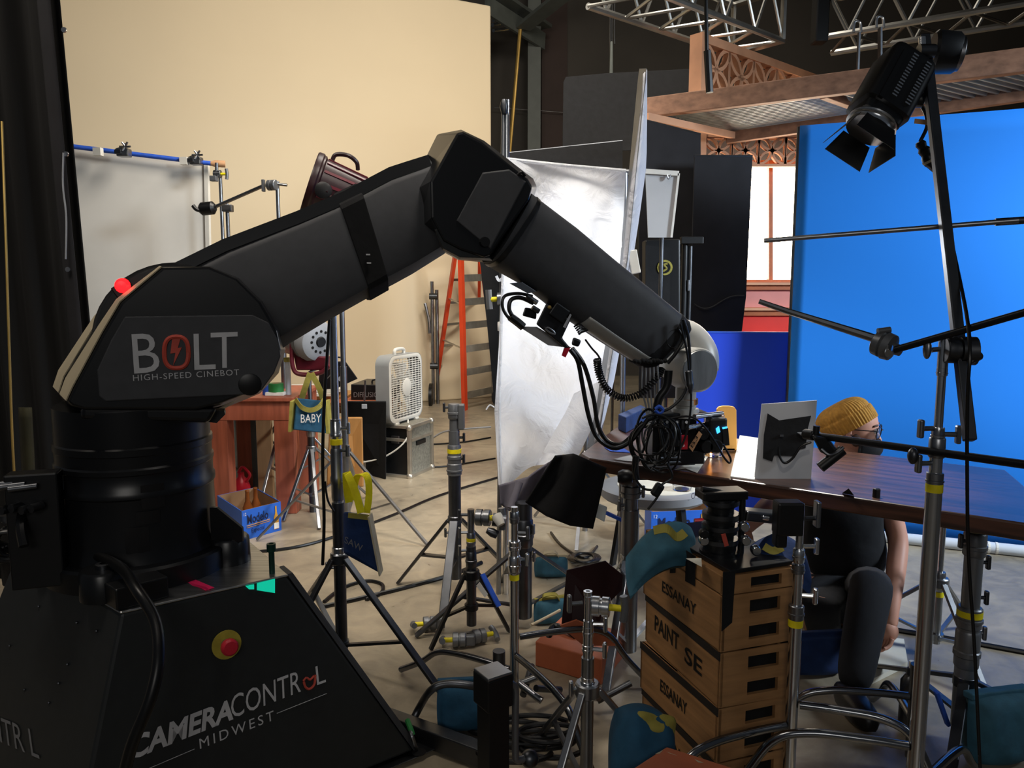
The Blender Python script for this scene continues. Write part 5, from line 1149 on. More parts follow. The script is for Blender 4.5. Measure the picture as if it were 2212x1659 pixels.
for k, (x_, y_) in enumerate(((1146, 645), (1138, 640), (1150, 664))): MB().cyl(rp(x_, y_, .16), rp(x_ + 14, y_ + 9, .16), .008).build('plug', 'dark_steel' if k else 'chrome', rx, smooth=True)
MB().ball(rp(1187, 664, .18), .006, 8, 6).build('brass_nut', 'brass', rx)
MB().prism([rp(x_, y_, .165) for x_, y_ in ((1213, 768), (1218, 752), (1232, 750), (1221, 772))], RN * .003).build('red_tag', 'red_can', rx)
for k in range(5): MB().tube([rp(1240 + 3 * k, 706 + 4 * k, .13), rp(1252, 700 + 5 * k, .14), rp(1264 + 2 * k, 712, .12)], .003).build('loose_wire', 'steel' if k % 2 else 'black_rubber', rx, smooth=True)
MB().tube([rp(1150, 640, .15), rp(1120, 634, .15), rp(1090, 640, .15), rp(1086, 665, .15), rp(1102, 690, .15), rp(1125, 705, .15)], .005).build('lead', 'black_rubber', rx, smooth=True)
MB().tube([rp(1152, 655, .15), rp(1124, 643, .15), rp(1104, 648, .15), rp(1100, 668, .15), rp(1110, 686, .15), rp(1128, 702, .15)], .0065).build('lead', 'black_rubber', rx, smooth=True)
MB().tube([rp(1102, 684, .15), rp(1118, 696, .15), rp(1130, 706, .15)], .013).build('strain_relief', 'black_rubber', rx, smooth=True)
# cables between receiver and camera
Yq = 2.5
def pq(l, Y=Yq, dy=0): return [P(x_, y_, Y + dy * i / len(l)) for i, (x_, y_) in enumerate(l)]
cable('outer of two thick cables swagging from the receiver to the camera', pq([(1232, 756), (1248, 780), (1258, 830), (1272, 900), (1290, 945), (1325, 968), (1360, 955), (1385, 925), (1400, 905)], 2.42, .1), .0075)
cable('inner of two thick cables swagging from the receiver to the camera', pq([(1236, 752), (1262, 790), (1282, 860), (1292, 920), (1312, 952), (1340, 960), (1366, 940), (1388, 912)], 2.44, .1), .0075)
cable('thin lead running from the receiver to the coiled cord', pq([(1264, 733), (1278, 752), (1290, 765), (1296, 775)], 2.42), .003)
# coiled cord
sp = smooth_path(pq([(1290, 776), (1294, 805), (1310, 840), (1345, 860), (1385, 850), (1415, 820), (1432, 796)], 2.44, .12), 7); pts = []
for i in range(len(sp) - 1):
    z_ = (sp[i + 1] - sp[i]).normalized(); x_ = z_.cross(V((0, 1, 0))).normalized(); y_ = z_.cross(x_)
    for j in range(6):
        q = 2 * math.pi * j / 6 + 0; pts.append(sp[i].lerp(sp[i + 1], j / 6) + (x_ * math.cos(q) + y_ * math.sin(q)) * .011)
tag(MB().tube(pts, .0028, n=5, sm=False).build('coiled_cord', 'black_rubber', smooth=True), 'black coiled cord swagging below the robot forearm', 'cord')
tag(MB().tube(pq([(1444, 800), (1440, 835), (1424, 860), (1418, 885)], 2.5), .014, n=12).build('corrugated_hose', 'black_rubber', smooth=True), 'short ribbed black hose beside the wrist', 'hose')
for k in range(5):
    cable(['first', 'second', 'third', 'fourth', 'fifth'][k] + ' pale wire from the left dropping out of the forearm cuff', pq([(1388 + 8 * k, 790), (1387 + 9 * k, 840), (1396 + 6 * k, 880), (1400 + 3 * k, 905)], 2.52), .003, 'grey_plastic', 'pale_wire', group='pale wires under the cuff')
for k in range(9):
    rx_, ry_ = 26 + (k * 9) % 30, 64 - (k * 8) % 36; cx_, cy_ = 1402 + (k * 13) % 34, 948 + (k * 13) % 26; ph = k * .7
    pts = [P(cx_ + rx_ * math.cos(a_ + ph) * (1 + .12 * math.sin(2 * a_ + k)), cy_ + ry_ * math.sin(a_ + ph), Yc - .07 - .008 * k + .015 * math.sin(a_ * 2 + k)) for a_ in [2 * math.pi * j / 14 for j in range(14 - k % 3)]]
    cable(['biggest', 'second', 'third', 'fourth', 'fifth', 'sixth', 'seventh', 'eighth', 'last'][k] + ' loop of the black cable tangle in front of the camera', [P(1418, 892, Yc - .05)] + pts, .0034 if k % 3 else .0042, group='cable tangle at the camera')
cable('black cable arching from the cuff down behind the camera motor', pq([(1476, 690), (1487, 730), (1490, 800), (1478, 850), (1450, 880), (1424, 890)], 2.48), .005)
cable('cable with a long plug beside the wrist cap', pq([(1470, 700), (1484, 760), (1489, 810), (1493, 850), (1490, 900), (1478, 950), (1458, 985), (1440, 975)], 2.46), .0035)
tag(MB().lathe(P(1487, 800, 2.455), P(1492, 850, 2.455) - P(1487, 800, 2.455), [(0, .008), (.05, .012), (.55, .012), (.6, .013), (.95, .006), (1, .004)], 14).build('cable_plug', 'dark_steel', smooth=True), 'long metal cable plug hanging beside the wrist cap', 'plug')
cable('braided black cord crossing the end of the forearm', [RP(1478, 696, .17), RP(1478, 730, .17), RP(1462, 760, .175), RP(1442, 785, .17)], .006)
cable('thin cable looping from the camera motor to the right', pq([(1440, 905), (1490, 900), (1520, 920), (1545, 955), (1562, 985), (1575, 1000), (1578, 990), (1562, 960)], 2.5), .0035)
tag(MB().tube(pq([(1415, 886), (1424, 892), (1432, 886), (1424, 878), (1416, 884)], 2.48), .006).build('cable_tie', 'tape_blue', smooth=True), 'blue cable tie gathering the camera cables', 'cable tie')
cable('black cable hanging below the table edge with an inline plug', pq([(1376, 1000), (1372, 1030), (1390, 1055), (1415, 1060), (1422, 1070), (1400, 1100)], 2.38), .004)
cable('second black cable hanging below the table edge', pq([(1440, 1000), (1452, 1030), (1432, 1045), (1418, 1058)], 2.38), .004)
tag(MB().box(P(1420, 1058, 2.37), (.03, .025, .045), (1, 0, -.6), (0, 1, 0)).build('inline_plug', 'black_plastic', bevel=.008), 'black inline power plug hanging under the table edge', 'plug')
tag(MB().tube(pq([(1374, 985), (1372, 1010), (1375, 1035)], 2.4), .011, n=10).build('cable_sleeve', 'black_rubber', smooth=True), 'thick black cable sleeve at the near left table edge', 'sleeve')

# ================================================================== STANDS
def Z(r, Y): return zz(r, Y)
def ft(*pp): return [tuple(PZ(a_, b_, 0)[:2]) for a_, b_ in pp]
# chrome combo stand left of centre
Y = 2.75; x = xx(733, 1200, Y)
s1 = stand('tall chrome stand with yellow tape and a yellow-strapped bag', x, Y, [(Z(912, Y), Z(520, Y), .0145, 'chrome'), (Z(1085, Y), Z(905, Y), .0195, 'chrome'), (.06, Z(1085, Y), .0225, 'dark_steel')],
    collars=[(Z(960, Y), Z(908, Y), .0205, 'chrome'), (Z(1080, Y), Z(968, Y), .0225, 'steel'), (Z(1205, Y), Z(1180, Y), .027, 'chrome')], tapes=[(Z(960, Y), .0225)],
    knobs=[(Z(925, Y), 0, 'chrome'), (Z(972, Y), -.3, 'steel'), (Z(1040, Y), -.4, 'chrome'), (Z(1225, Y), 3.3, 'steel')], feet=ft((988, 1548), (560, 1520), (640, 1330)), hinge=Z(1205, Y), low=.12, legm='dark_steel', legw=.026)
cable('thin black cable running down beside the chrome stand', [P(712, 690, 2.72), P(706, 780, 2.72), P(700, 880, 2.72), P(697, 1000, 2.72), P(700, 1120, 2.72), P(697, 1220, 2.72)], .006)
cable('black cable dropping from the chrome stand to the console side', [P(702, 1040, 2.7), P(708, 1080, 2.7), P(722, 1105, 2.7)], .004)
# bag hanging on it
t = thing('strapped_bag', 'navy bag with bright yellow straps hanging on the chrome stand', 'bag', P(785, 1238, 2.6))
MB().loft([[P(x_, y_, 2.66 + o) for x_, y_ in ((742 + d, 1105), (800 - d, 1112), (824 - d, 1238), (742 + d, 1195))] for d, o in ((6, -.03), (0, -.01), (0, .03), (6, .05))]).build('pouch', 'bag_navy', t, bevel=.008)
MB().bar(P(799, 1112, 2.64), P(823, 1238, 2.64), .06, .006, up=(1, 0, 0)).build('piping', 'strap_cream', t)
MB().bar(P(752, 1113, 2.625), P(797, 1118, 2.625), .003, .018).build('top_band', 'strap_olive', t)
strap(t, [P(780, 1108, 2.62), P(770, 1070, 2.62), P(756, 1035, 2.62), P(748, 1022, 2.63), P(750, 1060, 2.66), P(754, 1085, 2.68)], .026, 'strap_yellow', side=V((1, .2, .2)), name='strap')
strap(t, [P(792, 1108, 2.64), P(797, 1070, 2.64), P(795, 1035, 2.64), P(785, 1024, 2.65), P(770, 1032, 2.67), P(760, 1080, 2.68)], .024, 'strap_yellow', side=V((1, .2, .2)), name='strap')
lettering('SAW', P(744, 1172, 2.627), P(782, 1192, 2.627), P(746, 1158, 2.627), 'letter_dim', t)
# grey combo stand
Y = 3.57; x = xx(982, 1050, Y)
s2 = stand('grey steel stand with a top receiver left of the silk', x, Y, [(Z(940, Y), Z(880, Y), .022, 'grey_metal'), (Z(1110, Y), Z(930, Y), .026, 'grey_metal'), (.06, Z(1025, Y), .030, 'dark_steel')],
    collars=[(Z(1005, Y), Z(960, Y), .032, 'grey_metal'), (Z(1026, Y), Z(1000, Y), .035, 'grey_metal'), (Z(905, Y), Z(872, Y), .028, 'grey_metal')], tapes=[(Z(978, Y), .0335)],
    knobs=[(Z(945, Y), 0, 'dark_steel'), (Z(990, Y), -.2, 'dark_steel'), (Z(880, Y), 3.2, 'dark_steel'), (Z(1150, Y), 3.3, 'steel')], feet=ft((860, 1262), (958, 1330), (1105, 1238)), hinge=Z(1122, Y), low=Z(1205, Y), legm='dark_steel', legw=.04)
MB().box((x + .035, Y, Z(900, Y)), (.03, .05, .12)).build('receiver_block', 'grey_metal', s2, bevel=.006)
# short stand with grip head and white sticker
Y = 3.0; x = xx(1018, 1250, Y)
s3 = stand('short dark stand with a grip head and a white sticker', x, Y, [(Z(1180, Y), Z(1100, Y), .014, 'steel'), (.08, Z(1180, Y), .02, 'dark_steel')], collars=[(Z(1185, Y), Z(1150, Y), .018, 'steel'), (Z(1225, Y), Z(1190, Y), .022, 'dark_steel')], tapes=[(Z(1172, Y), .019)],
    knobs=[(Z(1150, Y), 3.2, 'steel'), (Z(1188, Y), 3.3, 'steel'), (Z(1112, Y), 3.14, 'dark_steel')], feet=ft((930, 1408), (1100, 1368), (1020, 1340)), hinge=Z(1240, Y), low=Z(1310, Y), legm='black_paint', legw=.022)
h = grip_head(s3, P(1044, 1118, Y), (1, -.2, 0), 1.25)
MB().cyl(P(1064, 1122, Y - .03), P(1092, 1126, Y - .03), .026).build('jaw', 'dark_steel', s3, smooth=True)
MB().lathe(P(1072, 1112, Y - .06), V((.02, -.02, -.035)), [(0, .02), (.3, .022), (1, .016), (1, 0)], 14).build('white_knob', 'white_plastic', s3, smooth=True)
MB().lathe(P(1052, 1145, Y - .07), V((.04, 0, -.02)), [(0, .012), (.5, .018), (1, .016), (1, 0)], 14).build('lower_knob', 'dark_steel', s3, smooth=True)
MB().lathe(P(1079, 1126, Y - .07), (0, -.008, 0), [(0, .012), (1, .012), (1, 0)], 12).build('yellow_dot', 'tape_yellow', s3)
pl = [P(x_, y_, 2.86) for x_, y_ in ((1029, 1266), (1036, 1258), (1054, 1284), (1047, 1291))]
MB().prism(pl, (0, .004, 0)).build('sticker', 'letter_white', s3); MB().bar(P(1042, 1240, 2.9), P(1078, 1310, 2.84), .022, .006).build('blue_leg_tape', 'tape_blue', s3)
# chrome c-stand behind the black post, thick dark column behind it
Y = 2.5; x = xx(1111, 1300, Y)
s4 = stand('chrome stand with a big collar rising behind the black post', x, Y, [(Z(1180, Y), Z(1095, Y), .012, 'chrome'), (Z(1240, Y), Z(1170, Y), .0165, 'chrome'), (.1, Z(1240, Y), .0155, 'chrome')], collars=[(Z(1188, Y), Z(1168, Y), .021, 'chrome'), (Z(1236, Y), Z(1200, Y), .021, 'chrome'), (Z(1130, Y), Z(1105, Y), .016, 'steel')], tapes=[(Z(1252, Y), .0165)], knobs=[(Z(1205, Y), -.4, 'chrome'), (Z(1150, Y), -.2, 'steel')], name='c_stand')
c_leg(s4, x, Y, .26, .25, .52); c_leg(s4, x, Y, .2, -1.1, .55); c_leg(s4, x, Y, .14, 2.6, .5)
Y = 3.15; x = xx(1131, 1200, Y)
stand('thick dark column carrying the silk frame', x, Y, [(.05, Z(1085, Y), .036, 'dark_steel')], collars=[(Z(1180, Y), Z(1120, Y), .04, 'dark_steel')], knobs=[(Z(1140, Y), -.5, 'steel'), (Z(1200, Y), -.3, 'steel')], feet=[(x - .45, Y - .1), (x + .4, Y + .25), (x - .1, Y + .5)], hinge=.35, low=.1, legm='dark_steel', legw=.03)
# small chrome stand at the bottom centre
Y = 1.98; x = xx(1270, 1400, Y)
s5 = stand('low chrome stand with a shining grip head at bottom centre', x, Y, [(Z(1345, Y), Z(1288, Y), .0105, 'chrome'), (Z(1420, Y), Z(1340, Y), .0135, 'chrome'), (.05, Z(1420, Y), .0175, 'steel')], collars=[(Z(1375, Y), Z(1352, Y), .0145, 'chrome'), (Z(1408, Y), Z(1392, Y), .0155, 'chrome'), (Z(1478, Y), Z(1460, Y), .018, 'chrome')], tapes=[(Z(1452, Y), .0155)], knobs=[(Z(1400, Y), -.3, 'chrome'), (Z(1348, Y), 0, 'chrome'), (Z(1485, Y), 3.3, 'chrome')], feet=[(x - .16, Y - .25), (x + .33, Y - .02), (x - .14, Y + .3)], hinge=Z(1488, Y), low=.08, legm='steel', legw=.02)
grip_head(s5, P(1298, 1310, Y), (1, -.25, 0), 1., 'chrome'); MB().lathe(P(1270, 1286, Y), (0, 0, .012), [(0, .011), (1, .012), (1, .006), (.2, .005)], 14).build('socket', 'chrome', s5, smooth=True)
knob_T(P(1258, 1302, Y), (-1, -.2, 0), s5, m='steel')
# table support stand
Y = 2.78; x = xx(1361, 1150, Y)
s6 = stand('thick chrome stand holding the left end of the walnut table', x, Y, [(Z(1110, Y), TZ - .05, .027, 'steel'), (.08, Z(1100, Y), .033, 'steel')], collars=[(Z(1075, Y), Z(1048, Y), .036, 'steel'), (Z(1235, Y), Z(1215, Y), .036, 'dark_steel')], knobs=[(Z(1090, Y), 3.4, 'steel'), (Z(1060, Y), -.3, 'steel')], feet=ft((1308, 1500), (1470, 1400), (1290, 1330)), hinge=.44, low=.12, legm='chrome', legw=.03)
MB().box((x, Y, TZ - .06), (.1, .1, .018)).build('top_plate', 'black_paint', s6)
MB().lathe(P(1335, 1030, Y - .1), (.05, -.01, 0), [(0, .02), (.3, .028), (.7, .028), (1, .02)], 14).build('clamp_knuckle', 'black_plastic', s6, smooth=True)
# chrome stand right of the apple boxes
Y = 1.97; x = xx(1716, 1400, Y)
s7 = stand('slim chrome stand in front of the kneeling man beside the wooden boxes', x, Y, [(Z(1225, Y), Z(1088, Y), .0095, 'chrome'), (Z(1330, Y), Z(1220, Y), .0125, 'chrome'), (.1, Z(1330, Y), .0165, 'chrome')], collars=[(Z(1215, Y), Z(1185, Y), .015, 'chrome'), (Z(1238, Y), Z(1218, Y), .0165, 'steel'), (Z(1338, Y), Z(1306, Y), .02, 'steel')], tapes=[(Z(1352, Y), .0195)], knobs=[(Z(1180, Y), 0, 'chrome'), (Z(1285, Y), -.2, 'chrome'), (Z(1120, Y), .1, 'dark_steel')], name='c_stand')
MB().box(P(1702, 1118, Y), (.07, .05, .09)).build('clamp_block', 'black_plastic', s7, bevel=.006); MB().box(P(1684, 1160, Y), (.03, .04, .05)).build('clamp_jaw', 'black_plastic', s7, bevel=.006)
MB().box(P(1765, 1110, Y), (.012, .03, .07)).build('clamp_handle', 'steel', s7, bevel=.004)
c_leg(s7, x, Y, .32, -.35, .45); c_leg(s7, x, Y, .26, 3.5, .5); c_leg(s7, x, Y, .2, 1.6, .5)
# big chrome c-stand at the right
Y = 1.8; x = xx(2015, 1100, Y); xt = xx(2029, 740, Y)
s8 = stand('tall chrome stand with crossing grip arms at the right', x, Y, [(Z(810, Y), Z(722, Y), .0118, 'chrome'), (Z(930, Y), Z(800, Y), .0098, 'chrome'), (Z(1060, Y), Z(925, Y), .0145, 'chrome'), (.1, Z(1060, Y), .0185, 'chrome')], collars=[(Z(812, Y), Z(795, Y), .0122, 'chrome'), (Z(955, Y), Z(922, Y), .0145, 'chrome'), (Z(988, Y), Z(945, Y), .0185, 'steel'), (Z(1050, Y), Z(1020, Y), .019, 'steel')], tapes=[(Z(1062, Y), .0195)], knobs=[(Z(925, Y), 3.3, 'steel'), (Z(938, Y), -.1, 'steel'), (Z(1000, Y), 3.3, 'steel')], name='c_stand')
c_leg(s8, x, Y, .3, 2.9, .52); c_leg(s8, x, Y, .24, -1.2, .5); c_leg(s8, x, Y, .18, .7, .5)
h = grip_head(s8, P(2068, 756, Y - .02), (1, -.15, 0), 1.15, 'dark_steel', handle=False)
MB().lathe(P(2086, 758, Y - .03), V((.02, -.004, 0)), [(0, .033), (1, .033), (1, 0)], 20).build('outer_plate', 'dark_steel', s8, smooth=True)
MB().cyl(P(2012, 756, Y), P(2030, 754, Y), .006).build('knob_stem', 'steel', s8); MB().ball(P(2003, 754, Y), (.009, .012, .024), 12, 8).build('wing_knob', 'steel', s8, smooth='all')
MB().loft([[P(x_, y_, Y - .05 + o) for x_, y_ in ((2098, 738), (2126, 768), (2122, 776), (2098, 788))] for o in (-.008, .008)]).build('tee_handle', 'dark_steel', s8, bevel=.005)
# boom pole, grip arms
bm_ = thing('boom_pole', 'dark flat boom pole crossing the blue screen and holding the black spotlight', 'boom pole', P(2095, 950, 1.66))
MB().bar(P(1996, 78, 2.12), P(2095, 952, 1.70), .024, .024).build('pole', 'dark_steel', bm_, bevel=.003)
MB().cyl(P(1992, 82, 2.1), P(1994, 145, 2.08), .009).build('spigot', 'chrome', bm_, smooth=True)
MB().lathe(P(1984, 110, 2.07), (.04, .0, 0), [(0, .008), (0, .017), (1, .017), (1, 0)], 14).build('spigot_clamp', 'dark_steel', bm_, smooth=True)
a_, b_ = P(1742, 938, 2.15), P(2016, 976, 1.78); d_ = b_ - a_
ga = thing('gobo_boom', 'long black grip arm crossing the table to the grey card', 'grip arm', a_)
MB().cyl(a_, a_ + d_ * 1.75, .0095, n=14).build('rod', 'black_paint', ga, smooth=True)
MB().lathe(a_ - d_ * .01, d_ * .09, [(0, .015), (.9, .015), (1, .012)], 14).build('sleeve', 'black_plastic', ga, smooth=True)
MB().cyl(P(1762, 938, 2.1), P(1764, 920, 2.1), .009).build('pin', 'black_plastic', ga, smooth=True)
MB().loft([[P(x_, y_, 2.1 + o) for x_, y_ in ((1752, 938), (1790, 946), (1812, 975), (1796, 985), (1772, 978))] for o in (-.03, .03)]).build('mafer_body', 'black_plastic', ga, bevel=.008)
MB().cyl(P(1772, 1010, 2.08), P(1820, 972, 2.08), .015).build('mafer_tube', 'black_plastic', ga, smooth=True)
MB().tube([P(1774, 970, 2.06), P(1790, 982, 2.05), P(1806, 978, 2.05), P(1822, 966, 2.05)], .005).build('mafer_lever', 'dark_steel', ga, smooth=True)
MB().ball(P(1972, 985, 1.78), (.012, .014, .02), 12, 8).build('arm_knob', 'dark_steel', ga, smooth='all')
ar = thing('gobo_boom', 'black grip arm rising to the right from a grey knuckle', 'grip arm', P(1932, 756, 1.85))
a_, b_ = P(1932, 756, 1.85), P(2085, 712, 1.74); MB().cyl(a_, a_ + (b_ - a_) * 2.1, .0085, n=12).build('rod', 'black_paint', ar, smooth=True)
MB().lathe(P(1888, 738, 1.9), P(1934, 754, 1.86) - P(1888, 738, 1.9), [(0, .02), (.1, .03), (.4, .032), (.45, .028), (.55, .034), (.85, .032), (.9, .015), (1.25, .013), (1.25, 0)], 22).build('knuckle', 'grey_metal', ar, smooth=True)
MB().lathe(P(1896, 716, 1.88), V((.03, 0, .004)), [(0, .008), (1, .008)], 10).build('knuckle_spigot', 'grey_metal', ar)
MB().cyl(P(1922, 752, 1.84), P(1920, 764, 1.8), .009).build('set_screw', 'steel', ar, smooth=True)
MB().tube([P(1892, 732, 1.9), P(1800, 703, 1.95), P(1700, 672, 2.0), P(1640, 651, 2.03)], lambda t: .0105 - .004 * t, sm=False).build('flag_rod', 'steel', ar, smooth=True)
rd = thing('flag_boom', 'thin steel rod crossing the blue screen in front of the window', 'rod', P(1650, 520, 2.1))
MB().cyl(P(1650, 520, 2.1), P(2200, 476, 1.9), .0065, n=10).build('rod', 'steel', rd, smooth=True); MB().cyl(P(2150, 480, 1.92), P(2300, 470, 1.88), .0095, n=10).build('sleeve', 'dark_steel', rd, smooth=True)
# stands behind at the right
Y = 2.9; x = xx(2030, 1250, Y)
stand('thin chrome stand just behind the big chrome one', x, Y, [(Z(1240, Y), TZ - .05, .0105, 'chrome'), (.05, Z(1240, Y), .016, 'steel')], collars=[(Z(1275, Y), Z(1235, Y), .021, 'steel')], tapes=[(Z(1288, Y), .0185)], knobs=[(Z(1242, Y), 3.3, 'dark_steel')], feet=[(x - .3, Y + .2), (x + .3, Y + .25), (x, Y - .35)], hinge=.3, low=.08)
Y = 2.3; x = xx(2104, 1200, Y)
s9 = stand('heavy grey stand holding the right end of the walnut table', x, Y, [(Z(1300, Y), TZ - .05, .022, 'grey_metal'), (Z(1440, Y), Z(1180, Y), .027, 'grey_metal'), (.06, Z(1350, Y), .032, 'grey_metal')], collars=[(Z(1200, Y), Z(1150, Y), .033, 'grey_metal'), (Z(1355, Y), Z(1310, Y), .036, 'grey_metal'), (Z(1440, Y), Z(1360, Y), .036, 'grey_metal')], tapes=[(Z(1330, Y), .037), (Z(1148, Y), .025)], knobs=[(Z(1168, Y), 3.2, 'dark_steel'), (Z(1215, Y), 0, 'dark_steel'), (Z(1290, Y), -.1, 'dark_steel'), (Z(1365, Y), -.2, 'steel')], feet=[(x - .28, Y - .4), (x + .42, Y - .06), (x - .05, Y + .5)], hinge=Z(1470, Y), low=.1, legm='dark_steel', legw=.032)
cable('thin black cable hanging from the spotlight boom to the floor', [P(2046, 480, 1.95), P(2064, 560, 1.9), P(2088, 680, 1.75), P(2095, 760, 1.68), P(2090, 850, 1.68), P(2089, 1000, 1.7), P(2092, 1200, 1.72), P(2105, 1400, 1.74), P(2118, 1680, 1.74)], .004)
# extra c-stand base at bottom right: bent legs
Y = 2.15; x = xx(1975, 1560, Y)
t = thing('turtle_stand', 'low c-stand base with bent chrome legs under the grip arms', 'stand', (x, Y, 0))
MB().cyl((x, Y, .05), (x, Y, .34), .02).build('sleeve', 'dark_steel', t, smooth=True)
for z_, q, rc in ((.24, 3.0, .5), (.2, 4.2, .45), (.16, 1.4, .4), ): c_leg(t, x, Y, z_, q, rc)
# ---------------------------------------------------------------- black spotlight on the boom
Yd = 2.1
a_, b_ = P(1958, 132, Yd), P(1876, 282, Yd - .06); ax = b_ - a_; L = ax.length; z_ = ax.normalized(); x_ = V((0, 1, 0)).cross(z_).normalized(); y_ = z_.cross(x_)
dl = thing('black_spotlight', 'small glossy black spotlight with barn doors against the blue screen', 'lamp', b_)
def rect(c, hx, hy, r=.35):
    out = []
    for q in [2 * math.pi * k / 20 for k in range(20)]:
        f = lambda t: math.copysign(abs(t) ** r, t)
        out.append(c + x_ * hx * f(math.cos(q)) + y_ * hy * f(math.sin(q)))
    return out
MB().loft([rect(a_ + ax * t_, hx, hx * .95) for t_, hx in ((0, .04), (.03, .06), (.1, .065), (.78, .066), (.8, .056), (.9, .056))]).build('housing', 'black_paint', dl, smooth=True)
MB().lathe(a_ + ax * .86, ax * .14, [(0, .056), (.3, .062), (.35, .059), (.6, .064), (.65, .058), (1, .058)], 28).build('front_ring', 'chrome', dl, smooth=True)
MB().lathe(a_ + ax * .97, ax * .02, [(0, 0), (0, .045), (1, .045), (1, 0)], 24).build('lens', 'lens_glass', dl)
for c_ in (-.6, .12):
    for k in range(15):
        p = a_ + ax * (.12 + .04 * k) - y_ * .0625 + x_ * (c_ * .055)
        MB().box(p, (.014, .008, .004), x_, y_).build('vent_slot', 'chrome', dl)
MB().bar(a_ + ax * .15 + x_ * .035 - y_ * .063, a_ + ax * .8 + x_ * .035 - y_ * .065, .012, .01, up=y_).build('side_rib', 'black_paint', dl)
MB().lathe(a_ + ax * .0, -z_ * .03, [(0, .012), (.4, .012), (.5, .017), (1, .015), (1, 0)], 12).build('rear_knob', 'black_plastic', dl, smooth=True)
for k, (q, wd) in enumerate(((0, .1), (math.pi / 2, .1), (math.pi, .1), (-math.pi / 2, .1))):
    d_ = x_ * math.cos(q) + y_ * math.sin(q); s_ = z_.cross(d_); o = b_ + d_ * .052
    f = [o - s_ * .042, o + s_ * .042, o + s_ * .056 + z_ * .06 + d_ * .02, o - s_ * .056 + z_ * .06 + d_ * .02]
    MB().prism(f, d_ * .0015).build('barn_door', 'black_paint', dl)
MB().bar(P(1970, 222, Yd), P(1990, 160, Yd), .016, .016).build('yoke_arm', 'black_paint', dl, bevel=.003); MB().bar(P(1966, 228, Yd - .02), P(1985, 178, Yd - .02), .009, .006).build('yoke_insert', 'brass', dl)
MB().bar(P(1990, 165, Yd), P(1996, 118, Yd), .014, .014).build('yoke_upper', 'dark_steel', dl)
MB().lathe(P(1968, 212, Yd), V((.03, -.01, -.01)), [(0, .014), (.6, .02), (1, .017), (1, 0)], 14).build('yoke_knob', 'black_plastic', dl, smooth=True)
cable('short cable from the black spotlight to its plug', [P(1972, 215, Yd), P(1990, 228, Yd), P(2001, 250, Yd), P(2002, 275, Yd), P(1988, 305, Yd)], .005)
tag(MB().box(P(1990, 263, Yd - .01), (.035, .003, .012), (1, 0, -.1), (0, 1, 0)).build('cable_tag', 'kraft'), 'tan tag on the spotlight cable', 'tag')
t = thing('pin_connector', 'black stage pin connector hanging beside the boom pole', 'connector', P(2018, 370, Yd))
MB().lathe(P(1986, 306, Yd), P(2022, 372, Yd) - P(1986, 306, Yd), [(0, .01), (.08, .014), (.2, .011), (.28, .016), (.42, .013), (.5, .017), (.7, .017), (.75, .014), (1, .006)], 14).build('body', 'black_rubber', t, smooth=True)
MB().lathe(P(2006, 345, Yd), (P(2012, 356, Yd) - P(2006, 345, Yd)) * .4, [(0, .0175), (1, .0175)], 14).build('cream_ring', 'strap_cream', t, smooth=True)
# fixture behind the top of the boom
t = thing('dark_fixture', 'dark lamp fixture with a flap behind the top of the boom pole', 'lamp', P(2040, 150, 2.7))
MB().lathe(P(2012, 112, 2.7), V((.09, -.02, -.01)), [(0, .06), (.1, .07), (.8, .066), (1, .05), (1, 0)], 24).build('housing', 'black_paint', t, smooth=True)
MB().lathe(P(2050, 115, 2.68), V((.035, -.01, -.005)), [(0, .05), (1, .055), (1, 0)], 20).build('front', 'dark_steel', t, smooth=True)
MB().prism([P(x_, y_, 2.68) for x_, y_ in ((2050, 140), (2082, 92), (2092, 110), (2058, 152))], (0, .01, 0)).build('flap', 'black_paint', t); MB().bar(P(2002, 100, 2.12), P(2002, 104, 2.68), .02, .02).build('mount_arm', 'dark_steel', t)
spot('black_spotlight_beam', b_ + z_ * .03, P(1610, 1000, 2.5), 6, (1, .93, .82), 26, .02, .25)

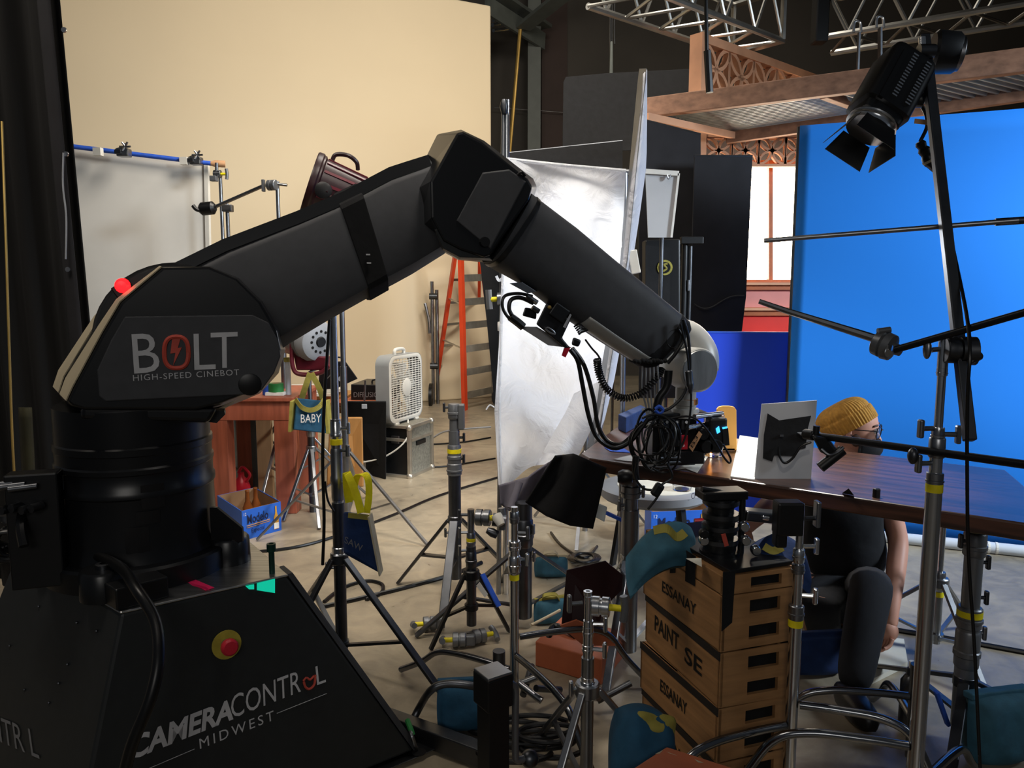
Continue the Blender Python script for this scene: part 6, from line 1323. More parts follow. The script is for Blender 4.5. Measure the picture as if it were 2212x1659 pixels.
# ================================================================== APPLE BOXES
bz = .686; bc = P(1562, 1245, 1.95); bz = bc.z
er = (PZ(1737, 1222, bz) - bc); eL = (PZ(1395, 1185, bz) - bc); wr, wl = er.length, eL.length; er.normalize(); eL = (eL - er * eL.dot(er)).normalized()
def proj_x(p):
    r_ = p - CAM; dep = r_.y * math.cos(PIT) - r_.z * math.sin(PIT); return CX + F * r_.x / dep
while proj_x(V((bc.x, bc.y, bz)) + eL * wl) > 1396 and wl < .6: wl += .005
bc.z = 0; hq = .055; hb = (bz - hq) / 4
def apple_box(label, z0, h, holes, words, twist=0., band=True):
    t = thing('apple_box', label, 'wooden box', bc + V((0, 0, z0)), 'wooden apple boxes in the stack')
    R_q = Matrix.Rotation(twist, 3, 'Z'); u, v = R_q @ er, R_q @ eL; o = bc + V((0, 0, z0))
    g = .002
    def face(a_, b_, nrm, nm, hl=False):
        # board with an optional hand hole built from four pieces
        L = (b_ - a_).length; d = (b_ - a_).normalized(); th = -nrm * .012
        def rect_(x0, x1, z0_, z1): 
            q = [a_ + d * x0 + V((0, 0, z0_)), a_ + d * x1 + V((0, 0, z0_)), a_ + d * x1 + V((0, 0, z1)), a_ + d * x0 + V((0, 0, z1))]; return q
        if not hl: return MB().prism(rect_(0, L, g, h - g), th).build(nm, 'apple_box_wood', t, bevel=.002)
        out = MB(); zs = hl; hx0, hx1 = L * .34, L * .72; out.prism(rect_(0, hx0, g, h - g), th); out.prism(rect_(hx1, L, g, h - g), th); prev = g
        for zc, hh_ in zs: out.prism(rect_(hx0, hx1, prev, zc - hh_), th); prev = zc + hh_
        out.prism(rect_(hx0, hx1, prev, h - g), th); o_ = out.build(nm, 'apple_box_wood', t)
        for zc, hh_ in zs: MB().prism(rect_(hx0 - .004, hx1 + .004, zc - hh_ - .003, zc + hh_ + .003), -nrm * .001 + V((0, 0, 0))).build('hole_shade', 'hole_dark', t).location = -nrm * .0115  # dark sheet standing for the shade inside the hand hole
        return o_
    nR = V((u.y, -u.x, 0)); nR = nR if nR.y < 0 else -nR; nL = V((v.y, -v.x, 0)); nL = nL if nL.y < 0 else -nL
    face(o, o + u * wr, nR, 'end_board', holes); face(o, o + v * wl, nL, 'side_board')
    face(o + v * wl, o + v * wl + u * wr, -nR, 'end_board'); face(o + u * wr, o + u * wr + v * wl, -nL, 'side_board')
    q = [o + u * .004 + v * .004, o + u * (wr - .004) + v * .004, o + u * (wr - .004) + v * (wl - .004), o + u * .004 + v * (wl - .004)]
    MB().prism([p + V((0, 0, h - .014)) for p in q], (0, 0, .012)).build('top_board', 'apple_box_wood', t)
    MB().prism([p + V((0, 0, .002)) for p in q], (0, 0, .01)).build('bottom_board', 'apple_box_wood', t)
    if band: MB().bar(o + nL * .001 + V((0, 0, h - .012)), o + v * wl + nL * .001 + V((0, 0, h - .012)), .003, .022).build('black_band', 'apple_box_dark', t)
    for wd, u0, u1, z0_, z1 in words:
        lettering(wd, o + v * u0 * wl + nL * .0012 + V((0, 0, z0_ * h)), o + v * u1 * wl + nL * .0012 + V((0, 0, z0_ * h)), o + v * u0 * wl + nL * .0012 + V((0, 0, z1 * h)), 'ink_black', t, bold=.02)
    return t
H2_ = [(hb * .28, hb * .12), (hb * .74, hb * .12)]
for k in range(4):
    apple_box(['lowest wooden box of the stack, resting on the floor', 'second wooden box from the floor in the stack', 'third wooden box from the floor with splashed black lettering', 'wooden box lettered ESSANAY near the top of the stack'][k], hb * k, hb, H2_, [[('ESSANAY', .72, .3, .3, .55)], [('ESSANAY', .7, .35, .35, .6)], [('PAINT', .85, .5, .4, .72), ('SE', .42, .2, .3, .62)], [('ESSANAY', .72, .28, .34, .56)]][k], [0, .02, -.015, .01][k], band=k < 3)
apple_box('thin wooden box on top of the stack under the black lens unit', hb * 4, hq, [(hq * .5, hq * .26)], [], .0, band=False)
tpz = bz
bx_c = bc + er * wr / 2 + eL * wl / 2
t = thing('black_base_board', 'black board on top of the wooden boxes', 'board', up(bx_c, tpz + .001))
q = [bc + er * .02, bc + er * (wr - .03) + eL * .01, bc + er * (wr - .02) + eL * (wl - .02), bc + er * .01 + eL * (wl - .03)]
MB().prism([up(p, tpz + .002) for p in q], (0, 0, .012)).build('board', 'black_paint', t, bevel=.002)
for f0_, f1_ in ((.55, .62), (.3, .42)):
    o = bc + eL * wl * f0_; nL = V((eL.y, -eL.x, 0)); nL = nL if nL.y < 0 else -nL
    MB().prism([up(o + nL * .003, tpz + .012), up(bc + eL * wl * f1_ + nL * .003, tpz + .012), up(bc + eL * wl * f1_ + nL * .003, tpz - .07 - .03 * f0_), up(o + nL * .003, tpz - .075)], nL * .001).build('tape_strip', 'black_cloth', t)
MB().prism([up(bc + er * -.001 - eL * .0, tpz + .012), up(bc + er * .035 - eL * .002, tpz + .012), up(bc + er * .03 - eL * .002, tpz - .13), up(bc + er * -.001 - eL * .002, tpz - .15)], er.cross(V((0, 0, 1))) * .002).build('tape_strip', 'black_cloth', t)
tag(MB().prism([PZ(x1_, y1_, tpz + .0155) for x1_, y1_ in ((1482, 1207), (1515, 1206), (1516, 1225))], (0, 0, .001)).build('paper_scrap', 'paper'), 'pale paper scrap on the black board', 'paper')
# black lens / gear head unit
Yg = 2.1; gc = P(1556, 1215, Yg); gz = tpz + .014; gx = xx(1556, 1130, Yg); gy = Yg
t = thing('lens_gear_unit', 'black glossy lens gear unit standing on the wooden boxes', 'lens unit', (gx, gy, gz))
tt = zz(1075, Yg) - gz
MB().lathe((gx, gy, gz), (0, 0, tt), [(0, .055), (.05, .055), (.06, .045), (.16, .045), (.17, .05), (.24, .05), (.25, .038), (.36, .038), (.37, .046), (.5, .046), (.52, .04), (.6, .04), (.62, .05), (.72, .05), (.74, .036), (.84, .036), (.86, .042), (1, .042), (1, 0)], 28).build('barrel', 'black_paint', t, smooth=True)
for z0_ in (.2, .45, .66, .9): MB().lathe((gx, gy, gz + tt * z0_), (0, 0, .012), [(0, .051), (1, .051)], 28).build('gear_ring', 'dark_steel', t, smooth=True)
MB().box((gx, gy, gz + tt + .012), (.13, .07, .024), (1, .15, 0), (0, 1, 0)).build('top_plate', 'black_plastic', t, bevel=.004)
MB().cyl((gx - .06, gy - .02, gz + tt + .03), (gx + .03, gy + .0, gz + tt + .01), .008).build('top_lever', 'black_plastic', t, smooth=True)
MB().cyl((gx + .06, gy, gz), (gx + .06, gy, gz + tt + .01), .009).build('guide_post', 'black_paint', t, smooth=True)
for dx_, z0_ in ((-.055, .3), (-.055, .42), (.06, .3), (.055, .55), (.09, .12)): MB().lathe((gx + dx_, gy - .03, gz + tt * z0_), (0, -.02, 0), [(0, .014), (.8, .014), (1, .011), (1, 0)], 14).build('knob', 'chrome' if z0_ != .42 else 'black_plastic', t, smooth=True)
MB().box((gx + .0, gy - .05, gz + tt * .33), (.012, .006, .035), (1, 0, .3), (0, 1, 0)).build('red_marker', 'letter_red', t)
MB().box((gx + .12, gy + .03, gz + tt * .62), (.11, .05, .03), (1, .2, -.15), (0, 1, 0)).build('side_arm', 'dark_steel', t, bevel=.005)
for k in range(3): MB().box((gx + .09 + .035 * k, gy + .02, gz + tt * .66 - .006 * k), (.022, .04, .012), (1, .2, -.15), (0, 1, 0)).build('arm_tooth', 'chrome', t, bevel=.003)
# sandbags on and around the boxes
def drape_bag(label, px, m, Yb2, w_, h_, d_, strapm='strap_olive', tilt=0., seed=0):
    c = P(px[0], px[1], Yb2); t = sandbag(label, c, (math.cos(tilt), .3, math.sin(tilt)), (0, .75, .65), w_, h_, d_, m, strapm, .05, seed, trim=False); return t, c
t, c = drape_bag('pale-topped teal sandbag draped over the left of the wooden boxes', (1432, 1182), 'sandbag_teal', 2.16, .24, .14, .09, tilt=.28, seed=4)
strap(t, [P(1412, 1146, 2.09), P(1440, 1142, 2.08), P(1462, 1160, 2.08), P(1480, 1150, 2.09)], .025, 'strap_olive', side=V((0, .6, .8)))
t, c = drape_bag('dark blue sandbag slumped on the right of the wooden boxes', (1680, 1205), 'bag_navy', 2.12, .2, .14, .1, tilt=-.15, seed=9)
strap(t, [P(1650, 1180, 2.06), P(1670, 1190, 2.05), P(1690, 1182, 2.05)], .022, 'strap_olive', side=V((0, .6, .8)))
tag(MB().lathe(P(1500, 1128, 2.5), V((.05, 0, 0)), [(0, .012), (.5, .014), (1, .01)], 10).build('red_lighter', 'red_can', smooth=True), 'red cap behind the lens unit', 'cap')
def floor_bag(label, px, z, w_, h_, d_, m='sandbag_blue', sm='strap_cream', ang=0., seed=0, handle=True):
    c = PZ(px[0], px[1], 0); c.z = z + h_ / 2
    t = sandbag(label, c, (math.cos(ang), math.sin(ang), 0), (0, .12, 1), w_, h_, d_, m, sm, 0, seed)
    if handle: strap(t, [c + V((-w_ * .25, 0, h_ * .48)), c + V((-w_ * .18, -.02, h_ * .7)), c + V((w_ * .1, -.02, h_ * .74)), c + V((w_ * .22, 0, h_ * .48))], .025, sm, side=V((0, 1, .2)), name='handle')
    return t
floor_bag('teal sandbag with a cream handle right of the short stand', (1190, 1246), 0, .17, .11, .07, 'sandbag_teal', seed=2)
floor_bag('half hidden teal sandbag beside the maroon flap', (1190, 1345), 0, .16, .11, .07, 'sandbag_teal', 'strap_olive', .3, 3)
floor_bag('blue sandbag hanging on the bent chrome leg left of the black post', (1010, 1575), .0, .2, .17, .08, 'sandbag_blue', 'sandbag_blue', .1, 5, handle=False)
cb_ = P(1385, 1640, 1.66); tq = sandbag('dark teal sandbag slumped in the foreground left of the orange crate', cb_, (.95, .2, -.28), (.1, .55, .8), .15, .24, .12, 'sandbag_blue', 'strap_olive', .02, 6, trim=False)
weld(pillow(P(1402, 1566, 1.7), (.95, .2, -.28), (.1, .55, .8), .125, .06, .09, 0, 3).build('olive_cuff', 'strap_olive', tq, smooth='all'))
MB().cyl(up(cb_, 0), up(cb_, cb_.z - .05), .05).build('filled_foot', 'sandbag_blue', tq, smooth=True)
floor_bag('grey green sandbag behind the heavy grey stand', (2150, 1640), 0, .22, .22, .14, 'sandbag_teal', 'sandbag_teal', .2, 7, handle=False)
floor_bag('dark blue sandbag on the floor between the boxes and the man', (1765, 1455), 0, .2, .16, .1, 'bag_navy', 'bag_navy', .1, 8, handle=False)
# bent tube for the hanging sandbag
x = xx(1000, 1500, 2.25)
t = thing('turtle_stand', 'bent dark c-stand leg carrying the blue sandbag left of the black post', 'stand', PZ(1050, 1600, 0))
MB().tube([PZ(872, 1598, .012), PZ(905, 1530, .08), P(930, 1492, 2.3), P(960, 1478, 2.3), P(1010, 1480, 2.3), P(1075, 1495, 2.32)], .0125, n=10).build('leg', 'dark_steel', t, smooth=True)
MB().cyl(up(P(1078, 1495, 2.32), .02), up(P(1078, 1495, 2.32), .3), .02).build('sleeve', 'dark_steel', t, smooth=True)
# ---------------------------------------------------------------- black post with crank pipe in the foreground
Yk = 1.5; pt_ = P(1068, 1440, Yk); w_ = .066
t = thing('steel_post', 'black square steel post with a capped top and crank pipe in the foreground', 'post', up(P(1068, 1600, Yk), 0))
pxn = V((.83, .55, 0)); pyn = V((-.55, .83, 0)); cpt = P(1065, 1452, Yk + .03)
zt_ = cpt.z
MB().box(up(cpt, zt_ - .035), (.062, .062, .07), pxn, pyn).build('cap_block', 'black_paint', t, bevel=.003)
MB().box(up(cpt, zt_ + .002), (.06, .06, .006), pxn, pyn).build('cap_plate', 'steel', t, bevel=.002)
MB().box(up(cpt, (zt_ - .07) / 2), (.05, .05, zt_ - .07), pxn, pyn).build('shaft', 'black_paint', t, bevel=.002)
MB().box(up(cpt + pxn * .026, (zt_ - .1) / 2), (.002, .034, zt_ - .1), pxn, pyn).build('lit_brown_face', 'board_tan', t)  # lit side of the black shaft, put in as a tan face
cp = cpt + pxn * .028 - pyn * .01
MB().tube([up(cp, zt_ - .03), up(cp + pxn * .012, zt_ - .033), up(cp + pxn * .022, zt_ - .05), up(cp + pxn * .022, zt_ - .1), up(cp + pxn * .022, zt_ - .19), up(cp + pxn * .026, zt_ - .21), up(cp + pxn * .045, zt_ - .215)], .008, n=10).build('crank_pipe', 'grey_metal', t, smooth=True)
MB().ball(up(cp + pxn * .06, zt_ - .22), .02, 14, 9).build('crank_ball', 'dark_steel', t, smooth='all')
MB().box(up(cpt - pxn * .06 - pyn * .02, .36), (.05, .07, .03), pxn, pyn).build('side_bracket', 'steel', t, bevel=.003)
# orange crate at the bottom edge
oz = .42; o0, o1, o2 = PZ(1440, 1612, oz), PZ(1640, 1676, oz), PZ(1320, 1690, oz)
t = thing('orange_crate', 'worn orange painted wooden crate at the bottom edge', 'crate', up(o0, 0))
o3 = o1 + (o2 - o0)
MB().hexa([up(p, oz - .03) for p in (o0, o1, o3, o2)], [up(p, oz) for p in (o0, o1, o3, o2)]).build('lid', 'crate_orange', t, bevel=.004)
cm = (o0 + o3) / 2
MB().hexa([up(cm + (p - cm) * .94, 0) for p in (o0, o1, o3, o2)], [up(cm + (p - cm) * .94, oz - .03) for p in (o0, o1, o3, o2)]).build('body', 'crate_orange', t, bevel=.004)
for l_ in (((1440, 1624), (1462, 1632), (1448, 1628)), ((1415, 1629), (1433, 1620), (1425, 1628)), ((1500, 1640), (1520, 1648), (1508, 1647))): MB().prism([PZ(a1, b1, oz + .0006) for a1, b1 in l_], (0, 0, .0004)).build('paint_chip', 'strap_cream', t)
# flat crate, maroon barn-door flap behind
k0, k1, k2 = PZ(1156, 1385, .1), PZ(1300, 1425, .1), PZ(1215, 1330, .1)
t = thing('flat_crate', 'flat orange wooden case lying on the floor under the maroon flap', 'crate', up(k0, 0)); k3 = k1 + (k2 - k0)
MB().hexa([up(p, 0) for p in (k0, k1, k3, k2)], [up(p, .1) for p in (k0, k1, k3, k2)]).build('case', 'crate_orange', t, bevel=.005)
MB().tube([PZ(1190, 1420, .03), PZ(1186, 1375, .1), PZ(1200, 1352, .12), PZ(1240, 1372, .11), PZ(1262, 1400, .06)], .012).build('handle', 'black_rubber', t, smooth=True)
t = thing('maroon_flap', 'dark maroon metal flap standing on the flat crate', 'flap', PZ(1270, 1385, .1))
MB().prism([P(x_2, y_2, 2.62 + o) for x_2, y_2, o in ((1212, 1360, 0), (1224, 1232, .05), (1308, 1212, .1), (1345, 1242, .1), (1343, 1275, .08), (1318, 1300, .05), (1302, 1362, 0))], (0, .006, 0)).build('flap', 'maroon_dark', t)
MB().prism([P(x_2, y_2, 2.58) for x_2, y_2 in ((1210, 1352), (1245, 1340), (1320, 1370), (1330, 1395), (1260, 1395))], (0, .01, 0)).build('lower_leaf', 'crate_orange', t)
cable('pale rope end lying on the flat crate', [PZ(1148, 1350, .1), PZ(1180, 1334, .11), PZ(1210, 1318, .12)], .006, 'strap_cream')
# grip heads lying on the floor
def loose_head(label, px, ang):
    c = PZ(px[0], px[1], 0); c.z = .032; t = thing('loose_grip_head', label, 'grip head', up(c, 0), 'grip heads on the floor'); d_ = V((math.cos(ang), math.sin(ang), 0))
    grip_head(t, c, d_, 1.1, 'grey_metal', up=V((-d_.y, d_.x, .3)))
    MB().box(c - d_ * .045, (.04, .035, .045), d_, V((-d_.y, d_.x, 0))).build('jaw', 'grey_metal', t, bevel=.006)
    return t
loose_head('grip head with a yellow stem lying left of the short stand', (928, 1362), 3.35); loose_head('grip head with a yellow stem lying under the short stand', (992, 1398), 3.2)
t = loose_head('grip head with clamp jaws lying beside the short stand', (1035, 1390), .4)
# plastic stool and second carton behind the table
Yt = 3.75
t = thing('plastic_table', 'round pale plastic table behind the walnut bar', 'table', (xx(1410, 1100, Yt), Yt, 0)); tz_ = zz(1048, Yt); cx_ = xx(1412, 1050, Yt)
MB().lathe((cx_, Yt, tz_ - .06), (0, 0, .06), [(0, .25), (.3, .27), (.9, .27), (1, .25), (1, 0)], 40).build('top', 'grey_plastic', t, smooth=True)
MB().lathe((cx_ + .02, Yt, tz_), (0, 0, .002), [(0, .2), (1, .2), (1, 0)], 32).build('cloth', 'paper', t)
for q in (.6, 2.4, 3.9, 5.4): MB().bar((cx_ + .17 * math.cos(q), Yt + .17 * math.sin(q), tz_ - .05), (cx_ + .24 * math.cos(q), Yt + .24 * math.sin(q), 0), .035, .02).build('leg', 'black_paint', t)
lettering('CF', P(1493, 1078, 3.5), P(1504, 1076, 3.5), P(1493, 1066, 3.5), 'ink_navy', t)
t = thing('dish', 'small glass dish on the round plastic table', 'dish', (cx_ + .12, Yt - .1, tz_)); MB().lathe((cx_ + .12, Yt - .1, tz_ + .002), (0, 0, .03), [(0, 0), (0, .04), (1, .05), (1, .045), (.2, .036), (.2, 0)], 24).build('bowl', 'glass', t, smooth=True)
q0, q1 = PZ(1405, 1180, 0), PZ(1520, 1175, 0)
carton('blue beer carton half hidden below the plastic table', q0, q1 - q0, V((0, 1, 0)), (q1 - q0).length * 1.1, .2, .2)
t = thing('blue_brush', 'pale rag on a blue handle hanging left of the table support', 'brush', P(1310, 1110, 2.9)); MB().prism([P(a1, b1, 2.9) for a1, b1 in ((1278, 1082), (1312, 1096), (1306, 1128), (1275, 1112))], (0, .012, 0)).build('rag', 'teal_white', t, bevel=.003); MB().bar(P(1310, 1108, 2.9), P(1345, 1124, 2.9), .02, .012).build('handle', 'tape_blue', t)
# spray can
t = thing('spray_can', 'dark spray can on the floor beside the man', 'can', PZ(1958, 1560, 0)); q = PZ(1962, 1560, 0)
MB().lathe(q, (0, 0, .2), [(0, 0), (0, .032), (.72, .032), (.82, .02), (.84, .014), (.95, .014), (.96, .008), (1, .008), (1, 0)], 20).build('body', 'dark_steel', t, smooth=True); MB().cyl(q + V((0, 0, .19)), q + V((0, 0, .215)), .009).build('nozzle', 'white_plastic', t, smooth=True)
tag(MB().box(PZ(2035, 1530, .15), (.012, .02, .12), (1, 0, .4), (0, 1, 0)).build('plastic_wedge', 'tape_blue', bevel=.003), 'bright blue plastic blade beside the right stands', 'blade')
# cables across the floor
fl_ = lambda *pp: [PZ(a1, b1, .008) for a1, b1 in pp]
cable('black cable running from the beer carton across the floor to the silk', fl_((500, 1195), (620, 1185), (720, 1160), (850, 1112), (950, 1070), (1080, 1030)), .009)
cable('thick black cable curving behind the chrome stand', fl_((700, 1310), (780, 1292), (880, 1268), (980, 1240), (1040, 1215)), .011)
cable('loop of black cable on the floor behind the chrome stand', fl_((700, 1300), (740, 1270), (790, 1255), (825, 1262), (822, 1282), (790, 1295)), .009)
cable('dark cable on the floor below the ladder', fl_((930, 960), (1000, 955), (1060, 945)), .008)
cable('pale twisted cable beside the road case', fl_((905, 965), (935, 945), (970, 930), (1060, 922)), .008, 'grey_plastic')
cable('thin dark cable right of the road case', fl_((928, 1010), (980, 1005), (1070, 990)), .007)
cable('black cable crossing the floor at the right', fl_((1930, 1360), (2040, 1378), (2120, 1392), (2230, 1412)), .011)
cable('black cable on the floor under the drop cloth', fl_((1190, 1150), (1215, 1180), (1262, 1205), (1290, 1180)), .007)
for k in range(7):
    cx2, cy2 = 1080 + 30 * (k % 4) + 8 * k, 1570 + 14 * (k % 5); rx2, ry2 = 70 + 9 * (k % 3), 20 + 5 * (k % 2)
    cable(['outermost', 'second', 'third', 'fourth', 'fifth', 'sixth', 'innermost'][k] + ' coil of black cable heaped on the floor around the low chrome stand', [PZ(cx2 + rx2 * math.cos(a1), cy2 + ry2 * math.sin(a1), .012 + .012 * k) for a1 in [2 * math.pi * j / 12 for j in range(12)]], .008, group='cable heap at bottom centre')
for k in range(5):
    cable(['bottom', 'second', 'middle', 'fourth', 'top'][k] + ' coil of black cable beside the teal sandbag', [PZ(1262 + (34 - 3 * k) * math.cos(a1), 1205 + 10 * math.sin(a1), .012 + .014 * k) for a1 in [2 * math.pi * j / 12 for j in range(13)]], .008, group='cable coil by the sandbag')
for k in range(6):
    a1 = PZ(1090 + 40 * k, 1490 + 12 * (k % 3), .05); tag(MB().cyl(a1, a1 + V((.12 * math.cos(k * 1.3), .12 * math.sin(k * 1.3), .05)), .012, n=10).build('grip_rod', 'dark_steel' if k % 2 else 'steel', smooth=True), ['first', 'second', 'third', 'fourth', 'fifth', 'last'][k] + ' short metal rod from the left in the heap of gear at bottom centre', 'rod', 'rods in the gear heap')

# ================================================================== THE MAN BEHIND THE TABLE
Ym = 3.12
def skinned(name, chains, material, parent, sub=2, rootv=0):
    """chains of (point, radius); chains after the first start at an index of an earlier point"""
    vs, rs_, es_ = [], [], []
    for start, pts in chains:
        prev = start
        for p, r in pts:
            vs.append(V(p)); rs_.append(r)
            if prev is not None: es_.append((prev, len(vs) - 1))
            prev = len(vs) - 1
    off = root_of(parent).location
    me = bpy.data.meshes.new(name); me.from_pydata([tuple(p - off) for p in vs], es_, []); me.update()
    o = bpy.data.objects.new(name, me); COL.objects.link(o); o.parent = parent
    md = o.modifiers.new('skin', 'SKIN'); md.use_smooth_shade = True
    for i, sv in enumerate(me.skin_vertices[0].data):
        r = rs_[i]; sv.radius = r if isinstance(r, tuple) else (r, r); sv.use_root = (i == rootv)
    s_ = o.modifiers.new('sub', 'SUBSURF'); s_.levels = sub; s_.render_levels = sub
    me.materials.append(MATS[material]); return o
hc = P(1846, 926, Ym)                       # head centre
fdir = V((.86, -.5, -.12)).normalized()     # where the face points
side = fdir.cross(V((0, 0, 1))).normalized()  # his right towards camera-left
upv = side.cross(fdir).normalized()
man = thing('person', 'man in an ochre beanie, glasses and black mask crouching behind the table', 'person', (hc.x - .05, Ym + .05, 0))
neck = P(1822, 985, Ym + .03); chest = P(1828, 1075, Ym + .04); waist = P(1822, 1190, Ym + .06); pelv = P(1818, 1262, Ym + .08)
shL = P(1905, 1040, Ym + .03); elL = P(1942, 1170, Ym - .05); wrL = P(1926, 1320, Ym - .22); haL = P(1921, 1358, Ym - .24)
shR = P(1748, 1035, Ym + .03); elR = P(1668, 1085, Ym - .12); wrR = P(1622, 1130, Ym - .26); haR = P(1600, 1148, Ym - .3)
kL = P(1884, 1262, Ym - .34); anL = PZ(1842, 1478, .09); kR = P(1770, 1300, Ym - .25); anR = P(1790, 1420, Ym + .15)
body = skinned('body', [(None, [(pelv, .13), (waist, .12), (chest, .14), (neck + V((0, 0, -.03)), .075), (neck, .055), (hc - upv * .06, .06), (hc - upv * .02, .085), (hc + upv * .03, .09), (hc + upv * .07, .07)]),
    (2, [(shL, .055), (elL, .042), (elL.lerp(wrL, .4), .042), (wrL, .03), (haL, .032)]), (2, [(shR, .055), (elR, .043), (elR.lerp(wrR, .4), .042), (wrR, .03), (haR, .032)]),
    (0, [(pelv + V((.06, -.05, -.02)), .09), (kL, .055), (kL.lerp(anL, .4), .045), (anL, .03)]), (0, [(pelv + V((-.06, -.03, -.03)), .09), (kR, .055), (anR, .03)])], 'skin', man)
# hands with fingers
def hand(wr, ha, palm_dir, curl, name):
    d = (ha - wr).normalized(); s_ = d.cross(palm_dir).normalized(); ch = []
    b0 = ha - d * .01
    h = MB().ball(ha + d * .01, (.036, .03, .042), 12, 8).build(name, 'skin', man, smooth='all')
    for k in range(4):
        o = ha + d * .035 + s_ * (.024 - .016 * k); L = (.05, .058, .054, .042)[k]; p1 = o + d * L * .5 + palm_dir * L * .15 * curl; p2 = p1 + (d * (1 - .5 * curl) + palm_dir * .8 * curl).normalized() * L * .45; p3 = p2 + (d * (1 - curl) + palm_dir * curl).normalized() * L * .35
        MB().tube([o, p1, p2, p3], lambda t: .0095 - .003 * t, n=8, k=4).build('finger', 'skin', h, smooth='all')
    o = ha - d * .01 + s_ * .028; MB().tube([o, o + s_ * .022 + d * .02 + palm_dir * .01, o + s_ * .026 + d * .045 + palm_dir * .02], lambda t: .0115 - .003 * t, n=8, k=4).build('thumb', 'skin', h, smooth='all')
hand(wrL, haL, V((-1, -.2, 0)), .8, 'hand'); hand(wrR, haR, V((.2, .3, -1)), .7, 'hand')
# head features
def hp(f, s_, u): return hc + fdir * f + side * s_ + upv * u
MB().ball(hc + upv * .01 + fdir * .005, (.084, .084, .112), 24, 16).build('head', 'skin', man, smooth='all')
MB().loft([[hp(.082, -.007, .016), hp(.082, .007, .016), hp(.083, .006, .010), hp(.083, -.006, .01)], [hp(.1, -.009, -.012), hp(.1, .009, -.012), hp(.09, .013, -.026), hp(.09, -.013, -.026)], [hp(.115, -.009, -.03), hp(.115, .009, -.03), hp(.09, .014, -.036), hp(.09, -.014, -.036)]]).build('nose', 'skin', man, smooth='all', sub=1)
for s_ in (-1, 1):
    e_ = MB().ball(hp(-.012, s_ * .084, -.005), (.014, .012, .03), 12, 8).build('ear', 'skin', man, smooth='all')
    ey = MB().ball(hp(.074, s_ * .032, .012), .0125, 12, 8).build('eye', 'letter_white', man, smooth='all'); MB().ball(hp(.085, s_ * .032, .012), .0055, 10, 6).build('iris', 'ink_black', ey, smooth='all')
    MB().tube([hp(.079, s_ * .014, .03), hp(.083, s_ * .03, .036), hp(.072, s_ * .05, .032)], .004, n=6).build('eyebrow', 'beard', man, smooth='all')
    MB().ball(hp(.02, s_ * .072, -.03), (.022, .016, .03), 10, 6).build('sideburn', 'beard', man, smooth='all')
# mask
mk = MB().grid(lambda u, v: hc + upv * (-.02 - .085 * v) + (fdir * math.cos((u - .5) * 2.5) * (.1 + .018 * math.sin(math.pi * v) * math.cos((u - .5) * 2)) + side * math.sin((u - .5) * 2.5) * .09), 16, 10).build('face_mask', 'shirt_black', man, smooth='all', solid=.003)
for s_ in (-1, 1): MB().tube([hp(.035, s_ * .085, -.03), hp(.005, s_ * .09, -.015), hp(-.02, s_ * .088, .0)], .0018, n=5).build('ear_loop', 'shirt_black', mk)
# glasses
gl = MB().tube([hp(.1, -.01, .015), hp(.105, 0, .018), hp(.1, .01, .015)], .0022, n=6).build('glasses_bridge', 'glasses_frame', man, smooth='all')
for s_ in (-1, 1):
    ring = [hp(.1 - .012 * (abs(s_) * ((.036 + .027 * math.copysign(abs(math.cos(a1)) ** .6, math.cos(a1))) / .06)), s_ * (.036 + .027 * math.copysign(abs(math.cos(a1)) ** .6, math.cos(a1))), .008 + .022 * math.copysign(abs(math.sin(a1)) ** .6, math.sin(a1))) for a1 in [2 * math.pi * j / 20 for j in range(21)]]
    MB().tube(ring, .0024, n=6, sm=False).build('lens_rim', 'glasses_frame', gl, smooth='all')
    MB().add(ring[:-1], [tuple(range(20))]).build('lens', 'lens_glass', gl, solid=.001)
    MB().tube([hp(.088, s_ * .064, .018), hp(.04, s_ * .086, .014), hp(-.015, s_ * .09, .008), hp(-.03, s_ * .088, -.008)], .002, n=6).build('temple', 'glasses_frame', gl, smooth='all')
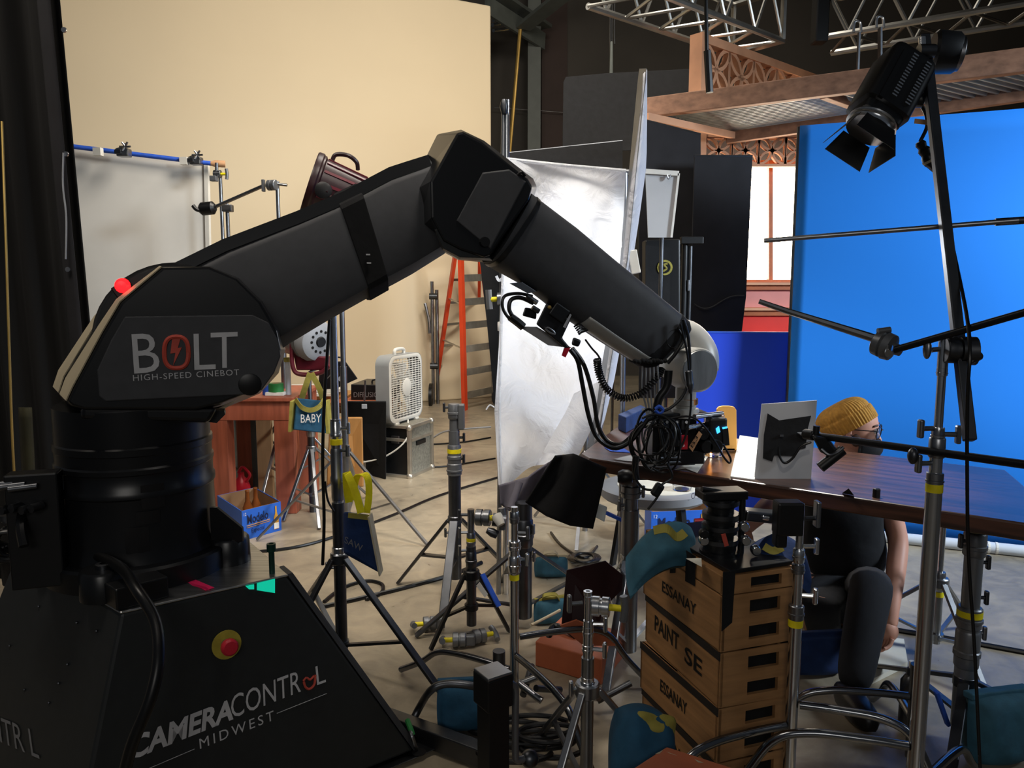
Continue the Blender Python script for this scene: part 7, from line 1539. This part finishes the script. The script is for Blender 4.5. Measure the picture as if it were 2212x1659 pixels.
# beanie: ribbed knit, tilted back
bu = (upv - fdir * .85).normalized(); bf_ = (fdir + upv * .85).normalized(); bcn = hc + upv * .008 - fdir * .012
def bean(u, v):
    q = 2 * math.pi * u; rib = 1 + .016 * math.cos(u * 2 * math.pi * 52)
    if v < .28: r, z = .101 * (1 + .02 * math.sin(v / .28 * math.pi)), -.01 + v / .28 * .06
    elif v < .32: r, z = .101 - .006 * (v - .28) / .04, .05
    else:
        t_ = (v - .32) / .68; r = .097 * math.cos(t_ * math.pi / 2) ** .75 if t_ < 1 else 0; z = .05 + .062 * math.sin(t_ * math.pi / 2)
    back = .02 * max(0, -math.cos(q)) * min(1, v * 2)
    return bcn + (bf_ * math.cos(q) * (r + back) * 1.06 + side * math.sin(q) * r * .97) * rib + bu * z
MB().grid(bean, 312, 22).build('beanie', 'beanie_ochre', man, smooth='all')
# clothing
skinned('shirt', [(None, [(pelv + V((0, 0, .03)), (.19, .16)), (waist, (.19, .16)), (chest, (.2, .17)), (neck + V((0, 0, -.045)), .085)]), (2, [(shL, .075), (shL.lerp(elL, .55), .066)]), (2, [(shR, .075), (shR.lerp(elR, .55), .066)])], 'shirt_black', man)
skinned('trousers', [(None, [(pelv + V((0, 0, .05)), .14), (pelv, .145)]), (1, [(pelv + V((.06, -.06, -.02)), .105), (kL, .082), (kL.lerp(anL, .45), .075), (anL + V((0, 0, -.03)), .062)]), (1, [(pelv + V((-.06, -.03, -.03)), .105), (kR, .082), (anR, .06)])], 'trousers_dark', man)
for a1, d_ in ((anL, V((-.25, -1, 0))), (anR, V((0, 1, -.2)))):
    d_.normalize(); c = up(a1, .045) if a1 is anL else a1; MB().ball(c + d_ * .06, (.045, .13, .045), 14, 8, .75).build('shoe', 'black_rubber', man, smooth='all')
# the low box he sits on
t = thing('wooden_stool_box', 'low wooden box under the crouching man', 'wooden box', up(pelv, 0)); hz_ = max(.08, pelv.z - .15)
MB().box(V((pelv.x, pelv.y + .05, hz_ / 2)), (.36, .3, hz_)).build('box', 'apple_box_wood', t, bevel=.004)
MB().box(V((pelv.x + .05, pelv.y - .101, hz_ * .6)), (.09, .004, .03)).build('hand_hole', 'hole_dark', t)
tag(MB().prism([PZ(1880, 1480, .001), PZ(1960, 1440, .001), PZ(1952, 1390, .001), PZ(1905, 1385, .001)], (0, 0, .02)).build('pale_board', 'paper'), 'pale board lying on the floor by the hand of the man', 'board')
